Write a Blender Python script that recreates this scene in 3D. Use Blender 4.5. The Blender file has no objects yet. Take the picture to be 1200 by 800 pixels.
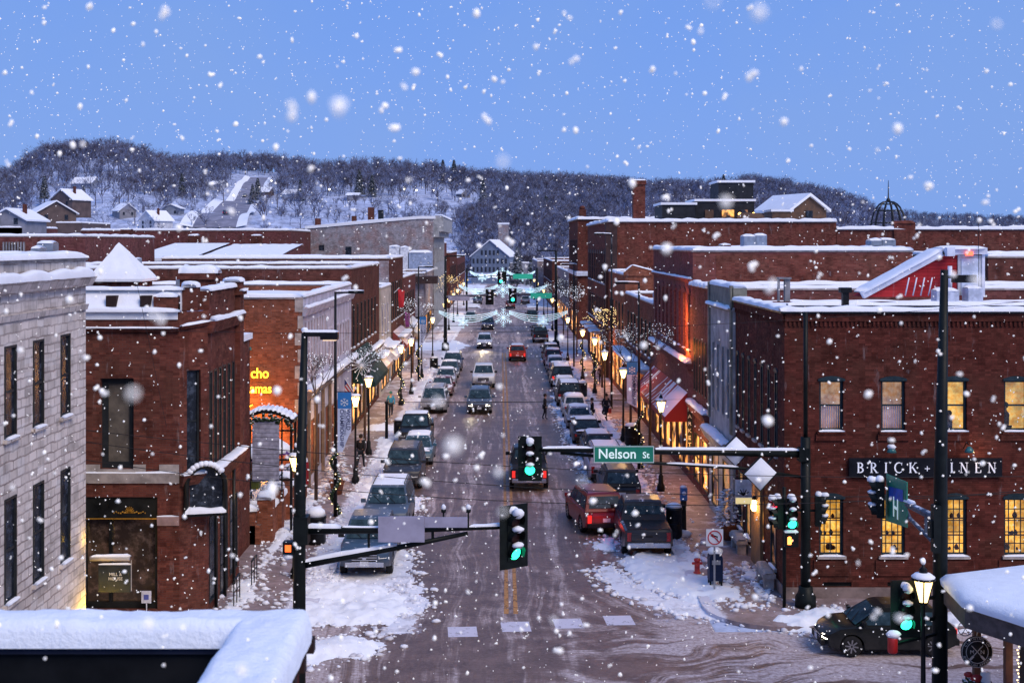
import bpy, bmesh, math, random
from mathutils import Vector, Matrix, noise as mn
S = bpy.context.scene
COL = S.collection
R = math.radians
PI = math.pi
random.seed(11)

# ------------------------------------------------------------------ materials
MATS = {}
def _m(name):
    m = bpy.data.materials.new(name); m.use_nodes = True
    nt = m.node_tree; nt.nodes.clear()
    out = nt.nodes.new('ShaderNodeOutputMaterial')
    return m, nt, out
class G:
    """tiny node graph writer"""
    def __init__(s, nt): s.nt = nt
    def n(s, t, **k):
        nd = s.nt.nodes.new(t)
        for a, b in k.items(): setattr(nd, a, b)
        return nd
    def l(s, a, b): s.nt.links.new(a, b)
    def set(s, sock, v):
        if hasattr(v, 'is_output'): s.l(v, sock)
        elif isinstance(v, (tuple, list)) and len(v) == 3 and sock.type == 'RGBA': sock.default_value = (*v, 1)
        else: sock.default_value = v
    def math(s, op, a, b=0.0, c=None, clamp=False):
        nd = s.n('ShaderNodeMath', operation=op, use_clamp=clamp)
        s.set(nd.inputs[0], a); s.set(nd.inputs[1], b)
        if c is not None: s.set(nd.inputs[2], c)
        return nd.outputs[0]
    def mix(s, f, a, b, bt='MIX'):
        nd = s.n('ShaderNodeMix', data_type='RGBA', blend_type=bt)
        s.set(nd.inputs[0], f); s.set(nd.inputs[6], a); s.set(nd.inputs[7], b)
        return nd.outputs[2]
    def noise(s, vec, scale, detail=3, rough=.6, out=0):
        nd = s.n('ShaderNodeTexNoise'); nd.inputs['Scale'].default_value = scale
        nd.inputs['Detail'].default_value = detail; nd.inputs['Roughness'].default_value = rough
        if vec is not None: s.l(vec, nd.inputs['Vector'])
        return nd.outputs[out]
    def ramp(s, f, a, b, ca=0.0, cb=1.0):
        nd = s.n('ShaderNodeMapRange', clamp=True)
        nd.interpolation_type = 'SMOOTHSTEP'
        s.set(nd.inputs[0], f); s.set(nd.inputs[1], a); s.set(nd.inputs[2], b); s.set(nd.inputs[3], ca); s.set(nd.inputs[4], cb)
        return nd.outputs[0]
    def sep(s, v):
        nd = s.n('ShaderNodeSeparateXYZ'); s.l(v, nd.inputs[0]); return nd.outputs
    def comb(s, x, y, z):
        nd = s.n('ShaderNodeCombineXYZ'); s.set(nd.inputs[0], x); s.set(nd.inputs[1], y); s.set(nd.inputs[2], z); return nd.outputs[0]
    def coord(s): return s.n('ShaderNodeTexCoord').outputs['Object']
    def wpos(s): return s.n('ShaderNodeNewGeometry').outputs['Position']
    def wnor(s): return s.n('ShaderNodeNewGeometry').outputs['Normal']
    def bsdf(s, out, col, rough=.7, metal=0., bump=None, bstr=.3, bdist=.02, emit=None, estr=0, spec=None):
        b = s.n('ShaderNodeBsdfPrincipled')
        s.set(b.inputs['Base Color'], col); s.set(b.inputs['Roughness'], rough); s.set(b.inputs['Metallic'], metal)
        if spec is not None: b.inputs['Specular IOR Level'].default_value = spec
        if bump is not None:
            bp = s.n('ShaderNodeBump'); bp.inputs['Strength'].default_value = bstr; bp.inputs['Distance'].default_value = bdist
            s.l(bump, bp.inputs['Height']); s.l(bp.outputs[0], b.inputs['Normal'])
        if emit is not None:
            s.set(b.inputs['Emission Color'], emit); s.set(b.inputs['Emission Strength'], estr)
        s.l(b.outputs[0], out.inputs[0])
        return b
def pbr(name, col, rough=.6, metal=0., var=.25, scale=3., dust=0., bump=.15):
    """painted / plain surface with blotchy tone variation and optional snow dusting on upward faces"""
    if name in MATS: return MATS[name]
    m, nt, out = _m(name); g = G(nt)
    c = g.coord(); n1 = g.noise(c, scale, 4)
    dark = tuple(x*(1-var) for x in col); lite = tuple(min(1, x*(1+var)) for x in col)
    cc = g.mix(g.ramp(n1, .3, .7), dark, lite)
    rr = g.ramp(n1, .2, .8, max(.05, rough-.1), min(1, rough+.1))
    if dust > 0:
        nz = g.sep(g.wnor())[2]
        n2 = g.noise(g.wpos(), 2.2, 5)
        f = g.math('MULTIPLY', g.ramp(nz, .55, .9), g.ramp(n2, .62-dust*.35, .72-dust*.3), clamp=True)
        cc = g.mix(f, cc, (.78, .82, .9)); rr = g.math('MAXIMUM', rr, g.math('MULTIPLY', f, .8))
    g.bsdf(out, cc, rr, metal, bump=n1 if bump else None, bstr=bump, bdist=.01, spec=.18 if max(col) < .06 else None)
    MATS[name] = m; return m
def emis(name, col, st, base=None):
    if name in MATS: return MATS[name]
    m, nt, out = _m(name); g = G(nt)
    g.bsdf(out, base or tuple(min(1, x) for x in col), .4, emit=col, estr=st)
    MATS[name] = m; return m
def brick(name, c1, c2, mortar=(.2, .17, .16), stain=.35, bw=.22, bh=.075, dust=.0, paint=0., str_=True):
    if name in MATS: return MATS[name]
    m, nt, out = _m(name); g = G(nt)
    p = g.wpos(); x, y, z = g.sep(p)
    v = g.comb(g.math('ADD', x, y), z, 0.0)
    b = g.n('ShaderNodeTexBrick'); g.l(v, b.inputs['Vector'])
    b.offset = .5; b.inputs['Scale'].default_value = 1
    if bh > .2: wv = g.noise(p, 1.6, 4, .6, out=1); g.l(g.mix(.13, v, wv), b.inputs['Vector'])
    b.inputs['Brick Width'].default_value = bw; b.inputs['Row Height'].default_value = bh
    b.inputs['Mortar Size'].default_value = bh*.09; b.inputs['Bias'].default_value = -.1
    b.inputs['Color1'].default_value = (*c1, 1); b.inputs['Color2'].default_value = (*c2, 1); b.inputs['Mortar'].default_value = (*mortar, 1)
    big = g.noise(p, .35, 6, .7); mid = g.noise(p, 1.7, 5, .65)
    st = g.noise(g.comb(g.math('MULTIPLY', g.math('ADD', x, y), 1.6), g.math('MULTIPLY', z, .22), 3.1), 1.2, 5, .7)
    c = g.mix(g.ramp(big, .35, .68), b.outputs[0], tuple(k*1.5 for k in c1), 'MIX')
    c = g.mix(.55, b.outputs[0], c)
    hue = g.noise(p, .8, 4, .6); c = g.mix(g.ramp(hue, .42, .62, 0, .5 if c1[0] < .3 else 0), c, (c1[0]*.95, c1[0]*.42, c1[0]*.30))
    single = g.noise(g.comb(g.math('SNAP', g.math('ADD', x, y), bw), g.math('SNAP', z, bh), 0), 23., 1, .5); c = g.mix(g.ramp(single, .54, .68, 0, .32), c, tuple(min(.7, k*1.8) for k in c2)); c = g.mix(g.ramp(single, .46, .34, 0, .45), c, tuple(k*.5 for k in c1))
    c = g.mix(g.math('MULTIPLY', g.ramp(mid, .45, .7), stain), c, tuple(k*.28 for k in c1))
    c = g.mix(g.math('MULTIPLY', g.ramp(st, .52, .72), stain*.8), c, tuple(k*.35 for k in c2))
    eff = g.math('MULTIPLY', g.ramp(mid, .66, .74), .22)   # pale frost / efflorescence patches
    c = g.mix(eff, c, (.45, .42, .46))
    hgt = g.math('ADD', g.math('MULTIPLY', b.outputs[1], -1), g.math('MULTIPLY', mid, .6))
    if str_: 
        fs = g.noise(g.comb(g.math('MULTIPLY', g.math('ADD', x, y), 2.2), g.math('MULTIPLY', z, .35), 9.), 1.4, 5, .7)
        c = g.mix(g.math('MULTIPLY', g.ramp(fs, .60, .72), .35), c, (.34, .30, .31))
    g.bsdf(out, c, .92, bump=hgt, bstr=.7, bdist=.015, spec=.08)
    MATS[name] = m; return m

# snow
def snow_mat(name, tint=(.84, .87, .93), dirt=0., sc=1.):
    if name in MATS: return MATS[name]
    m, nt, out = _m(name); g = G(nt)
    p = g.wpos(); n1 = g.noise(p, 1.3*sc, 6, .6); n2 = g.noise(p, 9*sc, 5, .65); n3 = g.noise(p, .6*sc, 5, .7)
    c = g.mix(g.ramp(n1, .3, .7), tint, tuple(k*.93 for k in tint))
    if dirt: c = g.mix(g.math('MULTIPLY', g.ramp(n3, .48, .68), dirt), c, (.33, .30, .33))
    h = g.math('ADD', g.math('MULTIPLY', n1, .6), g.math('MULTIPLY', n2, .5))
    b = g.bsdf(out, c, .75, bump=h, bstr=.5, bdist=.06, spec=.25)
    MATS[name] = m; return m
SNOW = snow_mat('snow')
SNOWD = snow_mat('trodden_snow', (.78, .8, .88), .6, 2.)
BLACK = pbr('black_metal', (.012, .013, .015), .45, .3, .3, 6, dust=.15)
DKMET = pbr('dark_metal', (.03, .032, .035), .4, .6, .3, 6)
GALV = pbr('galvanised_steel', (.35, .36, .38), .4, .7, .2, 3)
STONE_T = pbr('stone_trim', (.36, .32, .30), .85, 0, .3, 2.5)
GREYP = pbr('weathered_grey_paint', (.22, .22, .24), .7, 0, .3, 1.5)
WOODB = pbr('brown_wood', (.09, .045, .025), .7, 0, .35, 2)
GLASSD = None
def glass_mat(name, tint=(.012, .016, .024), glow=None, gs=0., sc=.8):
    """window glass seen from outside: dark reflective with faint curtains / interior blotches"""
    if name in MATS: return MATS[name]
    m, nt, out = _m(name); g = G(nt)
    p = g.wpos(); x, y, z = g.sep(p)
    v = g.comb(g.math('ADD', x, y), z, g.math('MULTIPLY', z, .3))
    n1 = g.noise(v, sc, 2, .5); n2 = g.noise(v, sc*4, 4, .7)
    c = g.mix(g.ramp(n2, .45, .7), tint, tuple(k*4+.01 for k in tint))
    if glow:
        f = g.math('MULTIPLY', g.ramp(n1, .38, .62), g.ramp(n2, .3, .62, .35, 1.25))
        g.bsdf(out, c, .12, emit=g.mix(g.ramp(n2, .4, .7), glow, (glow[0]*.75, glow[1]*.35, glow[2]*.2)), estr=g.math('MULTIPLY', f, gs))
    else:
        g.bsdf(out, c, .22, spec=.22)
    MATS[name] = m; return m
GLASSD = glass_mat('dark_window_glass')
GLASSW = glass_mat('warm_lit_glass', (.03, .02, .01), (1, .5, .12), 2.2, 1.1)
GLASSF = glass_mat('faintly_lit_glass', (.02, .018, .02), (1, .55, .2), .5, .9)

# ------------------------------------------------------------------ mesh builder
class MB:
    def __init__(s): s.v = []; s.f = []; s.mi = []; s.sm = []; s.cur = 0; s.smooth = False
    def add(s, vs, fs, sm=None):
        o = len(s.v); s.v += [tuple(v) for v in vs]
        for f in fs: s.f.append([o+i for i in f]); s.mi.append(s.cur); s.sm.append(s.smooth if sm is None else sm)
        return s
    def quad(s, a, b, c, d): return s.add([a, b, c, d], [(0, 1, 2, 3)])
    def box(s, x0, x1, y0, y1, z0, z1):
        return s.add([(x0,y0,z0),(x1,y0,z0),(x1,y1,z0),(x0,y1,z0),(x0,y0,z1),(x1,y0,z1),(x1,y1,z1),(x0,y1,z1)],
                     [(0,3,2,1),(4,5,6,7),(0,1,5,4),(1,2,6,5),(2,3,7,6),(3,0,4,7)])
    def obox(s, c, ax, ay, az, hx, hy, hz):
        c = Vector(c); ax = Vector(ax).normalized()*hx; ay = Vector(ay).normalized()*hy; az = Vector(az).normalized()*hz
        vs = [c+sx*ax+sy*ay+sz*az for sz in (-1, 1) for sx, sy in ((-1,-1),(1,-1),(1,1),(-1,1))]
        return s.add(vs, [(0,3,2,1),(4,5,6,7),(0,1,5,4),(1,2,6,5),(2,3,7,6),(3,0,4,7)])
    def bar(s, a, b, w, h=None):
        a = Vector(a); b = Vector(b); d = b-a; h = h or w
        up = Vector((0,0,1)) if abs(d.normalized().z) < .95 else Vector((0,1,0))
        sx = d.cross(up).normalized(); up = sx.cross(d).normalized()
        return s.obox((a+b)/2, d, sx, up, d.length/2, w/2, h/2)
    def tube(s, pts, r, n=8, caps=True, r1=None):
        pts = [Vector(p) for p in pts]; k = len(pts); rings = []
        vs = []
        for i, p in enumerate(pts):
            d = (pts[min(i+1, k-1)]-pts[max(i-1, 0)]).normalized()
            up = Vector((0,0,1)) if abs(d.z) < .9 else Vector((0,1,0))
            a = d.cross(up).normalized(); b = a.cross(d)
            rr = (r if r1 is None else r+(r1-r)*i/max(1, k-1)) if not isinstance(r, (list, tuple)) else r[i]
            for j in range(n):
                t = 2*PI*j/n; vs.append(p+a*math.cos(t)*rr+b*math.sin(t)*rr)
        fs = [(i*n+j, i*n+(j+1) % n, (i+1)*n+(j+1) % n, (i+1)*n+j) for i in range(k-1) for j in range(n)]
        if caps: fs += [tuple(range(n))[::-1], tuple((k-1)*n+j for j in range(n))]
        return s.add(vs, fs, sm=n > 5)
    def lathe(s, c, prof, n=12, ax='z'):
        """prof: list of (radius, height)"""
        vs = []
        for r, h in prof:
            for j in range(n):
                t = 2*PI*j/n; a, b = math.cos(t)*r, math.sin(t)*r
                vs.append((c[0]+a, c[1]+b, c[2]+h) if ax == 'z' else ((c[0]+h, c[1]+a, c[2]+b) if ax == 'x' else (c[0]+b, c[1]+h, c[2]+a)))
        k = len(prof)
        fs = [(i*n+j, i*n+(j+1) % n, (i+1)*n+(j+1) % n, (i+1)*n+j) for i in range(k-1) for j in range(n)]
        fs += [tuple(range(n))[::-1], tuple((k-1)*n+j for j in range(n))]
        return s.add(vs, fs, sm=n > 6)
    def ball(s, c, rx, ry=None, rz=None, n=8, m=6, rough=0.):
        ry = ry or rx; rz = rz or rx
        vs = []
        for i in range(m+1):
            ph = PI*i/m
            for j in range(n):
                t = 2*PI*j/n
                d = (math.sin(ph)*math.cos(t), math.sin(ph)*math.sin(t), math.cos(ph))
                k = 1+rough*mn.noise(Vector((c[0]+d[0]*1.7, c[1]+d[1]*1.7, c[2]+d[2]*1.7))*1.3) if rough else 1
                vs.append((c[0]+d[0]*rx*k, c[1]+d[1]*ry*k, c[2]+d[2]*rz*k))
        fs = [(i*n+j, (i+1)*n+j, (i+1)*n+(j+1) % n, i*n+(j+1) % n) for i in range(m) for j in range(n)]
        return s.add(vs, fs, sm=True)
    def prism(s, poly, y0, y1, plane='xz'):
        """poly in the plane, extruded along the third axis"""
        n = len(poly)
        f = {'xz': lambda a, b, c: (a, c, b), 'yz': lambda a, b, c: (c, a, b), 'xy': lambda a, b, c: (a, b, c)}[plane]
        vs = [f(a, b, y0) for a, b in poly]+[f(a, b, y1) for a, b in poly]
        fs = [tuple(range(n)), tuple(range(n, 2*n))[::-1]]+[(i, (i+1) % n+0, n+(i+1) % n, n+i)[::-1] for i in range(n)]
        return s.add(vs, fs)
    def snow(s, a, b, w, h, seg=.35, seed=0.):
        """a lumpy ridge of snow lying along a ledge from a to b"""
        a = Vector(a); b = Vector(b); d = b-a; L = d.length
        if L < .02: return s
        k = max(2, min(160, int(L/seg)+1)); sd = Vector((-d.y, d.x, 0)).normalized(); vs = []; n = 7
        for i in range(k+1):
            p = a+d*(i/k); q = p*1.1+Vector((seed, seed*.7, 0))
            hh = h*(1+.45*mn.noise(q)+.2*mn.noise(q*4)); ww = w*(1+.12*mn.noise(q*1.9+Vector((9, 2, 1)))+.1*mn.noise(q*5))
            if i in (0, k): hh *= .45; ww *= .8
            for j in range(n):
                t = PI*j/(n-1); x = -math.copysign(abs(math.cos(t))**.6, math.cos(t)); z = math.sin(t)**.6
                vs.append(p+sd*x*ww/2+Vector((0, 0, z*hh-.006)))
        fs = [(i*n+j, i*n+j+1, (i+1)*n+j+1, (i+1)*n+j) for i in range(k) for j in range(n-1)]
        fs += [tuple(range(n)), tuple(k*n+j for j in range(n))[::-1]]
        return s.add(vs, fs, sm=True)
    def facade(s, p, u, L, z0, z1, ops=(), dep=.16, back=False):
        """vertical wall from p (x,y) along unit u with real openings (a0,a1,b0,b1); outside is to the right of u"""
        nx, ny = u[1], -u[0]
        P = lambda a, z, d=0.: (p[0]+u[0]*a-nx*d, p[1]+u[1]*a-ny*d, z)
        xs = sorted({0, L, *[o[0] for o in ops], *[o[1] for o in ops]}); zs = sorted({z0, z1, *[o[2] for o in ops], *[o[3] for o in ops]})
        for i in range(len(xs)-1):
            # merge vertically where no opening touches this column
            am = (xs[i]+xs[i+1])/2; col = [o for o in ops if o[0] < am < o[1]]
            edges = sorted({z0, z1, *[o[2] for o in col], *[o[3] for o in col]})
            for j in range(len(edges)-1):
                zm = (edges[j]+edges[j+1])/2
                if any(o[2] < zm < o[3] for o in col): continue
                s.quad(P(xs[i], edges[j]), P(xs[i+1], edges[j]), P(xs[i+1], edges[j+1]), P(xs[i], edges[j+1]))
        for a0, a1, b0, b1 in ops:
            s.quad(P(a0, b0), P(a0, b0, dep), P(a0, b1, dep), P(a0, b1))
            s.quad(P(a1, b0), P(a1, b1), P(a1, b1, dep), P(a1, b0, dep))
            s.quad(P(a0, b1), P(a0, b1, dep), P(a1, b1, dep), P(a1, b1))
            s.quad(P(a0, b0), P(a1, b0), P(a1, b0, dep), P(a0, b0, dep))
        return s
    def build(s, name, mats, parent=None, loc=None, bevel=0.):
        me = bpy.data.meshes.new(name)
        off = Vector((0, 0, 0))
        r = parent
        while r is not None: off += r.location; r = r.parent
        if loc is not None: off += Vector(loc)
        vs = [(a-off.x, b-off.y, c-off.z) for a, b, c in s.v] if off.length > 0 else s.v
        me.from_pydata(vs, [], s.f)
        if not isinstance(mats, (list, tuple)): mats = [mats]
        for m in mats: me.materials.append(m)
        if len(mats) > 1: me.polygons.foreach_set('material_index', s.mi)
        me.polygons.foreach_set('use_smooth', s.sm)
        me.update()
        o = bpy.data.objects.new(name, me); COL.objects.link(o)
        if parent is not None: o.parent = parent
        if loc is not None: o.location = loc
        if bevel:
            b = o.modifiers.new('bevel', 'BEVEL'); b.width = bevel; b.segments = 2; b.limit_method = 'ANGLE'; b.angle_limit = R(40)
        return o
def tag(o, label, cat, group=None):
    o['label'] = label; o['category'] = cat
    if group: o['group'] = group
    return o
def thing(name, label, cat, loc=(0, 0, 0), rz=0., group=None):
    o = bpy.data.objects.new(name, None); COL.objects.link(o); o.location = loc; o.rotation_euler = (0, 0, rz)
    o.empty_display_size = .1
    return tag(o, label, cat, group)
def struct(name, mb, mat):
    o = mb.build(name, mat); o['kind'] = 'structure'; return o
def kids(o): return [c for c in bpy.data.objects if c.parent is o]
def copy_tree(o, childmap, parent=None):
    c = o.copy(); COL.objects.link(c)
    if parent is not None: c.parent = parent
    for ch in childmap.get(o.name, []): copy_tree(ch, childmap, c)
    return c
def childmap_of(root):
    mp = {}
    def rec(o):
        mp[o.name] = list(o.children)
        for c in o.children: rec(c)
    rec(root); return mp
def dup(root, mp, loc, rz, label, group=None, scale=None):
    c = copy_tree(root, mp); c.location = loc; c.rotation_euler = (0, 0, rz); c['label'] = label
    if group: c['group'] = group
    if scale: c.scale = scale
    return c
def plight(loc, col, power, rad=.12, name='lamp_light'):
    l = bpy.data.lights.new(name, 'POINT'); l.energy = power; l.color = col; l.shadow_soft_size = rad
    o = bpy.data.objects.new(name, l); COL.objects.link(o); o.location = loc; return o
def text(s, size, mat, mtx, name='lettering', parent=None, ext=.006, align='CENTER', bold=0., sx=1.):
    cu = bpy.data.curves.new('t', 'FONT'); cu.body = s; cu.size = size; cu.extrude = ext; cu.align_x = align; cu.align_y = 'CENTER'; cu.offset = bold
    cu.resolution_u = 3
    t = bpy.data.objects.new('t', cu); COL.objects.link(t)
    dg = bpy.context.evaluated_depsgraph_get(); me = bpy.data.meshes.new_from_object(t.evaluated_get(dg))
    bpy.data.objects.remove(t); me.materials.clear(); me.materials.append(mat)
    M = mtx @ Matrix.Diagonal((sx, 1, 1, 1))
    off = Vector((0, 0, 0)); r = parent
    while r is not None: off += r.location; r = r.parent
    me.transform(Matrix.Translation(-off) @ M)
    o = bpy.data.objects.new(name, me); COL.objects.link(o)
    if parent is not None: o.parent = parent
    return o
def face_mtx(loc, nrm_deg=-90, up=90):
    """text plane whose normal points in the world direction nrm_deg (deg from +X); -90 = facing the camera side"""
    return Matrix.Translation(loc) @ Matrix.Rotation(R(nrm_deg+90), 4, 'Z') @ Matrix.Rotation(R(90), 4, 'X')
CH = 12.5
def gy(v): return CH*1500/(v-285.)            # distance of a ground point
def ax(u, y): return (u-587.)*y/1500.
def az(v, y): return CH-(v-285.)*y/1500.
ORD = ['nearest', 'second', 'third', 'fourth', 'fifth', 'sixth', 'seventh', 'eighth', 'ninth', 'tenth', 'eleventh', 'twelfth', 'thirteenth', 'fourteenth', 'fifteenth', 'sixteenth']

# ------------------------------------------------------------------ windows and buildings
def window(root, P, a0, a1, b0, b1, fm, gm, cols=1, rows=2, dep=.16, fw=.06, sill=True, arch=0., snow=True, room=None, sillm=None):
    """frame (part) > pane (sub-part) filling an opening; P(a,z,d) maps facade coords to the world"""
    mb = MB(); q = lambda a, z, d: P(a, z, d)
    def bar(x0, x1, z0, z1, d0, d1):
        vs = [q(x0, z0, d0), q(x1, z0, d0), q(x1, z0, d1), q(x0, z0, d1), q(x0, z1, d0), q(x1, z1, d0), q(x1, z1, d1), q(x0, z1, d1)]
        mb.add(vs, [(0,3,2,1),(4,5,6,7),(0,1,5,4),(1,2,6,5),(2,3,7,6),(3,0,4,7)])
    f0, f1 = dep-.09, dep-.012
    bar(a0, a0+fw, b0, b1, f0, f1); bar(a1-fw, a1, b0, b1, f0, f1); bar(a0+fw, a1-fw, b0, b0+fw, f0, f1); bar(a0+fw, a1-fw, b1-fw, b1, f0, f1)
    for i in range(1, cols): x = a0+(a1-a0)*i/cols; bar(x-.014, x+.014, b0+fw, b1-fw, dep-.05, dep-.014)
    for j in range(1, rows):
        z = b0+(b1-b0)*j/rows; t = .03 if j*2 == rows else .014
        bar(a0+fw, a1-fw, z-t, z+t, dep-.055, dep-.013)
    if arch > 0:      # segmental hood standing proud of the wall
        n = 8; w = (a1-a0)/2+.05; cx = (a0+a1)/2
        for i in range(n):
            t0 = -1+2*i/n; t1 = -1+2*(i+1)/n
            h0 = arch*(1-t0*t0); h1 = arch*(1-t1*t1)
            vs = [q(cx+w*t, b1+h*k2-.02+k3, d) for d in (-.05, .04) for t, h, k2, k3 in ((t0, h0, 0, 0), (t1, h1, 0, 0), (t1, h1, 1, .07), (t0, h0, 1, .07))]
            mb.add(vs, [(0,1,2,3),(7,6,5,4),(0,4,5,1),(3,2,6,7),(0,3,7,4),(1,5,6,2)])
    o = mb.build('window', fm, root)
    pb = MB()
    if room is None:
        pb.quad(q(a0, b0, dep-.03), q(a1, b0, dep-.03), q(a1, b1, dep-.03), q(a0, b1, dep-.03)); pb.build('pane', gm, o)
    if sill:
        sb = MB(); c = sb
        vs = [q(x, z, d) for z in (b0-.1, b0-.003) for x, d in ((a0-.08, -.1), (a1+.08, -.1), (a1+.08, .0), (a0-.08, .0))]
        c.add(vs, [(0,3,2,1),(4,5,6,7),(0,1,5,4),(1,2,6,5),(2,3,7,6),(3,0,4,7)])
        sb.build('sill', sillm or STONE_T, o)
        if snow:
            n = MB(); n.snow(q(a0-.03, b0-.004, -.04), q(a1+.03, b0-.004, -.04), .16, .06, .2); n.build('sill_snow', SNOW, o)
    return o
def fac_P(p, u):
    nx, ny = u[1], -u[0]
    return lambda a, z, d=0.: (p[0]+u[0]*a-nx*d, p[1]+u[1]*a-ny*d, z)
def block(name, label, x0, x1, y0, y1, H, wm, south=(), west=(), east=(), par=.45, roofm=None, group=None, cat='building', capw=.42, caph=.16, rimm=None, root=None, coping=True, z0=0.):
    """a rectangular building: walls with real openings, parapet, snow covered flat roof. openings as (a0,a1,b0,b1, opts)
    a runs left to right as seen from outside"""
    t = root or thing(name, label, cat, ((x0+x1)/2, (y0+y1)/2, z0), group=group)
    mb = MB(); so = [o[:4] for o in south]; we = [o[:4] for o in west]; ea = [o[:4] for o in east]
    mb.facade((x0, y0), (1, 0), x1-x0, z0, H, so)                 # south, faces the camera
    mb.facade((x1, y0), (0, 1), y1-y0, z0, H, ea, .09)                 # east face
    mb.facade((x1, y1), (-1, 0), x1-x0, z0, H)
    mb.facade((x0, y1), (0, -1), y1-y0, z0, H, we, .09)                # west face, a runs from far to near
    w = .3; zr = H-par
    # parapet thickness
    mb.quad((x0,y0,H),(x1,y0,H),(x1-w,y0+w,H),(x0+w,y0+w,H)); mb.quad((x1,y0,H),(x1,y1,H),(x1-w,y1-w,H),(x1-w,y0+w,H))
    mb.quad((x1,y1,H),(x0,y1,H),(x0+w,y1-w,H),(x1-w,y1-w,H)); mb.quad((x0,y1,H),(x0,y0,H),(x0+w,y0+w,H),(x0+w,y1-w,H))
    for a, b in (((x0+w,y0+w),(x1-w,y0+w)),((x1-w,y0+w),(x1-w,y1-w)),((x1-w,y1-w),(x0+w,y1-w)),((x0+w,y1-w),(x0+w,y0+w))):
        mb.quad((*a, zr), (*a, H), (*b, H), (*b, zr))
    mb.build('wall', wm, t)
    rb = MB(); nx = max(2, min(24, int((x1-x0)/1.5))); ny = max(2, min(24, int((y1-y0)/1.5))); vs = []
    for j in range(ny+1):
        for i in range(nx+1):
            X = x0+w+.01+(x1-x0-2*w-.02)*i/nx; Y = y0+w+.01+(y1-y0-2*w-.02)*j/ny
            vs.append((X, Y, zr+.12+.07*mn.noise(Vector((X*.35, Y*.35, H)))))
    rb.add(vs, [(j*(nx+1)+i, j*(nx+1)+i+1, (j+1)*(nx+1)+i+1, (j+1)*(nx+1)+i) for j in range(ny) for i in range(nx)], sm=True)
    rb.build('roof', roofm or SNOW, t)
    if coping:
        cb = MB(); e = .05
        for X0, X1, Y0, Y1 in ((x0-e, x1+e, y0-e, y0+w+e), (x0-e, x1+e, y1-w-e, y1+e), (x0-e, x0+w+e, y0+w+e, y1-w-e), (x1-w-e, x1+e, y0+w+e, y1-w-e)):
            cb.box(X0, X1, Y0, Y1, H+.003, H+.09)
        cb.build('coping', rimm or STONE_T, t)
    sb = MB(); zc = H+(.088 if coping else 0)
    for a, b in (((x0,y0+w/2),(x1,y0+w/2)),((x0,y1-w/2),(x1,y1-w/2)),((x0+w/2,y0),(x0+w/2,y1)),((x1-w/2,y0),(x1-w/2,y1))):
        sb.snow((*a, zc), (*b, zc), capw, caph, .5, H)
    sb.build('parapet_snow', SNOW, t)
    for P, ops in ((fac_P((x0, y0), (1, 0)), south), (fac_P((x1, y0), (0, 1)), east), (fac_P((x0, y1), (0, -1)), west)):
        for o in ops:
            k = dict(o[4]) if len(o) > 4 else {}
            if ops is not south: k['dep'] = .065
            window(t, P, *o[:4], k.pop('fm', GREYP), k.pop('gm', GLASSD), **k)
    return t
def ledge(root, a, b, w, h, out, m=STONE_T, name='cornice', snow=.14, H=None):
    """projecting course from a to b (x,y,z top) sticking out along out (dx,dy)"""
    mb = MB(); a = Vector(a); b = Vector(b); o = Vector((*out, 0))*w
    vs = [a-Vector((0,0,h)), b-Vector((0,0,h)), b-Vector((0,0,h))+o*.5, a-Vector((0,0,h))+o*.5, a, b, b+o, a+o]
    mb.add(vs, [(0,1,2,3),(7,6,5,4),(3,2,6,7),(0,3,7,4),(1,5,6,2)])
    c = mb.build(name, m, root)
    if snow:
        n = MB(); n.snow(a+o*.52, b+o*.52, w*.95, snow, .3, a.z); n.build('ledge_snow', SNOW, c)
    return c
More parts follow.
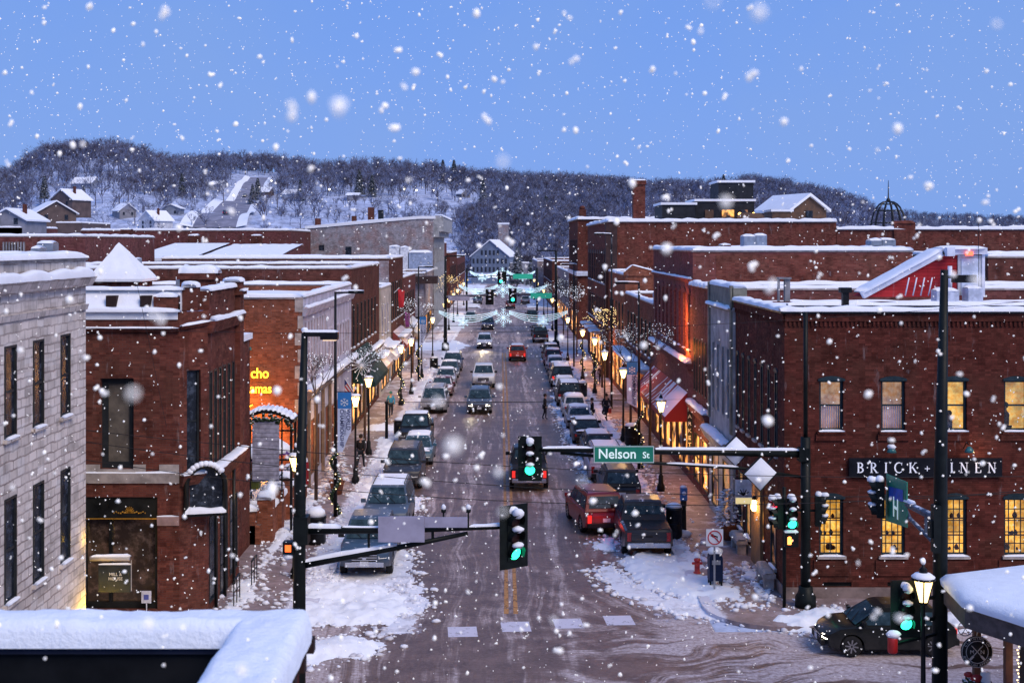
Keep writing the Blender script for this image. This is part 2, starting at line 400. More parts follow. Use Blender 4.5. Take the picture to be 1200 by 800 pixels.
# ================================================================== SETTING
def road_material():
    m, nt, out = _m('slushy_asphalt'); g = G(nt)
    p = g.wpos(); x, y, z = g.sep(p)
    # wobble
    w = g.noise(p, .09, 3); wx = g.math('ADD', x, g.math('MULTIPLY', w, 1.6))
    # streaks running along Main Street
    sv = g.comb(g.math('MULTIPLY', wx, 3.2), g.math('MULTIPLY', y, .10), 0)
    s1 = g.noise(sv, 1.0, 7, .68)
    # streaks that follow the turn into the side street (rings round the corner kerb)
    dx = g.math('SUBTRACT', x, 12.6); dy = g.math('SUBTRACT', y, 49.5)
    rr = g.math('SQRT', g.math('ADD', g.math('MULTIPLY', dx, dx), g.math('MULTIPLY', dy, dy)))
    an = g.math('ARCTAN2', dy, dx)
    s2 = g.noise(g.comb(g.math('MULTIPLY', rr, 1.7), g.math('MULTIPLY', an, 1.8), 7), 1.0, 6, .66)
    # streaks along the side street
    s3 = g.noise(g.comb(g.math('MULTIPLY', x, .11), g.math('MULTIPLY', g.math('ADD', g.math('ADD', y, g.math('MULTIPLY', x, -.10)), g.math('MULTIPLY', g.noise(p, .16, 2), 6.)), 1.5), 3), 1., 6, .7)
    s3 = g.ramp(s3, .3, .7, .15, .85)
    inter = g.ramp(y, 58, 47)          # 1 in the crossing
    side = g.math('MULTIPLY', g.ramp(y, 44, 39.5), g.ramp(x, -2, 7))
    turn = g.math('MULTIPLY', inter, g.ramp(x, 1., 4.))
    s = g.math('ADD', g.math('MULTIPLY', s1, g.math('SUBTRACT', 1, turn)), g.math('MULTIPLY', s2, turn))
    s = g.math('ADD', g.math('MULTIPLY', s, g.math('SUBTRACT', 1, side)), g.math('MULTIPLY', s3, side))
    blot = g.noise(p, .22, 6, .65); fine = g.noise(p, 7, 6, .75); mid = g.noise(p, 1.1, 6, .7)
    edgeL = g.ramp(x, -3.1, -5.9); edgeR = g.ramp(x, 3.7, 6.4)
    edge = g.math('MAXIMUM', edgeL, edgeR)
    lane = g.math('MULTIPLY', g.ramp(g.math('ABSOLUTE', g.math('SUBTRACT', g.math('ABSOLUTE', g.math('SUBTRACT', x, .3)), 1.9)), .55, .1), .10)
    cen = g.math('MULTIPLY', g.ramp(g.math('ABSOLUTE', g.math('SUBTRACT', x, .3)), .8, .1), .03)
    f = g.math('ADD', g.math('MULTIPLY', s, 1.0), g.math('MULTIPLY', blot, .55))
    f = g.math('ADD', f, g.math('MULTIPLY', mid, .35))
    f = g.math('ADD', f, g.math('MULTIPLY', edge, .20))
    f = g.math('ADD', f, g.math('MULTIPLY', turn, .05)); f = g.math('SUBTRACT', f, g.math('MULTIPLY', side, .03))
    f = g.math('ADD', f, cen); f = g.math('ADD', f, lane)
    f = g.math('ADD', f, g.math('MULTIPLY', g.ramp(y, 90, 180), .10))
    slush = g.ramp(f, .94, 1.20)
    wet = g.mix(g.ramp(mid, .3, .7), (.085, .050, .041), (.165, .104, .086))
    wet = g.mix(g.ramp(fine, .35, .75, 0, .5), wet, (.27, .19, .165))
    gritty = g.mix(g.ramp(fine, .3, .7), (.34, .27, .26), (.58, .51, .54))
    c = g.mix(g.math('MULTIPLY', slush, g.ramp(fine, .2, .6, .55, 1.0)), wet, gritty)
    rough = g.mix(slush, (.46,)*3, (.85,)*3)
    h = g.math('ADD', g.math('MULTIPLY', fine, .4), g.math('MULTIPLY', s, .9))
    b = g.bsdf(out, c, .5, bump=h, bstr=.75, bdist=.06, spec=.25); g.l(rough, b.inputs['Roughness'])
    return m
ROAD = road_material()
def walk_material():
    m, nt, out = _m('paved_walk'); g = G(nt)
    p = g.wpos(); x, y, z = g.sep(p)
    b = g.n('ShaderNodeTexBrick'); g.l(p, b.inputs['Vector']); b.inputs['Scale'].default_value = 1
    b.inputs['Brick Width'].default_value = .3; b.inputs['Row Height'].default_value = .15; b.inputs['Mortar Size'].default_value = .012
    b.inputs['Color1'].default_value = (.17, .115, .11, 1); b.inputs['Color2'].default_value = (.22, .165, .155, 1); b.inputs['Mortar'].default_value = (.16, .13, .14, 1)
    n1 = g.noise(p, .5, 6, .7); n2 = g.noise(p, 6, 5, .7); n3 = g.noise(p, 1.9, 5, .7)
    ed = g.ramp(g.math('ABSOLUTE', x), 7.7, 6.9)
    f = g.math('ADD', g.math('ADD', g.math('MULTIPLY', n1, .8), g.math('MULTIPLY', n3, .35)), g.math('ADD', g.math('MULTIPLY', n2, .25), g.math('MULTIPLY', ed, .4)))
    f = g.math('ADD', f, g.ramp(y, 75, 140, 0, .16))
    c = g.mix(g.ramp(n3, .35, .7), b.outputs[0], (.30, .23, .24))
    c = g.mix(g.ramp(f, .74, .92), c, (.62, .62, .70))
    g.bsdf(out, c, .6, bump=g.math('ADD', n2, n3), bstr=.4, bdist=.04)
    return m
WALK = walk_material()
KERB = pbr('kerb_concrete', (.28, .27, .28), .8, 0, .3, 3, dust=1.2)

# ---- ground sheet with the river bluff behind the town
RID = [(-420, 34), (-332, 50), (-298, 67), (-255, 68), (-215, 60), (-160, 60), (-100, 57), (-78, 55), (-50, 53), (-15, 49), (20, 45), (64, 44), (120, 43), (170, 44), (205, 39), (235, 34), (262, 20), (285, 8), (330, 0), (800, 0)]
def ridge(x):
    for (a, b), (c, d) in zip(RID, RID[1:]):
        if a <= x <= c: t = (x-a)/(c-a); t = t*t*(3-2*t); return b+(d-b)*t
    return RID[0][1] if x < RID[0][0] else 0
def sstep(a, b, t): t = max(0, min(1, (t-a)/(b-a))); return t*t*(3-2*t)
def hill(x, y):
    xs = x*850/max(y, 300)
    r = ridge(xs)
    h = r*(.40*sstep(420, 540, y)+.16*sstep(560, 640, y)+.44*sstep(640, 850, y))
    if y > 900: h *= 1-.5*sstep(900, 1500, y)
    n = mn.noise(Vector((x*.012, y*.012, 3)))*5+mn.noise(Vector((x*.05, y*.05, 5)))*1.2
    far = 52*sstep(1750, 2500, y)*(1+.1*mn.noise(Vector((x*.004, 1, 1))))
    return -.02+h+n*sstep(430, 620, y)*min(1, r/20)+far
gm_ = MB(); xs = [-3000, -1800, -1200, -900]+[-700+i*25 for i in range(57)]+[900, 1200, 1800, 3000]
ys = [-200, 0, 200, 400, 430]+[450+i*22 for i in range(24)]+[1050, 1300, 1600, 1750, 1900, 2050, 2200, 2350, 2500, 3200, 6000]
gm_.add([(x, y, hill(x, y) if y > 430 else -.02) for y in ys for x in xs],
        [(j*len(xs)+i, j*len(xs)+i+1, (j+1)*len(xs)+i+1, (j+1)*len(xs)+i) for j in range(len(ys)-1) for i in range(len(xs)-1)], sm=True)
def ground_material():
    m, nt, out = _m('snowy_ground'); g = G(nt); p = g.wpos(); y = g.sep(p)[1]
    n = g.noise(p, .03, 6, .7); n2 = g.noise(p, .25, 6, .75)
    c = g.mix(g.ramp(n2, .42, .62), (.50, .58, .78), (.24, .28, .40))
    c = g.mix(g.ramp(n, .45, .6, 0, .3), c, (.24, .24, .32))
    c = g.mix(g.ramp(y, 1600, 2000), c, g.mix(g.ramp(n, .42, .58), (.10, .13, .19), (.17, .19, .25)))  # tree cover of the distant ridge, tinted blue to stand for haze
    g.bsdf(out, c, .9); return m
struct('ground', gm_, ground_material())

# ---- roads (sheets 4 mm and more above the ground)
CL, CR = -6.3, 6.9                      # kerb lines of Main Street
mb = MB(); mb.quad((CL, -40, .0), (CR, -40, .0), (CR, 395, .0), (CL, 395, .0)); struct('road', mb, ROAD)
mb = MB(); mb.quad((CR, 29.5, .0), (90, 29.5, .0), (90, 41.2, .0), (CR, 41.2, .0)); mb.quad((-60, 37.6, 0), (CL, 37.6, 0), (CL, 41.3, 0), (-60, 41.3, 0)); struct('side_road', mb, ROAD)
mb = MB(); mb.quad((CR, 147.5, .0), (70, 147.5, .0), (70, 160, .0), (CR, 160, .0)); mb.quad((-70, 147.5, 0), (CL, 147.5, 0), (CL, 160, 0), (-70, 160, 0)); struct('cross_road', mb, ROAD)
mb = MB(); mb.quad((CR, 232, .0), (60, 232, .0), (60, 246, .0), (CR, 246, .0)); mb.quad((-60, 232, 0), (CL, 232, 0), (CL, 246, 0), (-60, 246, 0)); struct('far_cross_road', mb, ROAD)
# pavements with kerbs
def pavement(name, poly):
    m = MB(); m.prism(poly, -.01, .13, 'xy'); struct(name, m, WALK)
def rc(cx, cy, r, a0, a1, n=6): return [(cx+r*math.cos(R(a0+(a1-a0)*i/n)), cy+r*math.sin(R(a0+(a1-a0)*i/n))) for i in range(n+1)]
pavement('west_pavement', rc(CL-1.5, 42.9, 1.5, -90, 0)+[(CL, 147.5), (-12, 147.5), (-12, 41.4), (CL-4, 41.4)])
pavement('west_pavement', [(CL, 160), (CL, 232), (-12, 232), (-12, 160)])
pavement('west_pavement', [(CL, 246), (CL, 395), (-12, 395), (-12, 246)])
pavement('east_pavement', [(11, 147.5), (CR, 147.5)]+rc(CR+2.4, 43.7, 2.4, 180, 270)+[(31, 41.3), (31, 44.7), (11, 44.7)])
pavement('east_pavement', [(11, 160), (11, 232), (CR, 232), (CR, 160)])
pavement('east_pavement', [(11, 246), (11, 395), (CR, 395), (CR, 246)])
pavement('near_pavement', rc(CR+2.4, 27., 2.4, 90, 180)[::1]+[(CR, -40), (40, -40), (40, 29.4)])
pavement('near_pavement', [(-3.7, -40), (-3.7, 29.5)]+rc(-5.2, 31.5, 1.5, 0, 60)+[(-6.4, 37.5), (-12, 37.5), (-12, -40)])
# ---- paint: double yellow line, dashed white band at the crossing
YEL = pbr('yellow_road_paint', (.30, .16, .035), .7, 0, .5, 9, bump=.1)
def worn(name, col, thr):
    m, nt, out = _m(name); g = G(nt); p = g.wpos(); n = g.noise(p, 2.4, 6, .75); n2 = g.noise(p, 11, 4, .7)
    f = g.ramp(g.math('ADD', g.math('MULTIPLY', n, .7), g.math('MULTIPLY', n2, .3)), thr-.06, thr+.05)
    b = g.n('ShaderNodeBsdfPrincipled'); b.inputs['Base Color'].default_value = (*col, 1); b.inputs['Roughness'].default_value = .7
    t = g.n('ShaderNodeBsdfTransparent'); mx = g.n('ShaderNodeMixShader'); g.l(f, mx.inputs[0]); g.l(b.outputs[0], mx.inputs[1]); g.l(t.outputs[0], mx.inputs[2]); g.l(mx.outputs[0], out.inputs[0])
    return m
YELW = worn('worn_yellow_paint', (.34, .17, .06), .57)
WHT = worn('worn_white_paint', (.56, .54, .64), .6)
m1 = MB(); m1.quad((.13, 43.4, .006), (.27, 43.4, .006), (.27, 146, .006), (.13, 146, .006)); m1.quad((.43, 43.4, .006), (.57, 43.4, .006), (.57, 146, .006), (.43, 146, .006))
struct('centre_line', m1, YELW)
YH = pbr('yellow_paint_fresh', (.36, .17, .04), .7, 0, .6, 12)
m1 = MB()
for x in (.1, .42): m1.quad((x, 43.2, .01), (x+.16, 43.2, .01), (x+.13, 48.5, .01), (x+.03, 48.5, .01))
struct('centre_line_end', m1, worn('worn_orange_paint', (.42, .20, .06), .56))
for i, (x, y) in enumerate(((-3.0, 41.5), (-1.2, 41.2), (.52, 41.75), (2.25, 42.1), (3.95, 42.45), (5.66, 42.75))):
    m1 = MB(); m1.add([(x-.47, y-.55, .006), (x+.47, y-.5, .006), (x+.40, y+.58, .006), (x-.54, y+.52, .006)], [(0, 1, 2, 3)])
    struct('crosswalk_marking', m1, WHT if 0 < i < 5 else worn('very_worn_white', (.5, .48, .58), .46))
for i, x in enumerate((8.6, 11.2)):
    m1 = MB(); m1.quad((x-.6, 35.2, .006), (x+.6, 35.1, .006), (x+.5, 36.1, .006), (x-.7, 36.2, .006)); struct('crosswalk_marking', m1, MATS.get('x') or WHT)
for y in (94.5,):
    for x in (-.9, -3.6):
        pass

# ---- ploughed snow
def bank(name, poly, h, res=.11, mat=SNOW, z=.0, soft=.7, seed=0.):
    """snow bank over polygon footprint: height grows with distance from the outline"""
    xs_ = [p[0] for p in poly]; ys_ = [p[1] for p in poly]; x0, x1, y0, y1 = min(xs_)-.3, max(xs_)+.3, min(ys_)-.3, max(ys_)+.3
    ry = res*(3 if y0 > 75 else 1.5 if y0 > 55 else 1); nx = int((x1-x0)/res)+1; ny = int((y1-y0)/ry)+1
    def sd(x, y):
        d = 1e9; ins = False; n = len(poly)
        for i in range(n):
            ax_, ay_ = poly[i]; bx, by = poly[(i+1) % n]
            t = max(0, min(1, ((x-ax_)*(bx-ax_)+(y-ay_)*(by-ay_))/((bx-ax_)**2+(by-ay_)**2+1e-9)))
            d = min(d, math.hypot(x-ax_-t*(bx-ax_), y-ay_-t*(by-ay_)))
            if (ay_ > y) != (by > y) and x < (bx-ax_)*(y-ay_)/(by-ay_)+ax_: ins = not ins
        return d if ins else -d
    V = {}; vs = []; mbk = MB()
    hs = [[None]*(nx+1) for _ in range(ny+1)]
    for j in range(ny+1):
        for i in range(nx+1):
            x = x0+(x1-x0)*i/nx; y = y0+(y1-y0)*j/ny
            d = sd(x, y)+.34*mn.noise(Vector((x*1.1, y*1.1, seed)))+.24*mn.noise(Vector((x*3.1, y*3.1, seed+4)))+.13*mn.noise(Vector((x*8, y*8, seed+2)))
            if d > -.06:
                n = .62+.5*mn.noise(Vector((x*.8, y*.8, seed+8)))+.3*mn.noise(Vector((x*2.6, y*2.6, seed)))+.22*mn.noise(Vector((x*7, y*7, seed)))
                hs[j][i] = z+h*sstep(-.08, soft, d)*max(.15, n)+(0.0 if d > 0 else -.02)
    idx = {}
    for j in range(ny):
        for i in range(nx):
            c = ((j, i), (j, i+1), (j+1, i+1), (j+1, i))
            if any(hs[a][b] is not None for a, b in c) and sum(hs[a][b] is not None for a, b in c) >= 3:
                f = []
                for a, b in c:
                    if hs[a][b] is None: continue
                    if (a, b) not in idx: idx[(a, b)] = len(vs); vs.append((x0+(x1-x0)*b/nx, y0+(y1-y0)*a/ny, hs[a][b]))
                    f.append(idx[(a, b)])
                mbk.f.append(f); mbk.mi.append(0); mbk.sm.append(True)
    mbk.v = vs
    BANKS.append(poly); o = mbk.build(name, mat); o['kind'] = 'structure'; return o
WB = 'snow_bank'; BANKS = []
# left: corner apron, then the kerb strip with parked cars
bank(WB, [(-6.4, 41.7), (-3.6, 42.0), (-3.0, 43.3), (-3.3, 45.0), (-4.1, 46.6), (-6.1, 47.0), (-7.4, 48.0), (-7.5, 42.4)], .32, seed=1)
bank(WB, [(-9.6, 38.3), (-6.4, 37.7), (-4.2, 38.6), (-3.4, 39.8), (-4.6, 40.6), (-6.8, 40.3), (-9.6, 40.0)], .34, seed=2)
bank('trodden_snow', [(-4.2, 40.4), (-2.9, 41.3), (-2.5, 44), (-2.9, 47), (-4, 47), (-3.6, 43)], .05, mat=SNOWD, seed=31)
bank('trodden_snow', [(-4.4, 46.0), (-3.4, 45.5), (-3.3, 50), (-4.0, 54), (-6.3, 53), (-6.2, 47)], .035, mat=SNOWD, seed=3)
bank(WB, [(-7.3, 47), (-6.1, 47), (-6.0, 63), (-6.3, 70), (-7.4, 70), (-7.2, 60)], .26, seed=4)
bank('trodden_snow', [(-6.2, 57.5), (-3.9, 58.5), (-3.8, 63), (-6.2, 63.5)], .04, mat=SNOWD, seed=5)
bank(WB, [(-7.1, 70), (-5.9, 70), (-6.1, 78), (-6.2, 82.5), (-8.2, 82), (-7.6, 76)], .40, seed=6)
bank(WB, [(-9.5, 84.5), (-6.9, 84), (-6.8, 87.5), (-9.2, 87)], .45, seed=8)
bank(WB, [(-7.2, 88), (-5.9, 86), (-5.8, 97), (-6.0, 110), (-6.2, 128), (-7.2, 128), (-7.3, 100)], .34, seed=7)
bank(WB, [(-6.9, 128), (-5.2, 129), (-4.6, 136), (-5.2, 146), (-7.2, 147)], .22, seed=9)
bank(WB, [(-12, 147), (-5.2, 148), (-3.6, 156), (-5.4, 163), (-7.2, 174), (-12, 170)], .18, .3, seed=10)
bank(WB, [(-9.0, 163), (-6.0, 162), (-5.6, 200), (-6.2, 230), (-9.2, 230)], .25, .3, seed=12)
bank(WB, [(-9.6, 54.0), (-9.15, 47.5), (-9.0, 50), (-8.8, 54), (-8.7, 60), (-8.9, 66), (-9.6, 66)], .16, .12, seed=13, z=.12)
bank(WB, [(-9.6, 42.6), (-8.8, 42.8), (-8.6, 45), (-9.0, 47.4), (-9.6, 47.5)], .12, .12, seed=14, z=.12)
# right
bank(WB, [(5.2, 46.2), (7.1, 43.9), (9.0, 43.3), (9.1, 44.5), (8.6, 46.2), (8.1, 50), (7.9, 54.2), (7.2, 54.2), (6.9, 51.5), (5.0, 51.3), (4.6, 50.2)], .30, seed=15, z=.0)
bank('trodden_snow', [(4.0, 45.6), (6.0, 43.0), (8.6, 41.8), (9.6, 42.4), (7.0, 44.2), (5.0, 47), (4.3, 50), (3.5, 49)], .045, mat=SNOWD, seed=16)
bank(WB, [(8.2, 41.9), (11, 40.7), (16, 41.1), (24, 41.3), (29, 41.6), (29, 43.4), (24, 43.2), (14, 43.2), (10.6, 43.5), (9.4, 42.8)], .42, seed=17)
bank(WB, [(9.2, 49.5), (9.6, 49.2), (9.6, 44.6), (9.3, 44.8), (9.0, 46.4)], .16, .1, seed=18, z=.12)
bank(WB, [(3.9, 52.3), (4.7, 52.0), (4.8, 54.5), (4.2, 54.3)], .16, seed=19)
bank(WB, [(6.8, 54.2), (7.6, 54.2), (7.9, 62), (8.0, 70), (8.1, 90), (7.9, 118), (7.9, 146), (6.7, 146), (6.7, 118), (6.8, 75)], .30, seed=20)
bank(WB, [(4.3, 137), (5.6, 131), (6.8, 133), (6.9, 146.5), (5.0, 147)], .18, seed=21)
bank(WB, [(4.4, 166), (6.6, 161), (7.6, 170), (7.4, 230), (6.6, 230), (5.6, 200)], .3, .3, seed=22)
bank(WB, [(4.6, 66), (4.9, 66), (4.8, 96), (4.4, 110), (3.9, 100)], .05, mat=SNOWD, seed=23)
bank(WB, [(-12, 246), (-4, 246), (-5, 300), (-4, 380), (-12, 380)], .25, .5, seed=24)
bank(WB, [(12, 247), (5, 246), (5.5, 300), (4, 380), (12, 380)], .25, .5, seed=25)

# clods of ploughed snow strewn round the banks: nobody could count them
cl_ = MB(); rq = random.Random(21)
for poly in BANKS:
    for i in range(len(poly)):
        a_, b_ = poly[i], poly[(i+1) % len(poly)]; L_ = math.hypot(b_[0]-a_[0], b_[1]-a_[1])
        if min(a_[1], b_[1]) > 75: continue
        for _ in range(int(L_*11)):
            t_ = rq.random(); X = a_[0]+(b_[0]-a_[0])*t_+rq.gauss(0, .28); Y_ = a_[1]+(b_[1]-a_[1])*t_+rq.gauss(0, .28); s_ = min(.13, .025+rq.expovariate(28)); z_ = .13 if (X < CL or X > CR) and Y_ > 43 else .0
            cl_.ball((X, Y_, z_+s_*.25), s_*rq.uniform(.8, 1.5), s_*rq.uniform(.8, 1.5), s_*.6, 5, 4, .5)
o_ = cl_.build('snow_clods', SNOWD); o_['kind'] = 'stuff'
# ---- sky, sun, camera
W = bpy.data.worlds.new("World"); S.world = W; W.use_nodes = True
nt = W.node_tree; nt.nodes.clear(); g = G(nt)
SUN_EL, SUN_AZ = 44., 138.
sky = g.n('ShaderNodeTexSky', sky_type='NISHITA'); sky.sun_disc = False; sky.sun_elevation = R(SUN_EL); sky.sun_rotation = R(SUN_AZ); sky.air_density = 2.2; sky.ozone_density = 6; sky.dust_density = 2
tc = g.n('ShaderNodeTexCoord'); z = g.sep(tc.outputs['Generated'])[2]
grad = g.mix(g.ramp(z, -.02, .32), (.232, .425, .97), (.165, .350, .93))
cl = g.noise(tc.outputs['Generated'], 3.5, 5, .6)
grad = g.mix(g.ramp(cl, .38, .66, 0, .45), grad, (.25, .42, .86))
skc = g.mix(1., sky.outputs[0], (.045, .045, .045), 'MULTIPLY')
tot = g.mix(.88, skc, grad)
bg = g.n('ShaderNodeBackground'); g.l(tot, bg.inputs[0]); bg.inputs[1].default_value = 1.0
wo = g.n('ShaderNodeOutputWorld'); g.l(bg.outputs[0], wo.inputs[0])
sl = bpy.data.lights.new('sun', 'SUN'); sl.energy = 2.7; sl.angle = R(35); sl.color = (1, .83, .66)
so = bpy.data.objects.new('sun', sl); COL.objects.link(so)
a, e = R(SUN_AZ), R(SUN_EL)
dirv = Vector((math.sin(a)*math.cos(e), math.cos(a)*math.cos(e), math.sin(e)))
so.rotation_euler = dirv.to_track_quat('Z', 'Y').to_euler()
cam = bpy.data.cameras.new('camera'); co = bpy.data.objects.new('camera', cam); COL.objects.link(co); S.camera = co
co.location = (0, 0, CH); co.rotation_euler = (R(90), 0, 0); cam.lens = 45; cam.sensor_width = 36
cam.shift_x = 13/1200; cam.shift_y = -115/1200; cam.clip_end = 9000; cam.clip_start = .2
cam.dof.use_dof = True; cam.dof.focus_distance = 55; cam.dof.aperture_fstop = 4.0
S.render.engine = 'CYCLES'; S.cycles.use_denoising = True; S.cycles.denoiser = 'OPENIMAGEDENOISE'
S.cycles.max_bounces = 5; S.cycles.diffuse_bounces = 3; S.cycles.glossy_bounces = 3; S.cycles.transmission_bounces = 3; S.cycles.transparent_max_bounces = 12
S.cycles.sample_clamp_indirect = 4; S.cycles.caustics_reflective = False; S.cycles.caustics_refractive = False
S.view_settings.view_transform = 'Standard'; S.view_settings.look = 'None'; S.view_settings.exposure = 0
# ================================================================== LEFT ROW
BR_A = brick('deep_red_brick', (.115, .032, .024), (.16, .052, .036), (.11, .07, .065), .6)
BR_B = brick('orange_red_brick', (.20, .062, .034), (.28, .10, .058), (.15, .11, .1), .4)
BR_C = brick('dark_brown_brick', (.10, .034, .026), (.14, .05, .038), (.10, .07, .065), .6)
BR_D = brick('purple_red_brick', (.13, .04, .038), (.18, .065, .06), (.13, .09, .09), .5)
BR_G = brick('painted_grey_brick', (.28, .27, .30), (.36, .34, .37), (.24, .23, .25), .5)
STN = brick('rough_limestone', (.54, .48, .44), (.72, .65, .60), (.27, .22, .2), .3, .46, .21, str_=False)
STG = pbr('grey_limestone', (.30, .31, .32), .85, 0, .35, 1.2)
CREAM = pbr('cream_render', (.42, .38, .34), .8, 0, .3, .8)
LILAC = pbr('pale_painted_trim', (.42, .40, .48), .7, 0, .25, 1.2)
BLKP = pbr('black_shopfront', (.012, .013, .013), .35, 0, .4, 2)
FRM_D = pbr('dark_frame', (.02, .024, .028), .5, 0, .2, 4)
FRM_T = pbr('teal_black_frame', (.018, .035, .045), .5, 0, .3, 5)
SNOWSL = SNOW

# ---- limestone building, far left
sx, sy0, sy1, sh = -12., 8., 37., 12.0
ops = []
for i in range(11):
    yb = 35.7-1.82*i if i else 35.3
    yb = [35.25, 33.2, 31.3][i] if i < 3 else 31.3-1.9*(i-2)
    ops += [(yb-.38-sy0, yb+.38-sy0, 7.75, 10.0, dict(fm=FRM_D, dep=.22, arch=0, sillm=STN)), (yb-.38-sy0, yb+.38-sy0, 3.75, 6.3, dict(fm=FRM_D, dep=.22, sillm=STN))]
stone = block('limestone_building', 'pale rough limestone block building with a snow covered ledge at the far left', -30, sx, sy0, sy1, sh, STN, east=ops, caph=.20, capw=.6)
ledge(stone, (sx, sy1+.02, 11.55), (sx, sy0, 11.55), .34, .28, (1, 0), STN, 'cornice', .26)
ledge(stone, (sx, sy1, 10.75), (sx, sy0, 10.75), .10, .16, (1, 0), STN, 'string_course', .0)
plight((-11.72, 36.75, 1.8), (1, .60, .05), 75, .08); plight((-11.75, 36.85, 4.0), (1, .60, .05), 7, .08)
mbk = MB(); mbk.lathe((-11.72, 37.2, 1.1), [(.02, .3), (.12, .24), (.14, .1), (.1, 0), (.02, -.02)], 10); mbk.bar((-12, 37.0, 1.3), (-11.72, 37.2, 1.3), .04)
tag(mbk.build('wall_lamp', emis('yellow_bulb', (1, .7, .15), 9), None, (-11.8, 37.3, 3.1)), 'small yellow wall lamp on the corner of the limestone building', 'wall lamp')

# ---- corner red brick building
W_ = dict(fm=FRM_D, dep=.25, rows=2)
A = thing('brick_building', 'deep red brick corner building with tall dark windows and a stone band', 'building', (-16, 45, 0))
ax0, ax1, ay0, ay1, ah = -24., -10.55, 42., 47.9, 10.25
mb = MB()
P0 = (ax0, ay0)
wS = [(-13.15-ax0, -12.05-ax0, 5.1, 8.07)]
shop = (-13.75-ax0, -11.27-ax0, .5, 4.18)
mb.facade(P0, (1, 0), ax1-ax0, 0, ah, wS+[shop], .3)
cx_, cy_ = -9.8, 42.75   # chamfer
u_ = Vector((cx_-ax1, cy_-ay0)).normalized(); Lc = math.hypot(cx_-ax1, cy_-ay0)
mb.facade((ax1, ay0), (u_.x, u_.y), Lc, 0, ah, [(.28, .8, 4.9, 8.3)], .2)
eL = ay1-cy_
eo = [(.25+.72*i, .25+.72*i+.42, 4.9, 8.2) for i in range(6)]
eg = [(.25, 1.45, .4, 3.3), (1.9, 3.1, .15, 3.2), (3.5, 4.8, .5, 3.3)]
mb.facade((cx_, cy_), (0, 1), eL, 0, ah, eo+eg, .09)
mb.facade((cx_, ay1), (-1, 0), cx_-ax0, 0, ah); mb.facade((ax0, ay1), (0, -1), ay1-ay0, 0, ah)
mb.build('wall', BR_A, A)
W2 = lambda P, o, **k: window(A, P, *o, k.pop('fm', FRM_D), k.pop('gm', GLASSD), **k)
PS = fac_P(P0, (1, 0)); PC = fac_P((ax1, ay0), (u_.x, u_.y)); PE = fac_P((cx_, cy_), (0, 1))
W2(PS, wS[0], rows=1, cols=1, dep=.3, fw=.2, gm=pbr('drawn_blind', (.10, .085, .07), .8, 0, .3, 3), snow=False)
W2(PC, (.28, .8, 4.9, 8.3), dep=.2)
for o in eo: W2(PE, o, dep=.07, snow=False)
for o in eg: W2(PE, o, dep=.07, sill=False, rows=3, gm=GLASSD)
# shopfront in the south opening
sf = MB(); x0, x1 = -13.75, -11.27
sf.box(x0, x1, ay0+.12, ay0+.3, .5, .7); sf.box(x0, x1, ay0+.06, ay0+.3, 3.45, 4.18); sf.box(x0, x0+.12, ay0+.08, ay0+.3, .7, 3.45); sf.box(x1-.1, x1, ay0+.08, ay0+.3, .7, 3.45); sf.box(-12.9, -12.8, ay0+.12, ay0+.3, .7, 3.45)
shopf = sf.build('shopfront', BLKP, A)
pn = MB(); pn.quad((x0, ay0+.27, .5), (x1, ay0+.27, .5), (x1, ay0+.27, 3.5), (x0, ay0+.27, 3.5)); pn.build('pane', glass_mat('brown_shop_glass', (.03, .02, .016), (1, .6, .3), .03, .6), shopf)
GOLD = pbr('gold_leaf', (.55, .28, .04), .35, .6, .2, 8)
gd = MB(); gd.box(x0, x1, ay0+.045, ay0+.058, 3.44, 3.48)
for k in range(9):
    a_ = PI*k/8; gd.bar((-12.2, ay0+.05, 3.66), (-12.2+.16*math.cos(a_), ay0+.05, 3.66+.2*math.sin(a_)), .014, .03)
for sgn in (-1, 1):
    for k in range(6): gd.ball((-12.2+sgn*(.16+.07*k), ay0+.045, 3.66+.025*math.sin(k*2)), .045*(1-k*.1), .012, .028, 6, 4)
gd.build('gilded_ornament', GOLD, shopf)
# bands
ledge(A, (ax0, ay0, 4.98), (ax1, ay0, 4.98), .12, .34, (0, -1), STONE_T, 'stone_band', .05)
for xx0, xx1 in ((-13.65, -13.15), (-12.05, -11.65), (-11.2, -10.56)):
    m1 = MB(); m1.box(xx0, xx1, ay0-.05, ay0-.002, 4.985, 5.25); m1.build('stone_block', STONE_T, A)
ledge(A, (ax0, ay0, 9.72), (ax1, ay0, 9.72), .2, .12, (0, -1), BR_A, 'cornice', .06)
ledge(A, (ax1, ay0, 9.78), (cx_, cy_, 9.9), .2, .12, (u_.y, -u_.x), BR_A, 'cornice', .1)
ledge(A, (-11.27, ay0, 3.55), (-10.56, ay0, 3.55), .08, .3, (0, -1), pbr('pink_stone', (.34, .22, .2), .8), 'pier_band', .05)
ledge(A, (cx_, cy_, 4.9), (cx_, ay1, 4.9), .42, .5, (1, 0), BR_C, 'shop_cornice', .14)
ledge(A, (ax1, ay0, 4.9), (cx_, cy_, 4.9), .3, .35, (u_.y, -u_.x), BR_C, 'shop_cornice', .12)
ledge(A, (cx_, cy_, 9.9), (cx_, ay1, 9.9), .3, .4, (1, 0), BR_A, 'cornice', .14)
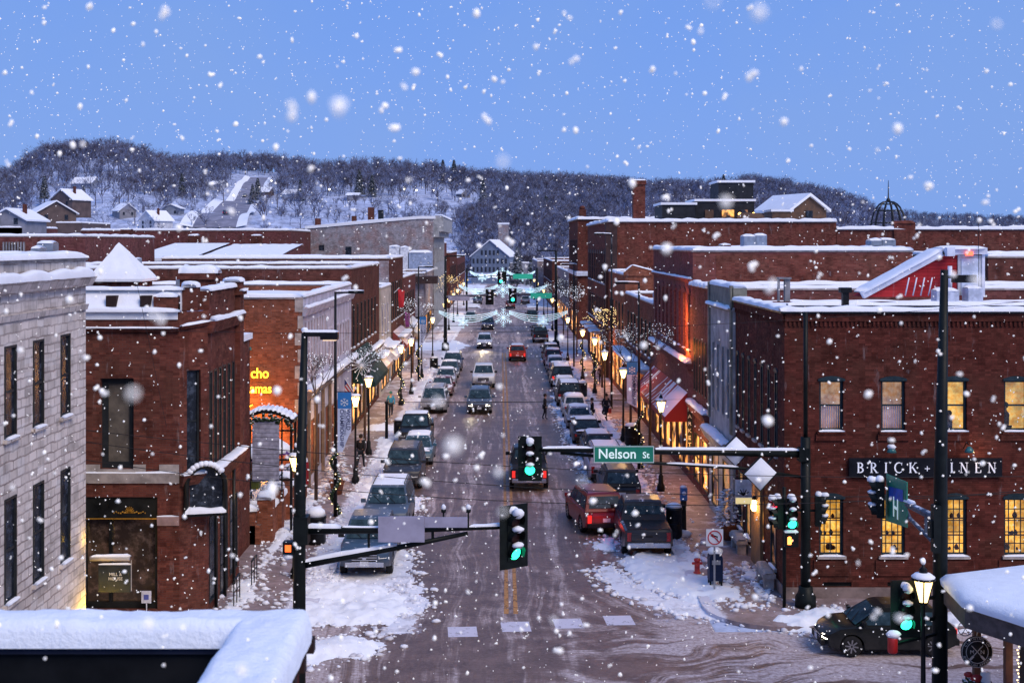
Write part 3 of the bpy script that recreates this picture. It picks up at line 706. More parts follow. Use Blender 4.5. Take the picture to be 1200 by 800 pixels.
# sloping snow covered roof above the south wall with two small openings
rf = MB(); rf.add([(ax0, ay0-.05, 10.27), (-10.6, ay0-.05, 10.27), (-10.6, ay0+.45, 10.98), (ax0, ay0+.45, 10.98), (ax0, ay0+1.2, 10.98), (-10.6, ay0+1.2, 10.98), (-10.6, ay0+1.2, 10.), (ax0, ay0+1.2, 10.), (ax0, ay0-.05, 10.), (-10.6, ay0-.05, 10.)],
    [(0, 1, 2, 3), (3, 2, 5, 4), (4, 5, 6, 7), (1, 9, 6, 5, 2), (0, 3, 4, 7, 8), (0, 8, 9, 1)])
rf.snow((ax0, ay0-.02, 10.26), (-10.5, ay0-.02, 10.26), .34, .14, .25); rf.snow((ax0, ay0+.5, 10.96), (-10.5, ay0+.5, 10.96), .5, .12, .25)
rfo = rf.build('roof', SNOW, A)
for xx in (-12.8, -11.68):
    m1 = MB(); m1.box(xx-.17, xx+.17, ay0+.02, ay0+.3, 10.42, 10.78); m1.build('roof_vent', pbr('vent_brown', (.03, .018, .016), .8), rfo)
rb = MB(); rb.box(ax0, cx_-.4, ay0+1.2, ay1-.1, 9.9, 10.2); rb.build('flat_roof', SNOW, A)
par = MB(); par.box(-10.6, -10.1, 42.55, 43.0, ah, 11.05); par.box(-10.15, -9.8, 43.0, ay1, ah, 10.9); par.box(-11.4, -10.6, 42.0, 42.3, ah, 10.75)
pr = par.build('parapet', BR_A, A)
sb = MB(); sb.snow((-10.35, 42.5, 11.04), (-10.35, 43.0, 11.04), .6, .2, .15); sb.snow((-9.97, 43.0, 10.9), (-9.97, ay1, 10.9), .5, .16, .25); sb.snow((-11.4, 42.15, 10.74), (-10.6, 42.15, 10.74), .36, .14, .2); sb.build('parapet_snow', SNOW, pr)
# end pier of the street front, rising higher
m1 = MB(); m1.box(-10.2, -9.62, 47.2, 47.9, 4.9, 10.6); m1.box(-10.3, -9.52, 47.1, 48.0, 10.6, 10.75); m1.box(-10.2, -9.62, 47.2, 47.9, 10.75, 11.1)
e = m1.build('pier', BR_A, A); sb = MB(); sb.snow((-9.9, 47.1, 11.09), (-9.9, 48, 11.09), .7, .2, .15); sb.snow((-9.55, 47.1, 10.74), (-9.55, 48, 10.74), .2, .1, .15); sb.build('pier_snow', SNOW, e)
# chimney further back
m1 = MB(); m1.box(-12.85, -11.45, 51.2, 52.2, 8, 11.3); m1.box(-12.95, -11.35, 51.1, 52.3, 11.05, 11.2); e = m1.build('chimney', BR_A, A); sb = MB(); sb.snow((-12.95, 51.7, 11.3), (-11.35, 51.7, 11.3), .9, .35, .25); sb.build('chimney_snow', SNOW, e)
m1 = MB(); m1.box(-20, -10.3, 47.9, 52.5, 0, 8.6); m1.build('rear_wing', BR_A, A); m1 = MB(); m1.box(-20.1, -10.2, 47.95, 52.6, 8.6, 8.85); m1.build('wing_roof', SNOW, A)
# arched hood over the corner door
hd = MB(); n = 14; hw, hz = .62, 4.55
c0 = Vector((-9.55, 42.55, 0)); du = Vector((u_.x, u_.y, 0)); dn = Vector((u_.y, -u_.x, 0))
du = Vector((1, .25, 0)).normalized(); dn = Vector((.25, -1, 0)).normalized(); c0 = Vector((-9.72, 42.15, 0))
pts = [c0+du*(hw*math.cos(PI-PI*i/n))+Vector((0, 0, hz+.62*math.sin(PI*i/n))) for i in range(n+1)]
pts = [c0-du*hw+Vector((0, 0, 3.6))]+pts+[c0+du*hw+Vector((0, 0, 3.6))]
hd.tube(pts, .09, 8); hd.tube([p-dn*.5 for p in pts], .07, 6)
for p in pts[1::3]: hd.bar(p, p-dn*.5, .05)
hd.bar(c0-du*.7+Vector((0, 0, 3.58)), c0+du*.7+Vector((0, 0, 3.58)), .12, .1)
ho = hd.build('door_hood', BLKP, A)
gl = MB(); gl.add([p-dn*.25 for p in pts], [tuple(range(len(pts)))]); gl.build('pane', GLASSD, ho)
sb = MB(); sb.snow(c0-du*.66+Vector((0, 0, 3.64)), c0+du*.66+Vector((0, 0, 3.64)), .3, .22, .12)
for i in range(4, 13): sb.ball(pts[i]+Vector((0, 0, .08)), .13, .16, .1, 7, 5)
sb.build('hood_snow', SNOW, ho)
for yy, xx in ((43.5, -9.68), (44.9, -9.68), (46.4, -9.68)):
    m1 = MB(); m1.tube([(xx, yy, .1), (xx, yy, 4.4)], .06, 8); m1.build('column', BLKP, A)
# hanging shop sign on a bracket from the limestone corner
sg = thing('hanging_sign', 'black hanging shop sign on a cream bracket beside the limestone corner', 'sign', (-11.7, 37.6, 3.4))
m1 = MB(); y_ = 37.4; m1.tube([(-12.0, y_, 3.3), (-10.85, y_, 3.3)], .075, 8); m1.build('bracket', CREAM, sg)
m1 = MB(); m1.box(-11.75, -10.82, y_-.03, y_+.03, 2.32, 3.1); mm = m1.build('sign_board', pbr('slate_sign', (.02, .026, .032), .5), sg)
m1 = MB(); m1.bar((-10.8, y_, 2.35), (-10.8, y_, 3.25), .02); m1.bar((-11.75, y_, 3.12), (-10.8, y_, 3.12), .03); m1.build('frame', CREAM, sg)
text('MILL &\nHOUSE', .13, pbr('white_paint', (.6, .6, .6), .6), face_mtx((-11.25, y_-.04, 2.78)), parent=mm)
sb = MB(); sb.snow((-11.95, y_, 3.36), (-10.82, y_, 3.36), .15, .07, .12); sb.snow((-11.75, y_, 3.13), (-10.8, y_, 3.13), .08, .04, .12); sb.build('sign_snow', SNOW, sg)
m1 = MB(); m1.box(-11.78, -11.46, 41.94, 41.96, .72, 1.12); m1.tube([(-11.62, 41.97, 0), (-11.62, 41.97, .8)], .02, 6); nn = m1.build('notice_board', pbr('white_board', (.6, .6, .68), .6), None, (-11.62, 41.95, .1))
tag(nn, 'small white notice card low against the dark shopfront glass', 'notice')
m1 = MB(); m1.box(-11.70, -11.54, 41.925, 41.938, .84, 1.0); m1.build('blue_mark', pbr('blue_ink', (.08, .1, .35), .6), nn)
# stair rails by the near shop door
for k, (yy, xx) in enumerate(((43.6, -9.1), (46.2, -9.0))):
    m1 = MB()
    for q in (0, .5, 1.0): m1.tube([(xx, yy+q, .12), (xx, yy+q, 1.0)], .02, 6)
    m1.tube([(xx, yy, 1.0), (xx, yy+1., 1.0)], .025, 6); m1.tube([(xx, yy, .6), (xx, yy+1., .6)], .018, 6); m1.snow((xx, yy, 1.02), (xx, yy+1, 1.02), .07, .05, .1)
    tag(m1.build('step_railing', BLKP, None, (xx, yy, .13)), ['black iron step railing at the corner door', 'black iron step railing further along the red brick front'][k], 'railing')

# ---- orange-lit brick building with the neon name
by0, by1, bh = 63., 83.6, 9.75
eb = []
for i in range(8): eb.append((.7+1.02*i, .7+1.02*i+.55, 5.7, 8.6, dict(fm=LILAC, dep=.2, sill=False)))
for i in range(8): eb.append((9.4+1.32*i, 9.4+1.32*i+.66, 5.6, 7.6, dict(fm=LILAC, dep=.2, sill=False, arch=.12)))
for i in range(5): eb.append((.6+1.9*i, .6+1.9*i+1.4, .6, 3.4, dict(fm=WOODB, dep=.25, sill=False, gm=GLASSF)))
for i in range(4): eb.append((10.5+2.4*i, 10.5+2.4*i+1.7, .5, 3.2, dict(fm=GREYP, dep=.25, sill=False, gm=GLASSW if i % 2 else GLASSF)))
B = block('brick_building', 'orange brick building with yellow neon lettering on its lit side wall', -26, -9.8, by0, by1, bh, BR_B, capw=.5, caph=.2)
fb = MB(); fb.facade((-9.77, by0+.03), (0, 1), by1-by0-.06, .0, bh+.1, [o[:4] for o in eb], .09)
fr = fb.build('street_front', LILAC, B); PB = fac_P((-9.77, by0+.03), (0, 1))
for o in eb:
    k = dict(o[4]); k['dep'] = .07; window(B, PB, *o[:4], k.pop('fm'), k.pop('gm', GLASSD), **k)
ledge(B, (-9.77, by0, 5.2), (-9.77, by1, 5.2), .55, .5, (1, 0), pbr('brown_fascia', (.16, .12, .11), .8, 0, .3), 'shop_cornice', .2)
ledge(B, (-9.77, by0, 9.3), (-9.77, by1, 9.3), .3, .4, (1, 0), LILAC, 'cornice', .12)
q = MB()
for i in range(12):
    z_ = .1+i*.82; w_ = .34 if i % 2 else .2; q.box(-9.8-w_, -9.76, by0-.03, by0+.2, z_, z_+.62)
q.build('quoins', STONE_T, B)
# three extra piers of brown wood on the ground floor
for yy in (64.5, 66.9, 69.6, 72.4):
    m1 = MB(); m1.box(-9.75, -9.6, yy, yy+.22, .1, 4.6); m1.build('pilaster', pbr('tan_pilaster', (.20, .13, .09), .7), B)
NEON = emis('yellow_neon', (1, .66, .05), 1.7)
nn = thing('neon_sign', 'yellow neon lettering glowing on the orange brick side wall', 'sign', (-12.2, by0, 5.6))
text('cho', .72, NEON, face_mtx((-11.85, by0-.10, 6.1)), parent=nn, bold=.008, ext=.03, sx=.85)
text('Lamas', .66, NEON, face_mtx((-11.92, by0-.10, 5.35)), parent=nn, bold=.008, ext=.03, sx=.8)
m1 = MB(); m1.tube([(-13.3+.1*i, by0-.1, 4.66+.12*math.sin(i*.55)-.006*i) for i in range(12)], .035, 6); m1.build('swash', NEON, nn)
for xx, zz, pw in ((-12.4, 3.9, 300), (-11.2, 3.2, 170), (-13.2, 5.2, 160)):
    plight((xx, by0-1.0, zz), (1, .40, .05), pw, .12)
lm = thing('wall_lamp', 'teal domed gooseneck lamp above the yellow neon lettering', 'wall lamp', (-12.5, by0, 7.4))
m1 = MB(); m1.tube([(-12.4, by0, 7.9), (-12.4, by0-.5, 7.95), (-12.4, by0-.62, 7.6)], .03, 6); m1.build('arm', BLACK, lm)
m1 = MB(); m1.lathe((-12.4, by0-.62, 7.3), [(.27, 0), (.24, .1), (.14, .22), (.05, .3)], 12); m1.build('shade', pbr('teal_enamel', (.03, .16, .17), .4), lm)
# blue-white slanting awning seen between the two buildings
m1 = MB(); aw = thing('window_awning', 'small pale striped awning jutting out beside the neon lettering', 'awning', (-12.9, 58, 7.2))
m1.add([(-13.55, 62.9, 8.05), (-13.1, 62.9, 8.2), (-12.3, 62.0, 6.5), (-12.75, 61.95, 6.4), (-13.55, 62.9, 7.9), (-13.1, 62.9, 8.05), (-12.3, 62.0, 6.38), (-12.75, 61.95, 6.28)], [(0,1,2,3),(7,6,5,4),(0,3,7,4),(3,2,6,7),(2,1,5,6),(1,0,4,5)])
m1.build('canvas', pbr('pale_canvas', (.55, .62, .75), .8), aw); m1 = MB(); m1.bar((-13.5, 63, 6.4), (-12.5, 62, 6.35), .05); m1.build('frame', BLACK, aw)

# ---- raised patio between the two brick buildings
pt = thing('patio', 'raised brick patio with snow on its wall and railings beside the neon lit wall', 'patio', (-12, 56, 0))
m1 = MB(); m1.box(-18, -9.9, 52.6, 62.95, 0, .9)
for yy in (53.0, 55.2, 57.4, 59.6, 61.8): m1.box(-10.1, -9.45, yy, yy+.6, 0, 1.9)
m1.box(-9.95, -9.62, 53.6, 61.8, 0, 1.35); m1.box(-18, -10.1, 52.6, 52.9, 0, 1.5)
m1.build('wall', BR_B, pt)
m1 = MB()
for yy in (53.0, 55.2, 57.4, 59.6, 61.8): m1.snow((-9.78, yy-.05, 1.9), (-9.78, yy+.65, 1.9), .75, .3, .2)
m1.snow((-9.8, 53.6, 1.35), (-9.8, 61.8, 1.35), .5, .22, .2); m1.snow((-14, 56, .9), (-14, 62.5, .9), 6.5, .25, .4); m1.snow((-17.5, 52.75, 1.5), (-10, 52.75, 1.5), .5, .25, .3)
m1.build('wall_snow', SNOW, pt)
m1 = MB()
for k in range(10):
    yy = 53.8+k*.85; m1.tube([(-9.8, yy, 1.3), (-9.8, yy, 2.2)], .02, 5)
m1.tube([(-9.8, 53.6, 2.2), (-9.8, 62, 2.2)], .025, 6); m1.tube([(-9.8, 53.6, 1.75), (-9.8, 62, 1.75)], .018, 6); m1.build('railing', BLACK, pt)
patio_chair = None
def cafe_table():
    t = thing('patio_table', 'round patio table heaped with snow', 'table', (0, 0, 0), group='snowed-in patio tables')
    m = MB(); m.lathe((0, 0, .7), [(.02, 0), (.42, 0), (.42, .04), (.02, .04)], 14); m.build('table_top', BLACK, t)
    m = MB(); m.tube([(0, 0, .0), (0, 0, .7)], .04, 8); m.lathe((0, 0, 0), [(.25, 0), (.22, .03), (.03, .05)], 10); m.build('pedestal', BLACK, t)
    m = MB(); m.ball((0, 0, .76), .40, .40, .28, 12, 8, .3); m.build('snow_cap', SNOW, t)
    return t
def cafe_chair():
    t = thing('patio_chair', 'metal patio chair capped with snow', 'chair', (0, 0, 0), group='snowed-in patio chairs')
    m = MB(); m.box(-.2, .2, -.2, .2, .43, .46); m.build('seat', BLACK, t)
    m = MB(); m.tube([(-.19, .2, .45), (-.19, .24, .9), (.19, .24, .9), (.19, .2, .45)], .018, 6)
    for k in range(4): m.tube([(-.12+.08*k, .21, .5), (-.12+.08*k, .24, .9)], .008, 4)
    m.build('backrest', BLACK, t)
    for sx_ in (-1, 1):
        for sy_ in (-1, 1):
            m = MB(); m.tube([(sx_*.19, sy_*.19, 0), (sx_*.19, sy_*.19, .44)], .016, 6); m.build('leg', BLACK, t)
    m = MB(); m.ball((0, 0, .5), .24, .24, .2, 10, 6, .3); m.build('snow_cap', SNOW, t)
    return t
ct = cafe_table(); ct.location = (-11.2, 54.6, .9); mp = childmap_of(ct); ct['label'] = 'round patio table heaped with snow, nearest the camera'
for k, p in enumerate(((-11.2, 57.4, .9), (-11.4, 60.2, .9))):
    dup(ct, mp, p, .3, ['round patio table heaped with snow, middle one beside the railing', 'round patio table heaped with snow, farthest from the camera'][k])
cc = cafe_chair(); cc.location = (-10.5, 54.3, .9); cc.rotation_euler.z = .9; mp = childmap_of(cc)
lb = ['snowy patio chair between the nearest table and the railing', 'snowy patio chair on the inner side of the nearest table', 'snowy patio chair between the middle table and the railing', 'snowy patio chair on the inner side of the middle table', 'snowy patio chair beside the farthest table']
cc['label'] = lb[0]
for k, (x, y, r) in enumerate(((-12, 54.9, -1.2), (-10.6, 57.9, .8), (-12, 57.2, -1.4), (-10.7, 60.5, 1.1))): dup(cc, mp, (x, y, .9), r, lb[k+1])
# arched timber marquee with slatted panel
mq = thing('arched_marquee', 'tall entrance arch with snowy curved top and a grey slatted panel', 'entrance arch', (-10.1, 55, 0))
yq = 55.; xl, xr = ax(281, yq), ax(344, yq)
m1 = MB()
for xx in (xl+.12, xr-.1):
    for dy in (0, 1.1): m1.bar((xx, yq+dy, .1), (xx, yq+dy, 5.0), .1)
m1.bar((xl+.45, yq, 1.9), (xl+.45, yq, 5.), .06); m1.bar((xr-.5, yq, 1.5), (xr-.5, yq, 5.), .06)
for zz in (2.35, 3.2, 4.45): m1.bar((xl, yq+.05, zz), (xr, yq+.05, zz), .07)
m1.build('frame', BLACK, mq)
m1 = MB(); n = 12; top = [(xl-.02+(xr-xl+.04)*i/n, 4.95+.42*math.sin(PI*i/n)) for i in range(n+1)]
m1.prism(top+[(x, z-.16) for x, z in reversed(top)], yq-.1, yq+1.2); m1.build('arch_beam', BLACK, mq)
m1 = MB()
for i in range(n): m1.snow((top[i][0], yq+.5, top[i][1]-.02), (top[i+1][0], yq+.5, top[i+1][1]-.02), 1.3, .13, .1)
m1.build('arch_snow', SNOW, mq)
GREEN = pbr('evergreen_garland', (.03, .05, .025), .8, 0, .6, 14, dust=.8)
m1 = MB()
for i in range(90):
    t_ = random.random(); x_ = xl+(xr-xl)*t_; z_ = 4.82+.36*math.sin(PI*t_)-random.random()*.3
    m1.ball((x_, yq-.14-random.random()*.08, z_), .05+.05*random.random(), .05, .06, 5, 4, .5)
m1.build('garland', GREEN, mq)
m1 = MB()
for i in range(14):
    z_ = 2.38+i*.183; m1.box(ax(296.5, yq), ax(327.5, yq), yq-.16, yq-.10+.02*(i % 2), z_, z_+.168)
m1.box(ax(296.5, yq), ax(327.5, yq), yq-.09, yq-.05, 2.3, 4.98)
m1.build('slatted_panel', pbr('grey_lilac_slats', (.27, .27, .36), .7, 0, .35, 4), mq)
# green canopy, heater light and red hanging banner in the patio
m1 = MB(); m1.box(ax(287, 57), ax(303, 57), 57, 57.5, az(573, 57), az(563, 57)); tag(m1.build('menu_sign', pbr('moss_green_paint', (.12, .15, .03), .6), None, (-11.1, 57.2, 1.6)), 'moss green painted board under the grey slatted panel', 'sign')
m1 = MB(); m1.tube([(-9.35, 60.6, .1), (-9.35, 60.6, 2.2)], .02, 6); m1.box(-9.6, -9.1, 60.57, 60.6, 1.1, 2.15); tag(m1.build('red_banner', pbr('red_cloth', (.32, .012, .02), .8), None, (-9.35, 60.6, .13)), 'red upright banner beside the patio brick wall', 'banner')
def parasol(nm, lb, x, y, c, r=1.2, h=2.7):
    t = thing('patio_umbrella', lb, 'umbrella', (x, y, .9), group='umbrellas over the patio'); m = MB(); m.tube([(x, y, .9), (x, y, .9+h)], .03, 6); m.build('pole', BLACK, t)
    m = MB(); m.lathe((x, y, .9+h-.55), [(r, 0), (r*.55, .32), (.05, .6)], 8); k = m.build('canopy', pbr(nm, c, .8), t)
    m = MB(); m.lathe((x, y, .9+h-.50), [(r*.9, 0.02), (r*.55, .34), (.05, .62)], 10); m.build('canopy_snow', SNOW, t)
parasol('purple_canvas', 'purple patio umbrella left of the slatted panel', -11.4, 58.6, (.10, .04, .2), 1.0, 2.3)
parasol('plum_canvas', 'plum patio umbrella right of the slatted panel', -10.6, 60.9, (.12, .05, .24), .9, 2.2)

# ---- the rest of the left row
def rowops(y0, y1, sp, w, b0, b1, off=.8, **k):
    n = int((y1-y0-off)/sp); return [(off+i*sp, off+i*sp+w, b0, b1, dict(k)) for i in range(n)]
def shopops(y0, y1, sp=2.6, gm=None, **k):
    n = int((y1-y0-.5)/sp); return [(.5+i*sp, .5+i*sp+sp-.5, .5, 3.2, dict(gm=[GLASSW, GLASSF, GLASSD, GLASSW][(i+int(y0)) % 4], fm=FRM_D, sill=False, rows=1, cols=1, dep=.2, **k)) for i in range(n)]
C = block('brick_building', 'dark brown brick building with a plain snow edged roof left of the street', -32, -9.8, 83.8, 103, 10.8, BR_C, east=rowops(83.8, 103, 2.4, .9, 5.6, 8.4, fm=FRM_D)+shopops(83.8, 103))
ledge(C, (-9.8, 83.8, 4.6), (-9.8, 103, 4.6), .5, .4, (1, 0), WOODB, 'shop_cornice', .2)
D = block('cream_building', 'narrow cream rendered building with a lower roof on the left side', -24, -9.7, 103.2, 113, 8.8, CREAM, east=rowops(103, 113, 2.6, 1.1, 5.0, 7.4, fm=LILAC)+shopops(103, 113))
D2 = block('brick_building', 'grey side walled shop building beside the cream one', -30, -9.8, 113.2, 128, 11.1, BR_C, east=rowops(113, 128, 2.2, .9, 5.5, 9.0, fm=FRM_D)+shopops(113, 128))
m1 = MB(); m1.facade((-29.9, 113.17), (1, 0), 20.0, 0, 10.95); m1.build('grey_side_wall', BR_G, D2)
D3 = block('brick_building', 'low reddish brick shop at the left corner before the cross street', -28, -9.8, 128.2, 146.5, 9.0, BR_D, east=rowops(128, 146, 2.3, 1.0, 4.8, 7.4, fm=FRM_D)+shopops(128, 146))
E1 = block('white_front_building', 'small pale fronted building past the cross street with big rooftop boxes', ax(459, 162), -9.8, 162, 183.5, 8.6, BR_G, east=shopops(162, 183), south=[(1.6, 4.0, .3, 3.2, dict(gm=GLASSF, sill=False, fm=FRM_D))])
m1 = MB(); x0_, x1_ = ax(478, 161.7), ax(512, 161.7); m1.box(x0_-1.8, x1_, 161.2, 165, 7.4, 8.3); m1.build('dark_canopy', pbr('dark_fascia', (.05, .03, .028), .7), E1)
for k, (ua, ub, va, vb) in enumerate(((456, 468, 289, 303), (469, 478, 290, 304), (479, 506, 296, 304))):
    m1 = MB(); m1.box(ax(ua, 166), ax(ub, 166), 166, 168.5, az(vb, 166)-1.2, az(va, 166)); cc_ = m1.build('rooftop_unit', pbr('blue_grey_unit' if k > 1 else 'snowed_unit', (.3, .38, .55) if k > 1 else (.7, .74, .85), .6), E1)
    sb = MB(); sb.snow((ax(ua, 166), 167.2, az(va, 166)), (ax(ub, 166), 167.2, az(va, 166)), 2.6, .3, .5); sb.build('unit_snow', SNOW, cc_)
# large grey painted side wall with sloping snowy roof
Eb = thing('grey_brick_building', 'large three storey building with a grey painted brick side wall and sloping snowy roof', 'building', (-20, 195, 0))
x0_, x1_, y_ = ax(341, 184), ax(508, 184), 184.
prof = [(x0_, 0), (x1_, 0), (x1_, 16.1), (ax(470, 184), 15.9), (x0_+2.6, 14.7), (x0_, 14.6)]
m1 = MB(); n = len(prof); m1.add([(a, y_, b) for a, b in prof]+[(a, y_+34, b) for a, b in prof], [tuple(range(n)), tuple(range(n, 2*n))[::-1], (1, 1+n, 2+n, 2), (0, 5, 5+n, n)])
m1.build('wall', BR_G, Eb)
m1 = MB(); n = 24; vs = []
for j in range(5):
    for i in range(n+1):
        t_ = i/n; xx = x0_+2+(x1_-x0_-2+.3)*t_; zz = 14.8+(16.25-14.8)*min(1, t_*1.15)+.9*math.sin(min(1, t_*1.9)*PI/2)*(j/4)**.8*(1-.75*t_); vs.append((xx, y_-.15+j*4, zz+.15))
m1.add(vs, [(j*(n+1)+i, j*(n+1)+i+1, (j+1)*(n+1)+i+1, (j+1)*(n+1)+i) for j in range(4) for i in range(n)]+[(i, i+1, i+1, i) for i in ()], sm=True)
m1.add([v for v in vs[:n+1]]+[(a, b, c-.4) for a, b, c in vs[:n+1]], [(i, n+1+i, n+2+i, i+1) for i in range(n)])
m1.build('roof', SNOW, Eb)
m1 = MB()
for ua, ub, vt in ((412, 417, 253), (431, 438, 243), (443, 449, 246), (369, 375, 256)): m1 = MB(); m1.box(ax(ua, 188), ax(ub, 188), 188, 189, 14, az(vt, 188)); m1.build('chimney', BR_C if ua < 440 else DKMET, Eb)
for ua, ub, va, vb in ((374, 380, 287, 293), (405, 412, 289, 302)): m1 = MB(); m1.box(ax(ua, 184), ax(ub, 184), 183.93, 184.02, az(vb, 184), az(va, 184)); m1.build('window', GLASSD, Eb)
m1 = MB(); m1.box(x1_, x1_+1.4, 184, 218, 14.2, 16.3); m1.box(x1_+.0, x1_+.8, 184, 218, 13.4, 14.2); cn = m1.build('cornice', STG, Eb); sb = MB(); sb.snow((x1_+.7, 184, 16.3), (x1_+.7, 218, 16.3), 1.6, .35, .8); sb.build('cornice_snow', SNOW, cn)
m1 = MB(); m1.facade((x1_+.05, 184.), (0, 1), 34, 0, 14, [(1+2.6*i, 2.2+2.6*i, b0, b0+2.2) for i in range(12) for b0 in (5.2, 9.6)], .2); m1.build('street_front', STG, Eb)
m1 = MB(); m1.quad((x1_-.2, 184.1, 0.2), (x1_-.2, 217, .2), (x1_-.2, 217, 13), (x1_-.2, 184.1, 13)); m1.build('window_band', GLASSD, Eb)
F1 = block('brick_building', 'red brick building beyond the big grey one', -26, -9.8, 246, 285, 10.6, BR_A, east=rowops(246, 285, 3.2, 1.3, 5, 8, fm=FRM_D)+shopops(246, 285, 4.))
F2 = block('brick_building', 'farthest brick building on the left side of the street', -26, -9.8, 287, 350, 9.2, BR_D, east=rowops(287, 350, 4, 1.6, 5, 7.6, fm=FRM_D)+shopops(287, 350, 5.))
F0 = block('brick_building', 'brick shop building right after the big grey one', -24, -9.8, 218.5, 231, 12.5, BR_D, east=rowops(218, 231, 2.8, 1.2, 5, 8, fm=FRM_D)+shopops(218, 231, 3.))

# ---- roofs behind the row
G1 = block('brick_building', 'low brick building with a chimney stump behind the pyramid roof', -42, -25.5, 84, 118, 10.3, BR_C)
G2 = block('brick_warehouse', 'long red brick building with piers across the left background', ax(95, 165), ax(341, 165), 165, 182, 14.1, BR_D, caph=.25)
for uu in (147, 226, 300):
    m1 = MB(); m1.box(ax(uu-6, 150), ax(uu+6, 150), 150, 151.2, 8, az(269 if uu < 200 else 276, 150)); cc_ = m1.build('chimney', BR_C, G2); sb = MB(); sb.snow((ax(uu-6, 150), 150.6, az(269 if uu < 200 else 276, 150)), (ax(uu+6, 150), 150.6, az(269 if uu < 200 else 276, 150)), 1.2, .2, .3); sb.build('chimney_snow', SNOW, cc_)
def shed(name, label, ua, ub, Y0, Y1, z0, z1, wm):
    t = thing(name, label, 'building', (ax((ua+ub)/2, Y0), Y0, 0)); a, b = ax(ua, Y0), ax(ub, Y0)
    m = MB(); m.add([(a, Y0, 0), (b, Y0, 0), (b, Y1, 0), (a, Y1, 0), (a, Y0, z0), (b, Y0, z0), (b, Y1, z1), (a, Y1, z1)], [(0,1,5,4),(1,2,6,5),(2,3,7,6),(3,0,4,7)]); m.build('wall', wm, t)
    m = MB(); nx, ny = 20, 8; vs = [(a-.2+(b-a+.4)*i/nx, Y0-.2+(Y1-Y0+.4)*j/ny, z0+.12+(z1-z0)*j/ny+.08*mn.noise(Vector((a+i, Y0+j, 0)))) for j in range(ny+1) for i in range(nx+1)]
    m.add(vs, [(j*(nx+1)+i, j*(nx+1)+i+1, (j+1)*(nx+1)+i+1, (j+1)*(nx+1)+i) for j in range(ny) for i in range(nx)], sm=True)
    m.add([v for v in vs[:nx+1]]+[(p[0], p[1], p[2]-.3) for p in vs[:nx+1]], [(i, nx+1+i, nx+2+i, i+1) for i in range(nx)]); m.build('roof', SNOW, t)
    return t
s1 = shed('shed_roofed_building', 'low building with broad sloping snow roof before the long brick building, left part', 153, 222, 128, 146, 10.9, 12.4, BR_C)
s2 = shed('shed_roofed_building', 'low building with broad sloping snow roof before the long brick building, right part', 232, 320, 128, 146, 10.9, 12.3, BR_D)
s3 = shed('shed_roofed_building', 'brown walled building with a thin snow roof right of the shed roofs', 322, 345, 118, 135, 10.4, 11.2, BR_C)
H1 = block('brick_building', 'brown brick building with corrugated snowy roof edge behind the corner block', -38, -25, 62, 82, 10.9, BR_C)
H2 = block('brick_building', 'low flat roofed building with a snowy roof directly behind the limestone one', -60, -20, 38.5, 56, 10.4, BR_C, caph=.3)
H3 = block('brick_building', 'wide brick building with snow lined roof at the far left edge', ax(-40, 100), ax(100, 100), 100, 120, 13.0, BR_D)
m1 = MB()
for i in range(8): m1 = MB(); x_ = ax(4+i*3.4, 99.9); m1.box(x_, x_+.09, 99.75, 99.95, 10.7, 12.6); m1.build('pilaster', GREYP, H3)
for t_, (ua, ub, vt, Y, bt) in zip((G1, H2, H3, H1, H2), ((157, 163, 303, 90, 9.5), (36, 47, 291, 50, 9.8), (160, 175, 0, 0, 0), (206, 222, 327, 66, 10), (43, 62, 285, 54, 10))):
    if not Y: continue
    m1 = MB(); m1.box(ax(ua, Y), ax(ub, Y), Y, Y+.7, bt, az(vt, Y)); cc_ = m1.build('roof_vent', GALV, t_); sb = MB(); sb.snow((ax(ua, Y), Y+.35, az(vt, Y)), (ax(ub, Y), Y+.35, az(vt, Y)), .8, .12, .2); sb.build('vent_snow', SNOW, cc_)
# pyramid roofed turret
T = thing('pyramid_roof_turret', 'square turret with a snow covered pyramid roof behind the limestone building', 'turret', (-18.1, 60, 0))
yb = 59.; c_ = (ax(133, yb), yb+1.5); hw = 1.28
m1 = MB(); m1.box(c_[0]-hw*.85, c_[0]+hw*.85, c_[1]-hw*.85, c_[1]+hw*.85, 0, 10.7); m1.build('wall', BR_C, T)
m1 = MB(); n = 10; apex = Vector((ax(128, yb), c_[1], az(284, c_[1]))); zb = az(327, yb+.2)
cs = [Vector((c_[0]+a*hw, c_[1]+b*hw, zb)) for a, b in ((-1, -1), (1, -1), (1, 1), (-1, 1))]
for k in range(4):
    A_, B_ = cs[k], cs[(k+1) % 4]; vs = []; fs = []
    for i in range(n+1):
        for j in range(n+1):
            p = A_.lerp(B_, j/n).lerp(apex, i/n); e_ = min(1, i*(n-i)/6)*.06; p = p+Vector((0, 0, e_*mn.noise(p*3)+.05*math.sin(PI*min(1, i/n*3)))); vs.append(p)
    fs = [(i*(n+1)+j, i*(n+1)+j+1, (i+1)*(n+1)+j+1, (i+1)*(n+1)+j) for i in range(n) for j in range(n)]
    m1.add(vs, fs, sm=True)
m1.box(c_[0]-hw, c_[0]+hw, c_[1]-hw, c_[1]+hw, zb-.12, zb)
m1.build('roof', SNOW, T)
# ================================================================== RIGHT ROW
BR_R = brick('maroon_brick', (.085, .022, .017), (.125, .036, .027), (.05, .025, .02), .6)
BR_S = brick('rose_brick', (.17, .05, .048), (.21, .07, .062), (.17, .1, .1), .35)
BR_T = brick('weathered_red_brick', (.14, .038, .028), (.20, .07, .05), (.16, .1, .09), .65)
XR = 9.9
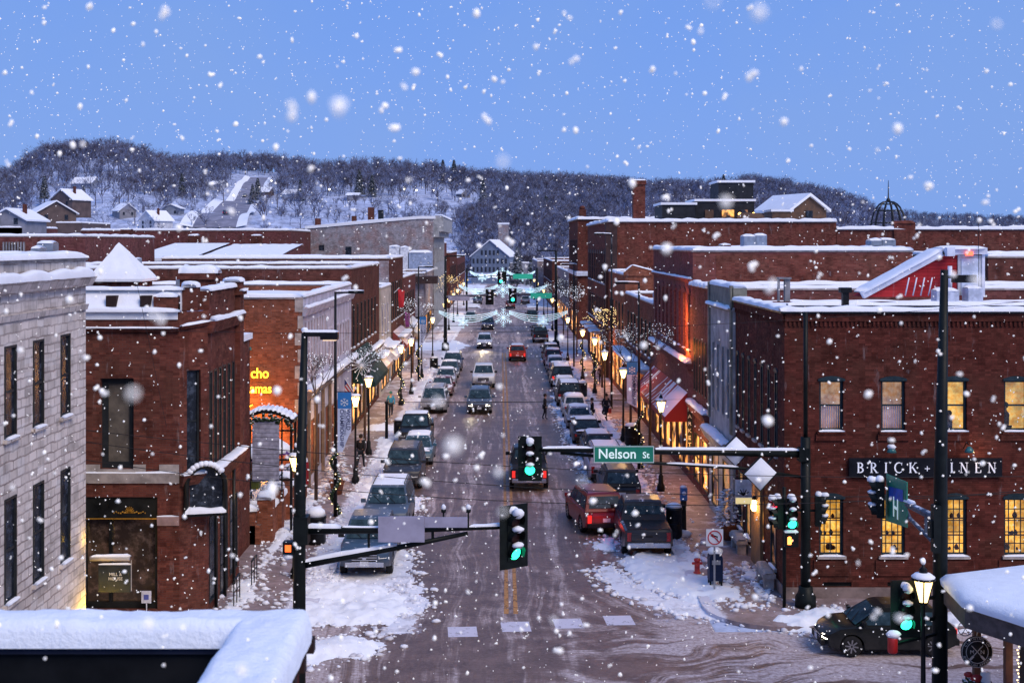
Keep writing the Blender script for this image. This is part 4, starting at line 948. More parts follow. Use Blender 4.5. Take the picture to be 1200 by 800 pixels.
# ---- corner brick building with the sign
R1 = thing('brick_building', 'maroon brick corner building with glowing windows and a black name sign', 'building', (20, 50, 0))
ry0, ry1, rx1, rh = 44.7, 54., 33., 10.05
cxs = [11.54, 13.70, 15.86, 18.0, 20.15, 22.3, 24.45, 26.6, 28.75, 30.9]
ROOMW = None
def room_mat(name, c1, c2, st, sc):
    m, nt, out = _m(name); g = G(nt); p = g.wpos(); x, y, z = g.sep(p)
    v = g.comb(x, z, 0)
    br = g.n('ShaderNodeTexBrick'); g.l(v, br.inputs['Vector']); br.inputs['Scale'].default_value = 1; br.inputs['Brick Width'].default_value = .37; br.inputs['Row Height'].default_value = .23; br.inputs['Mortar Size'].default_value = .02
    br.inputs['Color1'].default_value = (.2, .2, .2, 1); br.inputs['Color2'].default_value = (1, 1, 1, 1); br.inputs['Mortar'].default_value = (.25, .25, .25, 1)
    n = g.noise(p, sc, 5, .7); n2 = g.noise(p, sc*.35, 3, .5); n3 = g.noise(p, sc*3, 3, .6)
    f = g.math('MULTIPLY', g.ramp(n2, .3, .65, .45, 1.15), g.ramp(n, .32, .62, .5, 1.2))
    f = g.math('MULTIPLY', f, g.mix(.18, (1, 1, 1), br.outputs[0]))
    c = g.mix(g.ramp(n3, .38, .62), c1, c2)
    g.bsdf(out, c, .8, emit=c, estr=g.math('MULTIPLY', f, st)); MATS[name] = m; return m
ROOM_LO = room_mat('bright_shop_interior', (1, .44, .04), (1, .60, .15), 1.15, 3.2)
ROOM_UP = room_mat('orange_room', (.85, .42, .16), (.95, .62, .38), .42, 2.0)
ROOM_UP2 = room_mat('golden_room', (1, .48, .07), (1, .68, .2), .8, 2.0)
up = [(c-XR-.42, c-XR+.42, 5.95, 7.72) for c in cxs]; lo = [(c-XR-.42, c-XR+.42, 1.6, 3.6) for c in cxs]
gr = [(1.35, 2.35, .52, .68), (3.6, 4.5, .52, .68)]
mb = MB(); mb.facade((XR, ry0), (1, 0), rx1-XR, 0, rh, up+lo+gr, .2)
wl = ry1-ry0
wu = [(wl-a-.42, wl-a, 4.9, 7.9) for a in (1.1, 2.35, 3.6, 4.85, 6.1, 7.35, 8.5)]
wg = [(wl-a-.9, wl-a, .8, 3.1) for a in (1.3, 6.0, 7.6)]+[(wl-4.9, wl-3.6, .13, 3.0)]
mb.facade((XR, ry1), (0, -1), wl, 0, rh, wu+wg, .09); mb.facade((rx1, ry0), (0, 1), wl, 0, rh); mb.facade((rx1, ry1), (-1, 0), rx1-XR, 0, rh)
mb.build('wall', BR_R, R1)
P_ = fac_P((XR, ry0), (1, 0)); PW = fac_P((XR, ry1), (0, -1))
GL = _m('clear_pane'); g = G(GL[1]); tr = g.n('ShaderNodeBsdfTransparent'); gs_ = g.n('ShaderNodeBsdfGlossy'); gs_.inputs['Roughness'].default_value = .04; gs_.inputs['Color'].default_value = (.8, .85, 1, 1); mx = g.n('ShaderNodeMixShader'); mx.inputs[0].default_value = .09; g.l(tr.outputs[0], mx.inputs[1]); g.l(gs_.outputs[0], mx.inputs[2]); g.l(mx.outputs[0], GL[2].inputs[0]); GL = GL[0]
for i, (o, l) in enumerate(zip(up, lo)):
    w = window(R1, P_, *o, FRM_T, None, cols=1, rows=2, dep=.2, fw=.08, arch=.10, room=1, sillm=BR_R)
    for (oo, rm, d) in ((o, ROOM_UP if i < 2 else ROOM_UP2, 1.3),):
        m1 = MB(); m1.quad(P_(oo[0]-.8, oo[2]-.6, d), P_(oo[1]+.8, oo[2]-.6, d), P_(oo[1]+.8, oo[3]+.6, d), P_(oo[0]-.8, oo[3]+.6, d)); m1.build('room_wall', rm, w)
        m1 = MB(); m1.quad(P_(oo[0], oo[2], .16), P_(oo[1], oo[2], .16), P_(oo[1], oo[3], .16), P_(oo[0], oo[3], .16)); m1.build('pane', GL, w)
    if i in (0, 1):
        m1 = MB()
        for k in range(9): x_ = o[0]+.08+k*.078; m1.quad(P_(x_, o[2]+.05, .24), P_(x_+.06, o[2]+.05, .27), P_(x_+.06, (o[2]+o[3])/2, .27), P_(x_, (o[2]+o[3])/2, .24))
        m1.build('curtain', pbr('lilac_curtain', (.38, .28, .36), .8), w)
    w = window(R1, P_, *l, FRM_T, None, cols=4, rows=5, dep=.2, fw=.08, arch=.14, room=1, sillm=STONE_T)
    m1 = MB(); m1.quad(P_(l[0]-.8, l[2]-.6, 1.0), P_(l[1]+.8, l[2]-.6, 1.), P_(l[1]+.8, l[3]+.6, 1.), P_(l[0]-.8, l[3]+.6, 1.)); m1.build('room_wall', ROOM_LO, w)
    m1 = MB(); m1.quad(P_(l[0], l[2], .16), P_(l[1], l[2], .16), P_(l[1], l[3], .16), P_(l[0], l[3], .16)); m1.build('pane', GL, w)
    rr_ = random.Random(i)
    m1 = MB()
    for zz in (l[2]+.55, l[2]+1.15): p0 = P_(l[0]-.2, zz, .75); m1.box(p0[0], p0[0]+1.3, p0[1], p0[1]+.15, zz-.02, zz)
    for k in range(13):
        x_ = l[0]+rr_.random()*.85; z_ = l[2]+(.02, .55, 1.15)[k % 3]; p0 = P_(x_, z_, .75+.1*rr_.random()); s_ = rr_.uniform(.04, .10); m1.lathe((p0[0], p0[1], z_), [(s_*.6, 0), (s_, s_*.9), (s_*.7, s_*1.8), (s_*.2, s_*2.4)], 7)
    m1.build('display_goods', pbr('display_brown', (.12, .07, .06), .8, 0, .5, 5), w)
for o in gr: window(R1, P_, *o, BLKP, BLKP, sill=False, rows=1)
for o in wu: window(R1, PW, *o, FRM_T, GLASSD, dep=.065, arch=.08, snow=False)
for o in wg[:3]: window(R1, PW, *o, FRM_T, GLASSF, dep=.065, rows=1)
o = wg[3]; m1 = MB(); m1.quad(P_(0, 0, 0), P_(0, 0, 0), P_(0, 0, 0), P_(0, 0, 0)) if 0 else None
m1 = MB(); q0, q1 = PW(o[0], .13, .07), PW(o[1], 3.0, .07); m1.box(q0[0]-.02, q0[0]+.02, min(q0[1], q1[1]), max(q0[1], q1[1]), .13, 3.0); dr = m1.build('door', pbr('door_wood', (.14, .07, .03), .5), R1)
m1 = MB(); m1.box(q0[0]-.05, q0[0]-.025, min(q0[1], q1[1])+.2, max(q0[1], q1[1])-.2, 1.2, 2.7); m1.build('pane', GLASSW, dr)
# brick detail: pilaster bands, stone plinth, cornice
m1 = MB(); m1.box(XR-.06, rx1, ry0-.06, ry0-.003, 0, .5); m1.box(XR-.06, XR-.003, ry0-.06, ry1, 0, .5); m1.build('plinth', pbr('plinth_stone', (.20, .15, .14), .85, 0, .3, 2), R1)
m1 = MB()
for c in cxs: m1.box(c-.62, c+.62, ry0-.045, ry0-.002, .9, 1.45); m1.box(c-.55, c+.55, ry0-.07, ry0-.002, 5.62, 5.84)
for i in range(150): m1.box(XR+i*.154, XR+i*.154+.07, ry0-.05, ry0-.002, 9.6, 9.78)
m1.box(XR-.05, rx1, ry0-.07, ry0-.002, 9.78, 10.05); m1.build('brick_relief', BR_R, R1)
m1 = MB()
for i in range(60): m1.box(XR-.05, XR-.002, ry0+i*.155, ry0+i*.155+.07, 9.6, 9.78)
m1.box(XR-.08, XR-.003, ry0-.07, ry1, 9.78, 10.05); m1.build('side_relief', BR_R, R1)
m1 = MB(); m1.box(XR-.16, rx1, ry0-.16, ry0+.4, 10.053, 10.13); m1.box(XR-.16, XR+.4, ry0+.4, ry1, 10.053, 10.13); m1.build('coping', DKMET, R1)
m1 = MB(); m1.snow((XR-.16, ry0+.1, 10.13), (rx1, ry0+.1, 10.13), .62, .17, .3); m1.snow((XR+.1, ry0-.1, 10.13), (XR+.1, ry1, 10.13), .58, .17, .3); m1.build('parapet_snow', SNOW, R1)
m1 = MB(); m1.box(XR+.4, rx1, ry0+.4, ry1, 9.5, 9.75); m1.build('roof', SNOW, R1)
m1 = MB(); m1.box(XR+1., rx1, 48.6, 48.9, 9.7, 10.16); m1.build('roof_upstand', BLKP, R1); m1 = MB(); m1.snow((XR+1, 48.75, 10.15), (rx1, 48.75, 10.15), .5, .14, .3); m1.box(XR+1.2, rx1, 49, 54, 9.74, 10.0); m1.build('upper_roof', SNOW, R1)
m1 = MB(); m1.box(ax(988, 47), ax(995, 47), 47, 47.25, 9.7, az(340, 47)); m1.box(ax(985, 47), ax(998, 47), 46.95, 47.3, az(343, 47), az(337, 47)); m1.build('vent_pipe', BLACK, R1)
# name sign in serif strokes
SB = thing('name_sign', 'long black shop name sign with white serif letters between the window rows', 'sign', (14.8, ry0, 4.7))
sx0, sx1, sz0, sz1 = ax(994, ry0), ax(1173, ry0), 4.37, 5.02
m1 = MB(); m1.box(sx0, sx1, ry0-.12, ry0-.04, sz0, sz1); m1.build('sign_board', pbr('black_sign_board', (.008, .009, .014), .45, 0, .2), SB)
def serif(word, x0, x1, zc, h, y, m, root):
    H = h; T, t_ = .062, .022
    def L(ch):   # strokes: (x0,z0,x1,z1,width) in units of H, plus arcs
        s = []; v = lambda x, w=T: s.append((x, 0, x, 1, w)); hz = lambda x0, x1, z, w=t_: s.append((x0, z, x1, z, w))
        sf = lambda x, z: s.append((x-.13, z, x+.13, z, t_))
        if ch in 'BRIKLEN':
            if ch != 'N': v(.15); sf(.15, 0); sf(.15, 1)
        arc = lambda cx, cz, rx, rz, a0, a1: s.extend([(cx+rx*math.cos(R(a0+(a1-a0)*i/8)), cz+rz*math.sin(R(a0+(a1-a0)*i/8)), cx+rx*math.cos(R(a0+(a1-a0)*(i+1)/8)), cz+rz*math.sin(R(a0+(a1-a0)*(i+1)/8)), t_+(T-t_)*math.sin(PI*(i+.5)/8)) for i in range(8)])
        if ch == 'B': arc(.25, .76, .3, .24, 90, -90); arc(.25, .26, .36, .26, 90, -90); hz(.15, .28, 1); hz(.15, .28, 0); hz(.15, .28, .52); return s, .66
        if ch == 'R': arc(.25, .75, .3, .25, 90, -90); hz(.15, .28, 1); hz(.15, .28, .5); s.append((.3, .5, .68, 0, T)); sf(.7, 0); return s, .8
        if ch == 'I': return s, .3
        if ch == 'C': arc(.5, .5, .42, .52, 50, 310); s.append((.77, .75, .79, 1, t_)); return s, .84
        if ch == 'K': s.append((.2, .42, .68, 1, t_)); s.append((.34, .58, .74, 0, T)); sf(.68, 1); sf(.74, 0); return s, .85
        if ch == 'L': hz(.15, .6, 0); s.append((.6, 0, .62, .24, t_*1.5)); return s, .64
        if ch == 'N': s.append((.15, 0, .15, 1, t_)); s.append((.72, 0, .72, 1, t_)); s.append((.15, 1, .72, 0, T)); sf(.15, 0); sf(.1, 1); sf(.72, 1); return s, .86
        if ch == 'E': hz(.15, .6, 0); hz(.15, .58, 1); hz(.15, .48, .52); s.append((.6, 0, .62, .24, t_*1.5)); s.append((.58, 1, .6, .78, t_*1.5)); return s, .64
        if ch == '+': s.append((.1, .4, .6, .4, t_*1.4)); s.append((.35, .15, .35, .65, t_*1.4)); return s, .7
        return s, .3
    gl = [L(c) for c in word]; tot = sum(w for _, w in gl)*H; gap = (x1-x0-tot)/(len(word)-1); x = x0
    for ch, (s, w) in zip(word, gl):
        m1 = MB()
        for k, (a, b, c, d, wd) in enumerate(s):
            wd = wd*1.35
            m1.bar((x+a*H, y-.001*k, zc+(b-.5)*H), (x+c*H, y-.001*k, zc+(d-.5)*H), .02 if abs(c-a) > 1e-4 or True else wd, .02)
            m1.v = m1.v[:-8]; A_ = Vector((x+a*H, y, zc+(b-.5)*H)); B_ = Vector((x+c*H, y, zc+(d-.5)*H)); D_ = (B_-A_); D_ = D_.normalized() if D_.length else Vector((1, 0, 0)); N_ = D_.cross(Vector((0, 1, 0))).normalized()*wd*H*.85
            yy = Vector((0, -.012-.0007*k, 0)); A_ = A_-D_*wd*.2*H; B_ = B_+D_*wd*.2*H
            m1.v += [tuple(p) for p in (A_-N_, B_-N_, B_+N_, A_+N_, A_-N_+yy, B_-N_+yy, B_+N_+yy, A_+N_+yy)]
        m1.build('letter', m, root); x += w*H+gap
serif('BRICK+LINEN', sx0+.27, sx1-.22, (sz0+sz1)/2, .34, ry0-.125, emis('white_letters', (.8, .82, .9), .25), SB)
# gooseneck lamps above the sign
for i, uu in enumerate((1044, 1135)):
    t_ = thing('gooseneck_lamp', ['snow topped gooseneck lamp above the left half of the black name sign', 'gooseneck lamp above the right half of the black name sign'][i], 'wall lamp', (ax(uu, ry0), ry0, 5.5), group='gooseneck lamps over the name sign')
    x_ = ax(uu, ry0-.5); m1 = MB(); m1.tube([(x_, ry0-.02, 5.35), (x_, ry0-.3, 5.6), (x_, ry0-.55, 5.55)], .02, 6); m1.build('arm', BLACK, t_)
    m1 = MB(); m1.lathe((x_, ry0-.58, 5.3), [(.17, 0), (.13, .1), (.05, .2)], 10); m1.build('shade', pbr('teal_enamel', (.03, .16, .17), .4), t_)
    if i == 0: m1 = MB(); m1.ball((x_, ry0-.58, 5.48), .15, .15, .09, 9, 6, .3); m1.build('snow_cap', SNOW, t_)
plight((16.6, ry0-.55, 5.2), (1, .6, .3), 12, .08)
# entrance lantern on the street side
wl_ = thing('entrance_lantern', 'bright warm lantern at the side door of the maroon brick building', 'wall lamp', (XR-.2, 49, 2.5)); m1 = MB(); m1.lathe((XR-.2, 49.05, 2.25), [(.07, 0), (.12, .1), (.12, .34), (.05, .44)], 8); m1.build('lamp_glass', emis('warm_bulb', (1, .62, .2), 9), wl_); m1 = MB(); m1.lathe((XR-.2, 49.05, 2.7), [(.16, 0), (.02, .12)], 8); m1.bar((XR, 49.05, 2.8), (XR-.2, 49.05, 2.8), .03); m1.build('cap', BLACK, wl_)
plight((XR-.45, 49.05, 2.4), (1, .52, .12), 55, .1)
m1 = MB(); m1.box(XR-.12, XR-.01, 48.3, 50.1, .13, 3.2); m1.build('door_surround', pbr('warm_timber', (.22, .12, .05), .7), R1)
# stone bench and ledge blocks along the wall foot
for k, (ya, yb_) in enumerate(((45.6, 47.2), (50.8, 52.4))):
    m1 = MB(); m1.box(9.35, 9.8, ya, yb_, .55, .7); m1.box(9.4, 9.75, ya+.1, ya+.3, .13, .55); m1.box(9.4, 9.75, yb_-.3, yb_-.1, .13, .55); m1.snow((9.58, ya, .7), (9.58, yb_, .7), .42, .12, .15)
    tag(m1.build('stone_bench', STONE_T, None, (9.6, (ya+yb_)/2, .13)), ['low stone bench with snow near the street corner', 'low stone bench with snow beyond the side door'][k], 'bench', 'stone benches along the maroon wall')

# ---- rooftop stair bulkhead on the corner building
SH = thing('roof_stair_house', 'red boarded rooftop stair enclosure with a white door and sloping white trim', 'stair house', (17.5, 51, 10))
yb = 51.; p = lambda u, v: (ax(u, yb), az(v, yb))
m1 = MB(); pr = [p(1012, 348), p(1152, 348), p(1152, 298), p(1105, 298)]
m1.prism(pr, yb, yb+1.6); m1.build('wall', brick('red_boards', (.33, .025, .03), (.36, .03, .035), (.2, .02, .02), .2, 4., .14), SH)
WTR = pbr('white_trim_paint', (.62, .66, .78), .6, 0, .12, 3)
m1 = MB(); a_, b_, c_ = p(1010, 346), p(1104, 295), p(1155, 294)
m1.bar((a_[0], yb-.05, a_[1]), (b_[0], yb-.05, b_[1]), .3, .26); m1.bar((b_[0]-.05, yb-.05, b_[1]), (c_[0], yb-.05, c_[1]), .3, .26); d0, d1 = p(1151, 296), p(1154, 348); m1.box(d0[0]-.03, d0[0]+.08, yb-.08, yb-.003, d1[1], d0[1]); m1.build('trim', WTR, SH)
m1 = MB(); m1.snow((a_[0], yb+.5, a_[1]+.1), (b_[0], yb+.5, b_[1]+.1), 1.7, .12, .3); m1.snow((b_[0], yb+.5, b_[1]+.1), (c_[0], yb+.5, c_[1]+.1), 1.7, .14, .3); m1.build('roof_snow', SNOW, SH)
d0, d1 = p(1122, 299), p(1150, 346); m1 = MB(); m1.box(d0[0], d1[0], yb-.05, yb-.003, d1[1], d0[1]); dr = m1.build('door_frame', pbr('grey_trim', (.42, .45, .5), .6), SH)
d0, d1 = p(1126, 303), p(1147, 346); m1 = MB(); m1.box(d0[0], d1[0], yb-.075, yb-.052, d1[1], d0[1]); m1.box(d0[0]+.04, d0[0]+.08, yb-.1, yb-.07, 11.1, 11.2); m1.build('door', pbr('pale_blue_door', (.5, .58, .72), .5), SH)
m1 = MB(); e0 = p(1129, 296.5); m1.box(e0[0], e0[0]+.28, yb-.30, yb-.19, e0[1]-.1, e0[1]+.06); m1.build('lamp', emis('red_lamp', (1, .12, .05), 2.5), SH)
for k in range(4):
    x_ = p(1058+k*9, 0)[0]; m1 = MB(); m1.tube([(x_, yb-.3, az(346, yb)), (x_+.17, yb-.25, az(325, yb))], .028, 6); m1.build('baluster', WTR, SH)
m1 = MB(); m1.tube([(p(1109, 0)[0], yb-.4, 11.6), (p(1109, 0)[0], yb-.4, 10.6)], .09, 8); m1.box(p(1105, 0)[0], p(1114, 0)[0], yb-.5, yb-.2, az(300, yb), az(290, yb)); m1.build('downpipe', WTR, SH)
m1 = MB(); x_ = p(1143, 0)[0]; m1.tube([(x_, yb-.35, 10.0), (x_, yb-.35, az(252, yb))], .012, 5); m1.build('aerial', BLACK, SH)
for k, (ua, ub, va) in enumerate(((1098, 1124, 341), (1135, 1152, 338))):
    m1 = MB(); m1.box(ax(ua, 49.7), ax(ub, 49.7), 49.7, 50.4, 9.9, az(va, 49.7)); t_ = m1.build('rooftop_unit', pbr('pale_unit', (.5, .55, .68), .5), None, (ax(ua, 49.7), 50, 10)); tag(t_, ['pale metal rooftop unit left of the stair house door', 'pale metal rooftop unit right of the stair house door'][k], 'rooftop unit', 'pale rooftop units')
    m1 = MB(); m1.snow((ax(ua, 49.7), 50.05, az(va, 49.7)), (ax(ub, 49.7), 50.05, az(va, 49.7)), .75, .14, .2); m1.build('snow_cap', SNOW, t_)

# ---- narrow grey stone front
def west(ys, w, b0, b1, y1, **k): return [(y1-y-w/2, y1-y+w/2, b0, b1, dict(k)) for y in ys]
R2 = block('stone_fronted_building', 'narrow grey stone fronted building beside the maroon brick one', XR-.1, 30, 54.02, 60.2, 9.6, STG, west=west([55.1, 56.4, 57.7, 59.0], .55, 4.9, 8.0, 60.2, fm=STG, sill=False)+west([55.6, 58.5], 1.8, .5, 3.0, 60.2, fm=FRM_D, gm=GLASSF, sill=False))
m1 = MB(); m1.box(XR-.12, XR+.5, 54.1, 60.1, 9.55, 10.6); m1.box(XR-.2, XR-.08, 54.1, 54.4, 4.4, 10.7); m1.box(XR-.2, XR-.08, 59.8, 60.1, 4.4, 10.7); e = m1.build('parapet_block', pbr('mossy_stone', (.17, .17, .14), .85, 0, .4, 1.5), R2)
m1 = MB(); m1.snow((XR+.2, 54.1, 10.6), (XR+.2, 60.1, 10.6), .7, .2, .25); m1.snow((XR-.2, 54.1, 9.7), (XR-.2, 60.1, 9.7), .3, .14, .25); m1.build('parapet_snow', SNOW, e)
ledge(R2, (XR-.1, 60.1, 3.95), (XR-.1, 54.1, 3.95), .5, .5, (-1, 0), STG, 'shop_cornice', .2)
R3 = block('brick_building', 'narrow plum brick front with slim windows', XR, 30, 60.25, 66, 10.3, BR_D, west=west([61.0, 61.9, 62.8, 63.7, 64.6, 65.4], .42, 5.0, 7.7, 66, fm=FRM_D, sill=False)+west([62, 64.6], 1.7, .5, 2.9, 66, fm=FRM_D, gm=GLASSW, sill=False))
m1 = MB()
for k in range(5): m1.snow((XR-.05, 60.6+k*1.1, 10.38), (XR-.05, 61.3+k*1.1, 10.38), .5, .25, .15)
m1.build('cornice_snow', SNOW, R3)
ledge(R3, (XR, 65.9, 4.4), (XR, 60.3, 4.4), .45, .5, (-1, 0), BR_S, 'shop_cornice', .18)
# ---- tall rose brick building with uplight and the red awning
y1_ = 83.
R4 = block('brick_building', 'tall rose brick building with an orange uplight and a red awning', XR, ax(1070, 66), 66.05, y1_, 12.05, BR_S, west=west([67.2, 69.0, 70.8, 72.6, 74.4, 76.2, 78, 79.8, 81.6], .75, 6.9, 9.9, y1_, fm=BR_S, arch=.22, rows=2, sillm=BR_S)+west([68, 70.6, 73.2, 75.8, 78.4, 81], 1.9, .5, 3.1, y1_, fm=WOODB, gm=GLASSW, sill=False, rows=1), caph=.2, capw=.55)
m1 = MB(); m1.facade((XR+1.2, 66.03), (1, 0), ax(1069, 66)-XR-1.3, 9, 11.9); m1.build('side_wall', BR_T, R4)
ledge(R4, (XR, y1_, 6.3), (XR, 66.05, 6.3), .4, .45, (-1, 0), BR_S, 'stone_band', .2)
ledge(R4, (XR, y1_, 10.65), (XR, 66.05, 10.65), .16, .2, (-1, 0), BR_S, 'string_course', .1)
plight((XR-.5, 67.6, 6.9), (1, .27, .03), 230, .1); plight((XR-.6, 67.9, 8.6), (1, .27, .03), 190, .1)
plight((XR-.6, 65.2, 2.4), (1, .38, .06), 60, .1); plight((XR-.6, 62.5, 2.4), (1, .5, .12), 90, .1)
AW = thing('shop_awning', 'large red shop awning with patches of snow', 'awning', (9.3, 75, 3.5))
m, nt_, out_ = _m('red_awning_snow'); g = G(nt_); pp = g.wpos(); x, y, z = g.sep(pp)
n = g.noise(g.comb(g.math('MULTIPLY', x, .3), g.math('MULTIPLY', g.math('ADD', y, g.math('MULTIPLY', z, .8)), .9), 0), 1.5, 5, .6)
f = g.math('MULTIPLY', g.ramp(g.math('ADD', n, g.ramp(y, 75., 69., 0, .26)), .55, .585), g.ramp(g.math('ABSOLUTE', g.sep(g.wnor())[2]), .25, .4))
fold = g.noise(g.comb(0, g.math('MULTIPLY', y, 5.), 0), 1, 2, .5)
c = g.mix(f, g.mix(g.ramp(fold, .3, .7), (.22, .008, .012), (.42, .03, .025)), (.75, .74, .8)); g.bsdf(out_, c, .8, bump=f, bstr=.6, bdist=.06)
RED_AW = m
m1 = MB(); ya, yb_ = 67.8, 83.; n = 20; vs = []
for i in range(n+1):
    yy = ya+(yb_-ya)*i/n
    for j in range(7): t_ = j/6; vs.append((XR-.02-1.2*t_, yy, 4.6-1.3*t_-.06*math.sin(PI*t_)))
m1.add(vs, [(i*7+j, i*7+j+1, (i+1)*7+j+1, (i+1)*7+j) for i in range(n) for j in range(6)], sm=True)
for yy in (ya, yb_): m1.add([(XR-.02, yy, 4.6), (XR-1.22, yy, 3.3), (XR-1.22, yy, 3.05), (XR-.02, yy, 3.05)], [(0, 1, 2, 3)])
m1.add([(XR-1.23, ya, 3.3), (XR-1.23, yb_, 3.3), (XR-1.23, yb_, 3.02), (XR-1.23, ya, 3.02)], [(0, 1, 2, 3)])
m1.build('canopy', RED_AW, AW)
m1 = MB()
for yy in (ya+.05, 73, 78, yb_-.05): m1.tube([(XR, yy, 3.1), (XR-1.2, yy, 3.1)], .025, 6)
m1.build('frame', BLACK, AW)
# vertical blade sign with letters
VS = thing('blade_sign', 'narrow dark vertical blade sign with white letters below the red awning', 'sign', (9.2, 65.8, 3))
m1 = MB(); x_ = ax(808, 65.5); m1.box(x_-.12, x_+.15, 65.45, 65.52, az(527, 65.5), az(476, 65.5)); e = m1.build('sign_board', pbr('navy_sign', (.02, .025, .035), .5), VS); m1 = MB(); m1.bar((x_, 65.5, 4.1), (XR, 65.5, 4.1), .04); m1.build('bracket', BLACK, VS)
wp = pbr('white_paint', (.6, .6, .6), .6)
for k, ch in enumerate('MARKET'): text(ch, .3, wp, face_mtx((x_, 65.43, 4.0-k*.36)), 'letter', parent=e)
# ---- beyond
R5 = block('brick_building', 'low brick shop with a white rooftop railing between two tall ones', XR, 26, 83.1, 101.8, 8.5, BR_T, west=west([85, 87.4, 89.8, 92.2, 94.6, 97, 99.4], 1.0, 4.9, 7.3, 101.8, fm=FRM_D)+west([86, 89.5, 93, 96.5], 2.6, .5, 3, 101.8, fm=WOODB, gm=GLASSW, sill=False))
m1 = MB(); m1.box(XR, XR+2.6, 83.2, 83.4, 9.0, 9.25); m1.box(XR, XR+2.6, 83.2, 83.4, 8.3, 8.6)
for k in range(5): m1.box(XR+.02+k*.63, XR+.1+k*.63, 83.2, 83.4, 8.5, 9.3)
m1.snow((XR, 83.3, 9.25), (XR+2.6, 83.3, 9.25), .4, .14, .2); m1.build('roof_railing', pbr('blue_white_paint', (.5, .58, .75), .6), R5)
ledge(R5, (XR, 101.8, 4.2), (XR, 83.1, 4.2), 1.2, .25, (-1, 0), pbr('grey_canopy', (.18, .2, .24), .7), 'canopy', .2)
R5b = block('brick_building', 'small gable topped brick building before the tall chimney block', XR, ax(768, 102), 102, 117.8, 9.9, BR_B, west=west([104, 107, 110, 113, 116], 1.0, 4.9, 7.6, 117.8, fm=FRM_D)+west([105, 109, 113], 2.8, .5, 3, 117.8, fm=WOODB, gm=GLASSW, sill=False))
m1 = MB(); m1.prism([(ax(731, 102), 9.9), (ax(766, 102), 9.9), (ax(766, 102), 10.3), (ax(741, 102), 10.75), (ax(731, 102), 10.2)], 101.9, 102.3); e = m1.build('gable', BR_B, R5b); m1 = MB(); m1.snow((ax(731, 102), 102.1, 10.2), (ax(741, 102), 102.1, 10.75), .5, .12, .2); m1.snow((ax(741, 102), 102.1, 10.75), (ax(766, 102), 102.1, 10.3), .5, .12, .2); m1.build('gable_snow', SNOW, e)
R6 = block('brick_building', 'large old red brick building with a tall square chimney', XR, ax(980, 118), 118, 146, 14.4, BR_T, west=west([120+2.6*i for i in range(10)], 1.1, 8.6, 11.5, 146, fm=FRM_D, arch=.3)+west([120+2.6*i for i in range(10)], 1.1, 4.7, 7.2, 146, fm=FRM_D)+west([121, 125, 129, 133, 137, 141], 3.1, .5, 3.2, 146, fm=WOODB, gm=GLASSW, sill=False), caph=.3, capw=.7)
m1 = MB(); m1.box(ax(743, 118), ax(757, 118), 118.6, 119.7, 13, az(213, 118)); m1.box(ax(742, 118), ax(758, 118), 118.5, 119.8, az(216, 118), az(211, 118)); e = m1.build('chimney', BR_T, R6); m1 = MB(); m1.snow((ax(742, 118), 119.1, az(211, 118)), (ax(758, 118), 119.1, az(211, 118)), 1.2, .14, .2); m1.build('chimney_snow', SNOW, e)
m1 = MB(); m1.box(XR-.25, XR+.8, 117.7, 118.6, 0, 14.3); m1.build('corner_pier', pbr('dark_pier', (.05, .03, .03), .8), R6)
for k, yy in enumerate((124, 130, 136)): ledge(R6, (XR, yy+4, 3.9), (XR, yy, 3.9), 1.3, .2, (-1, 0), [pbr('striped_canvas', (.3, .3, .34), .8), pbr('orange_canvas', (.45, .12, .03), .8), pbr('green_canvas', (.04, .12, .08), .8)][k], 'awning', .18)
R6b = block('brick_building', 'brick building with a stepped parapet at the right background', ax(980.5, 118), 78, 118, 150, 13.7, BR_T, caph=.3, capw=.7)
m1 = MB(); m1.box(ax(1047, 118), ax(1072, 118), 117.8, 118.8, 10, az(262, 118)); m1.snow((ax(1047, 118), 118.3, az(262, 118)), (ax(1072, 118), 118.3, az(262, 118)), 1.2, .3, .3); m1.build('parapet_block', BR_T, R6b)
R7 = block('brick_building', 'red brick corner building beyond the cross street on the right', XR, 27, 165, 186, 15.5, BR_A, west=west([167+2.6*i for i in range(7)], 1.1, 9.8, 13, 186, fm=FRM_D)+west([167+2.6*i for i in range(7)], 1.1, 5, 8, 186, fm=FRM_D)+west([168, 173, 178], 3.5, .5, 3.3, 186, fm=WOODB, gm=GLASSW, sill=False), caph=.35, capw=.9)
m1 = MB(); m1.box(XR-.2, XR+2.8, 164.7, 165.6, 8.3, 8.9); m1.box(XR-.2, XR+.6, 164.5, 186, 8.3, 8.8); e = m1.build('porch_roof', WTR, R7)
m1 = MB(); m1.box(XR+.3, XR+1.2, 166.5, 167.5, 15.5, 16.9); m1.ball((XR+.7, 167, 17.1), .4, .4, .3, 8, 6); m1.build('chimney', BR_C, R7)
R8 = block('grey_building', 'low pale grey shop block farther up on the right side', XR, 26, 187, 231, 8.2, BR_G, west=west([190+3.4*i for i in range(11)], 1.4, 4.6, 6.8, 231, fm=FRM_D)+west([191+5*i for i in range(7)], 3.6, .5, 3., 231, fm=WOODB, gm=GLASSW, sill=False))
R9 = block('grey_building', 'farthest flat roofed grey building on the right side', 8.5, 30, 300, 345, 8.2, BR_G, south=[(2+3*i, 3.4+3*i, 1, 3, dict(fm=FRM_D, gm=GLASSF)) for i in range(5)], west=west([303+5*i for i in range(7)], 1.6, 4.6, 6.8, 345, fm=FRM_D))
R10 = block('brick_building', 'brown brick building just past the second crossing on the right', XR, 26, 247, 298, 9.0, BR_C, west=west([250+5*i for i in range(9)], 1.6, 5, 7.2, 298, fm=FRM_D)+west([251+6*i for i in range(7)], 4, .5, 3., 298, fm=WOODB, gm=GLASSF, sill=False))
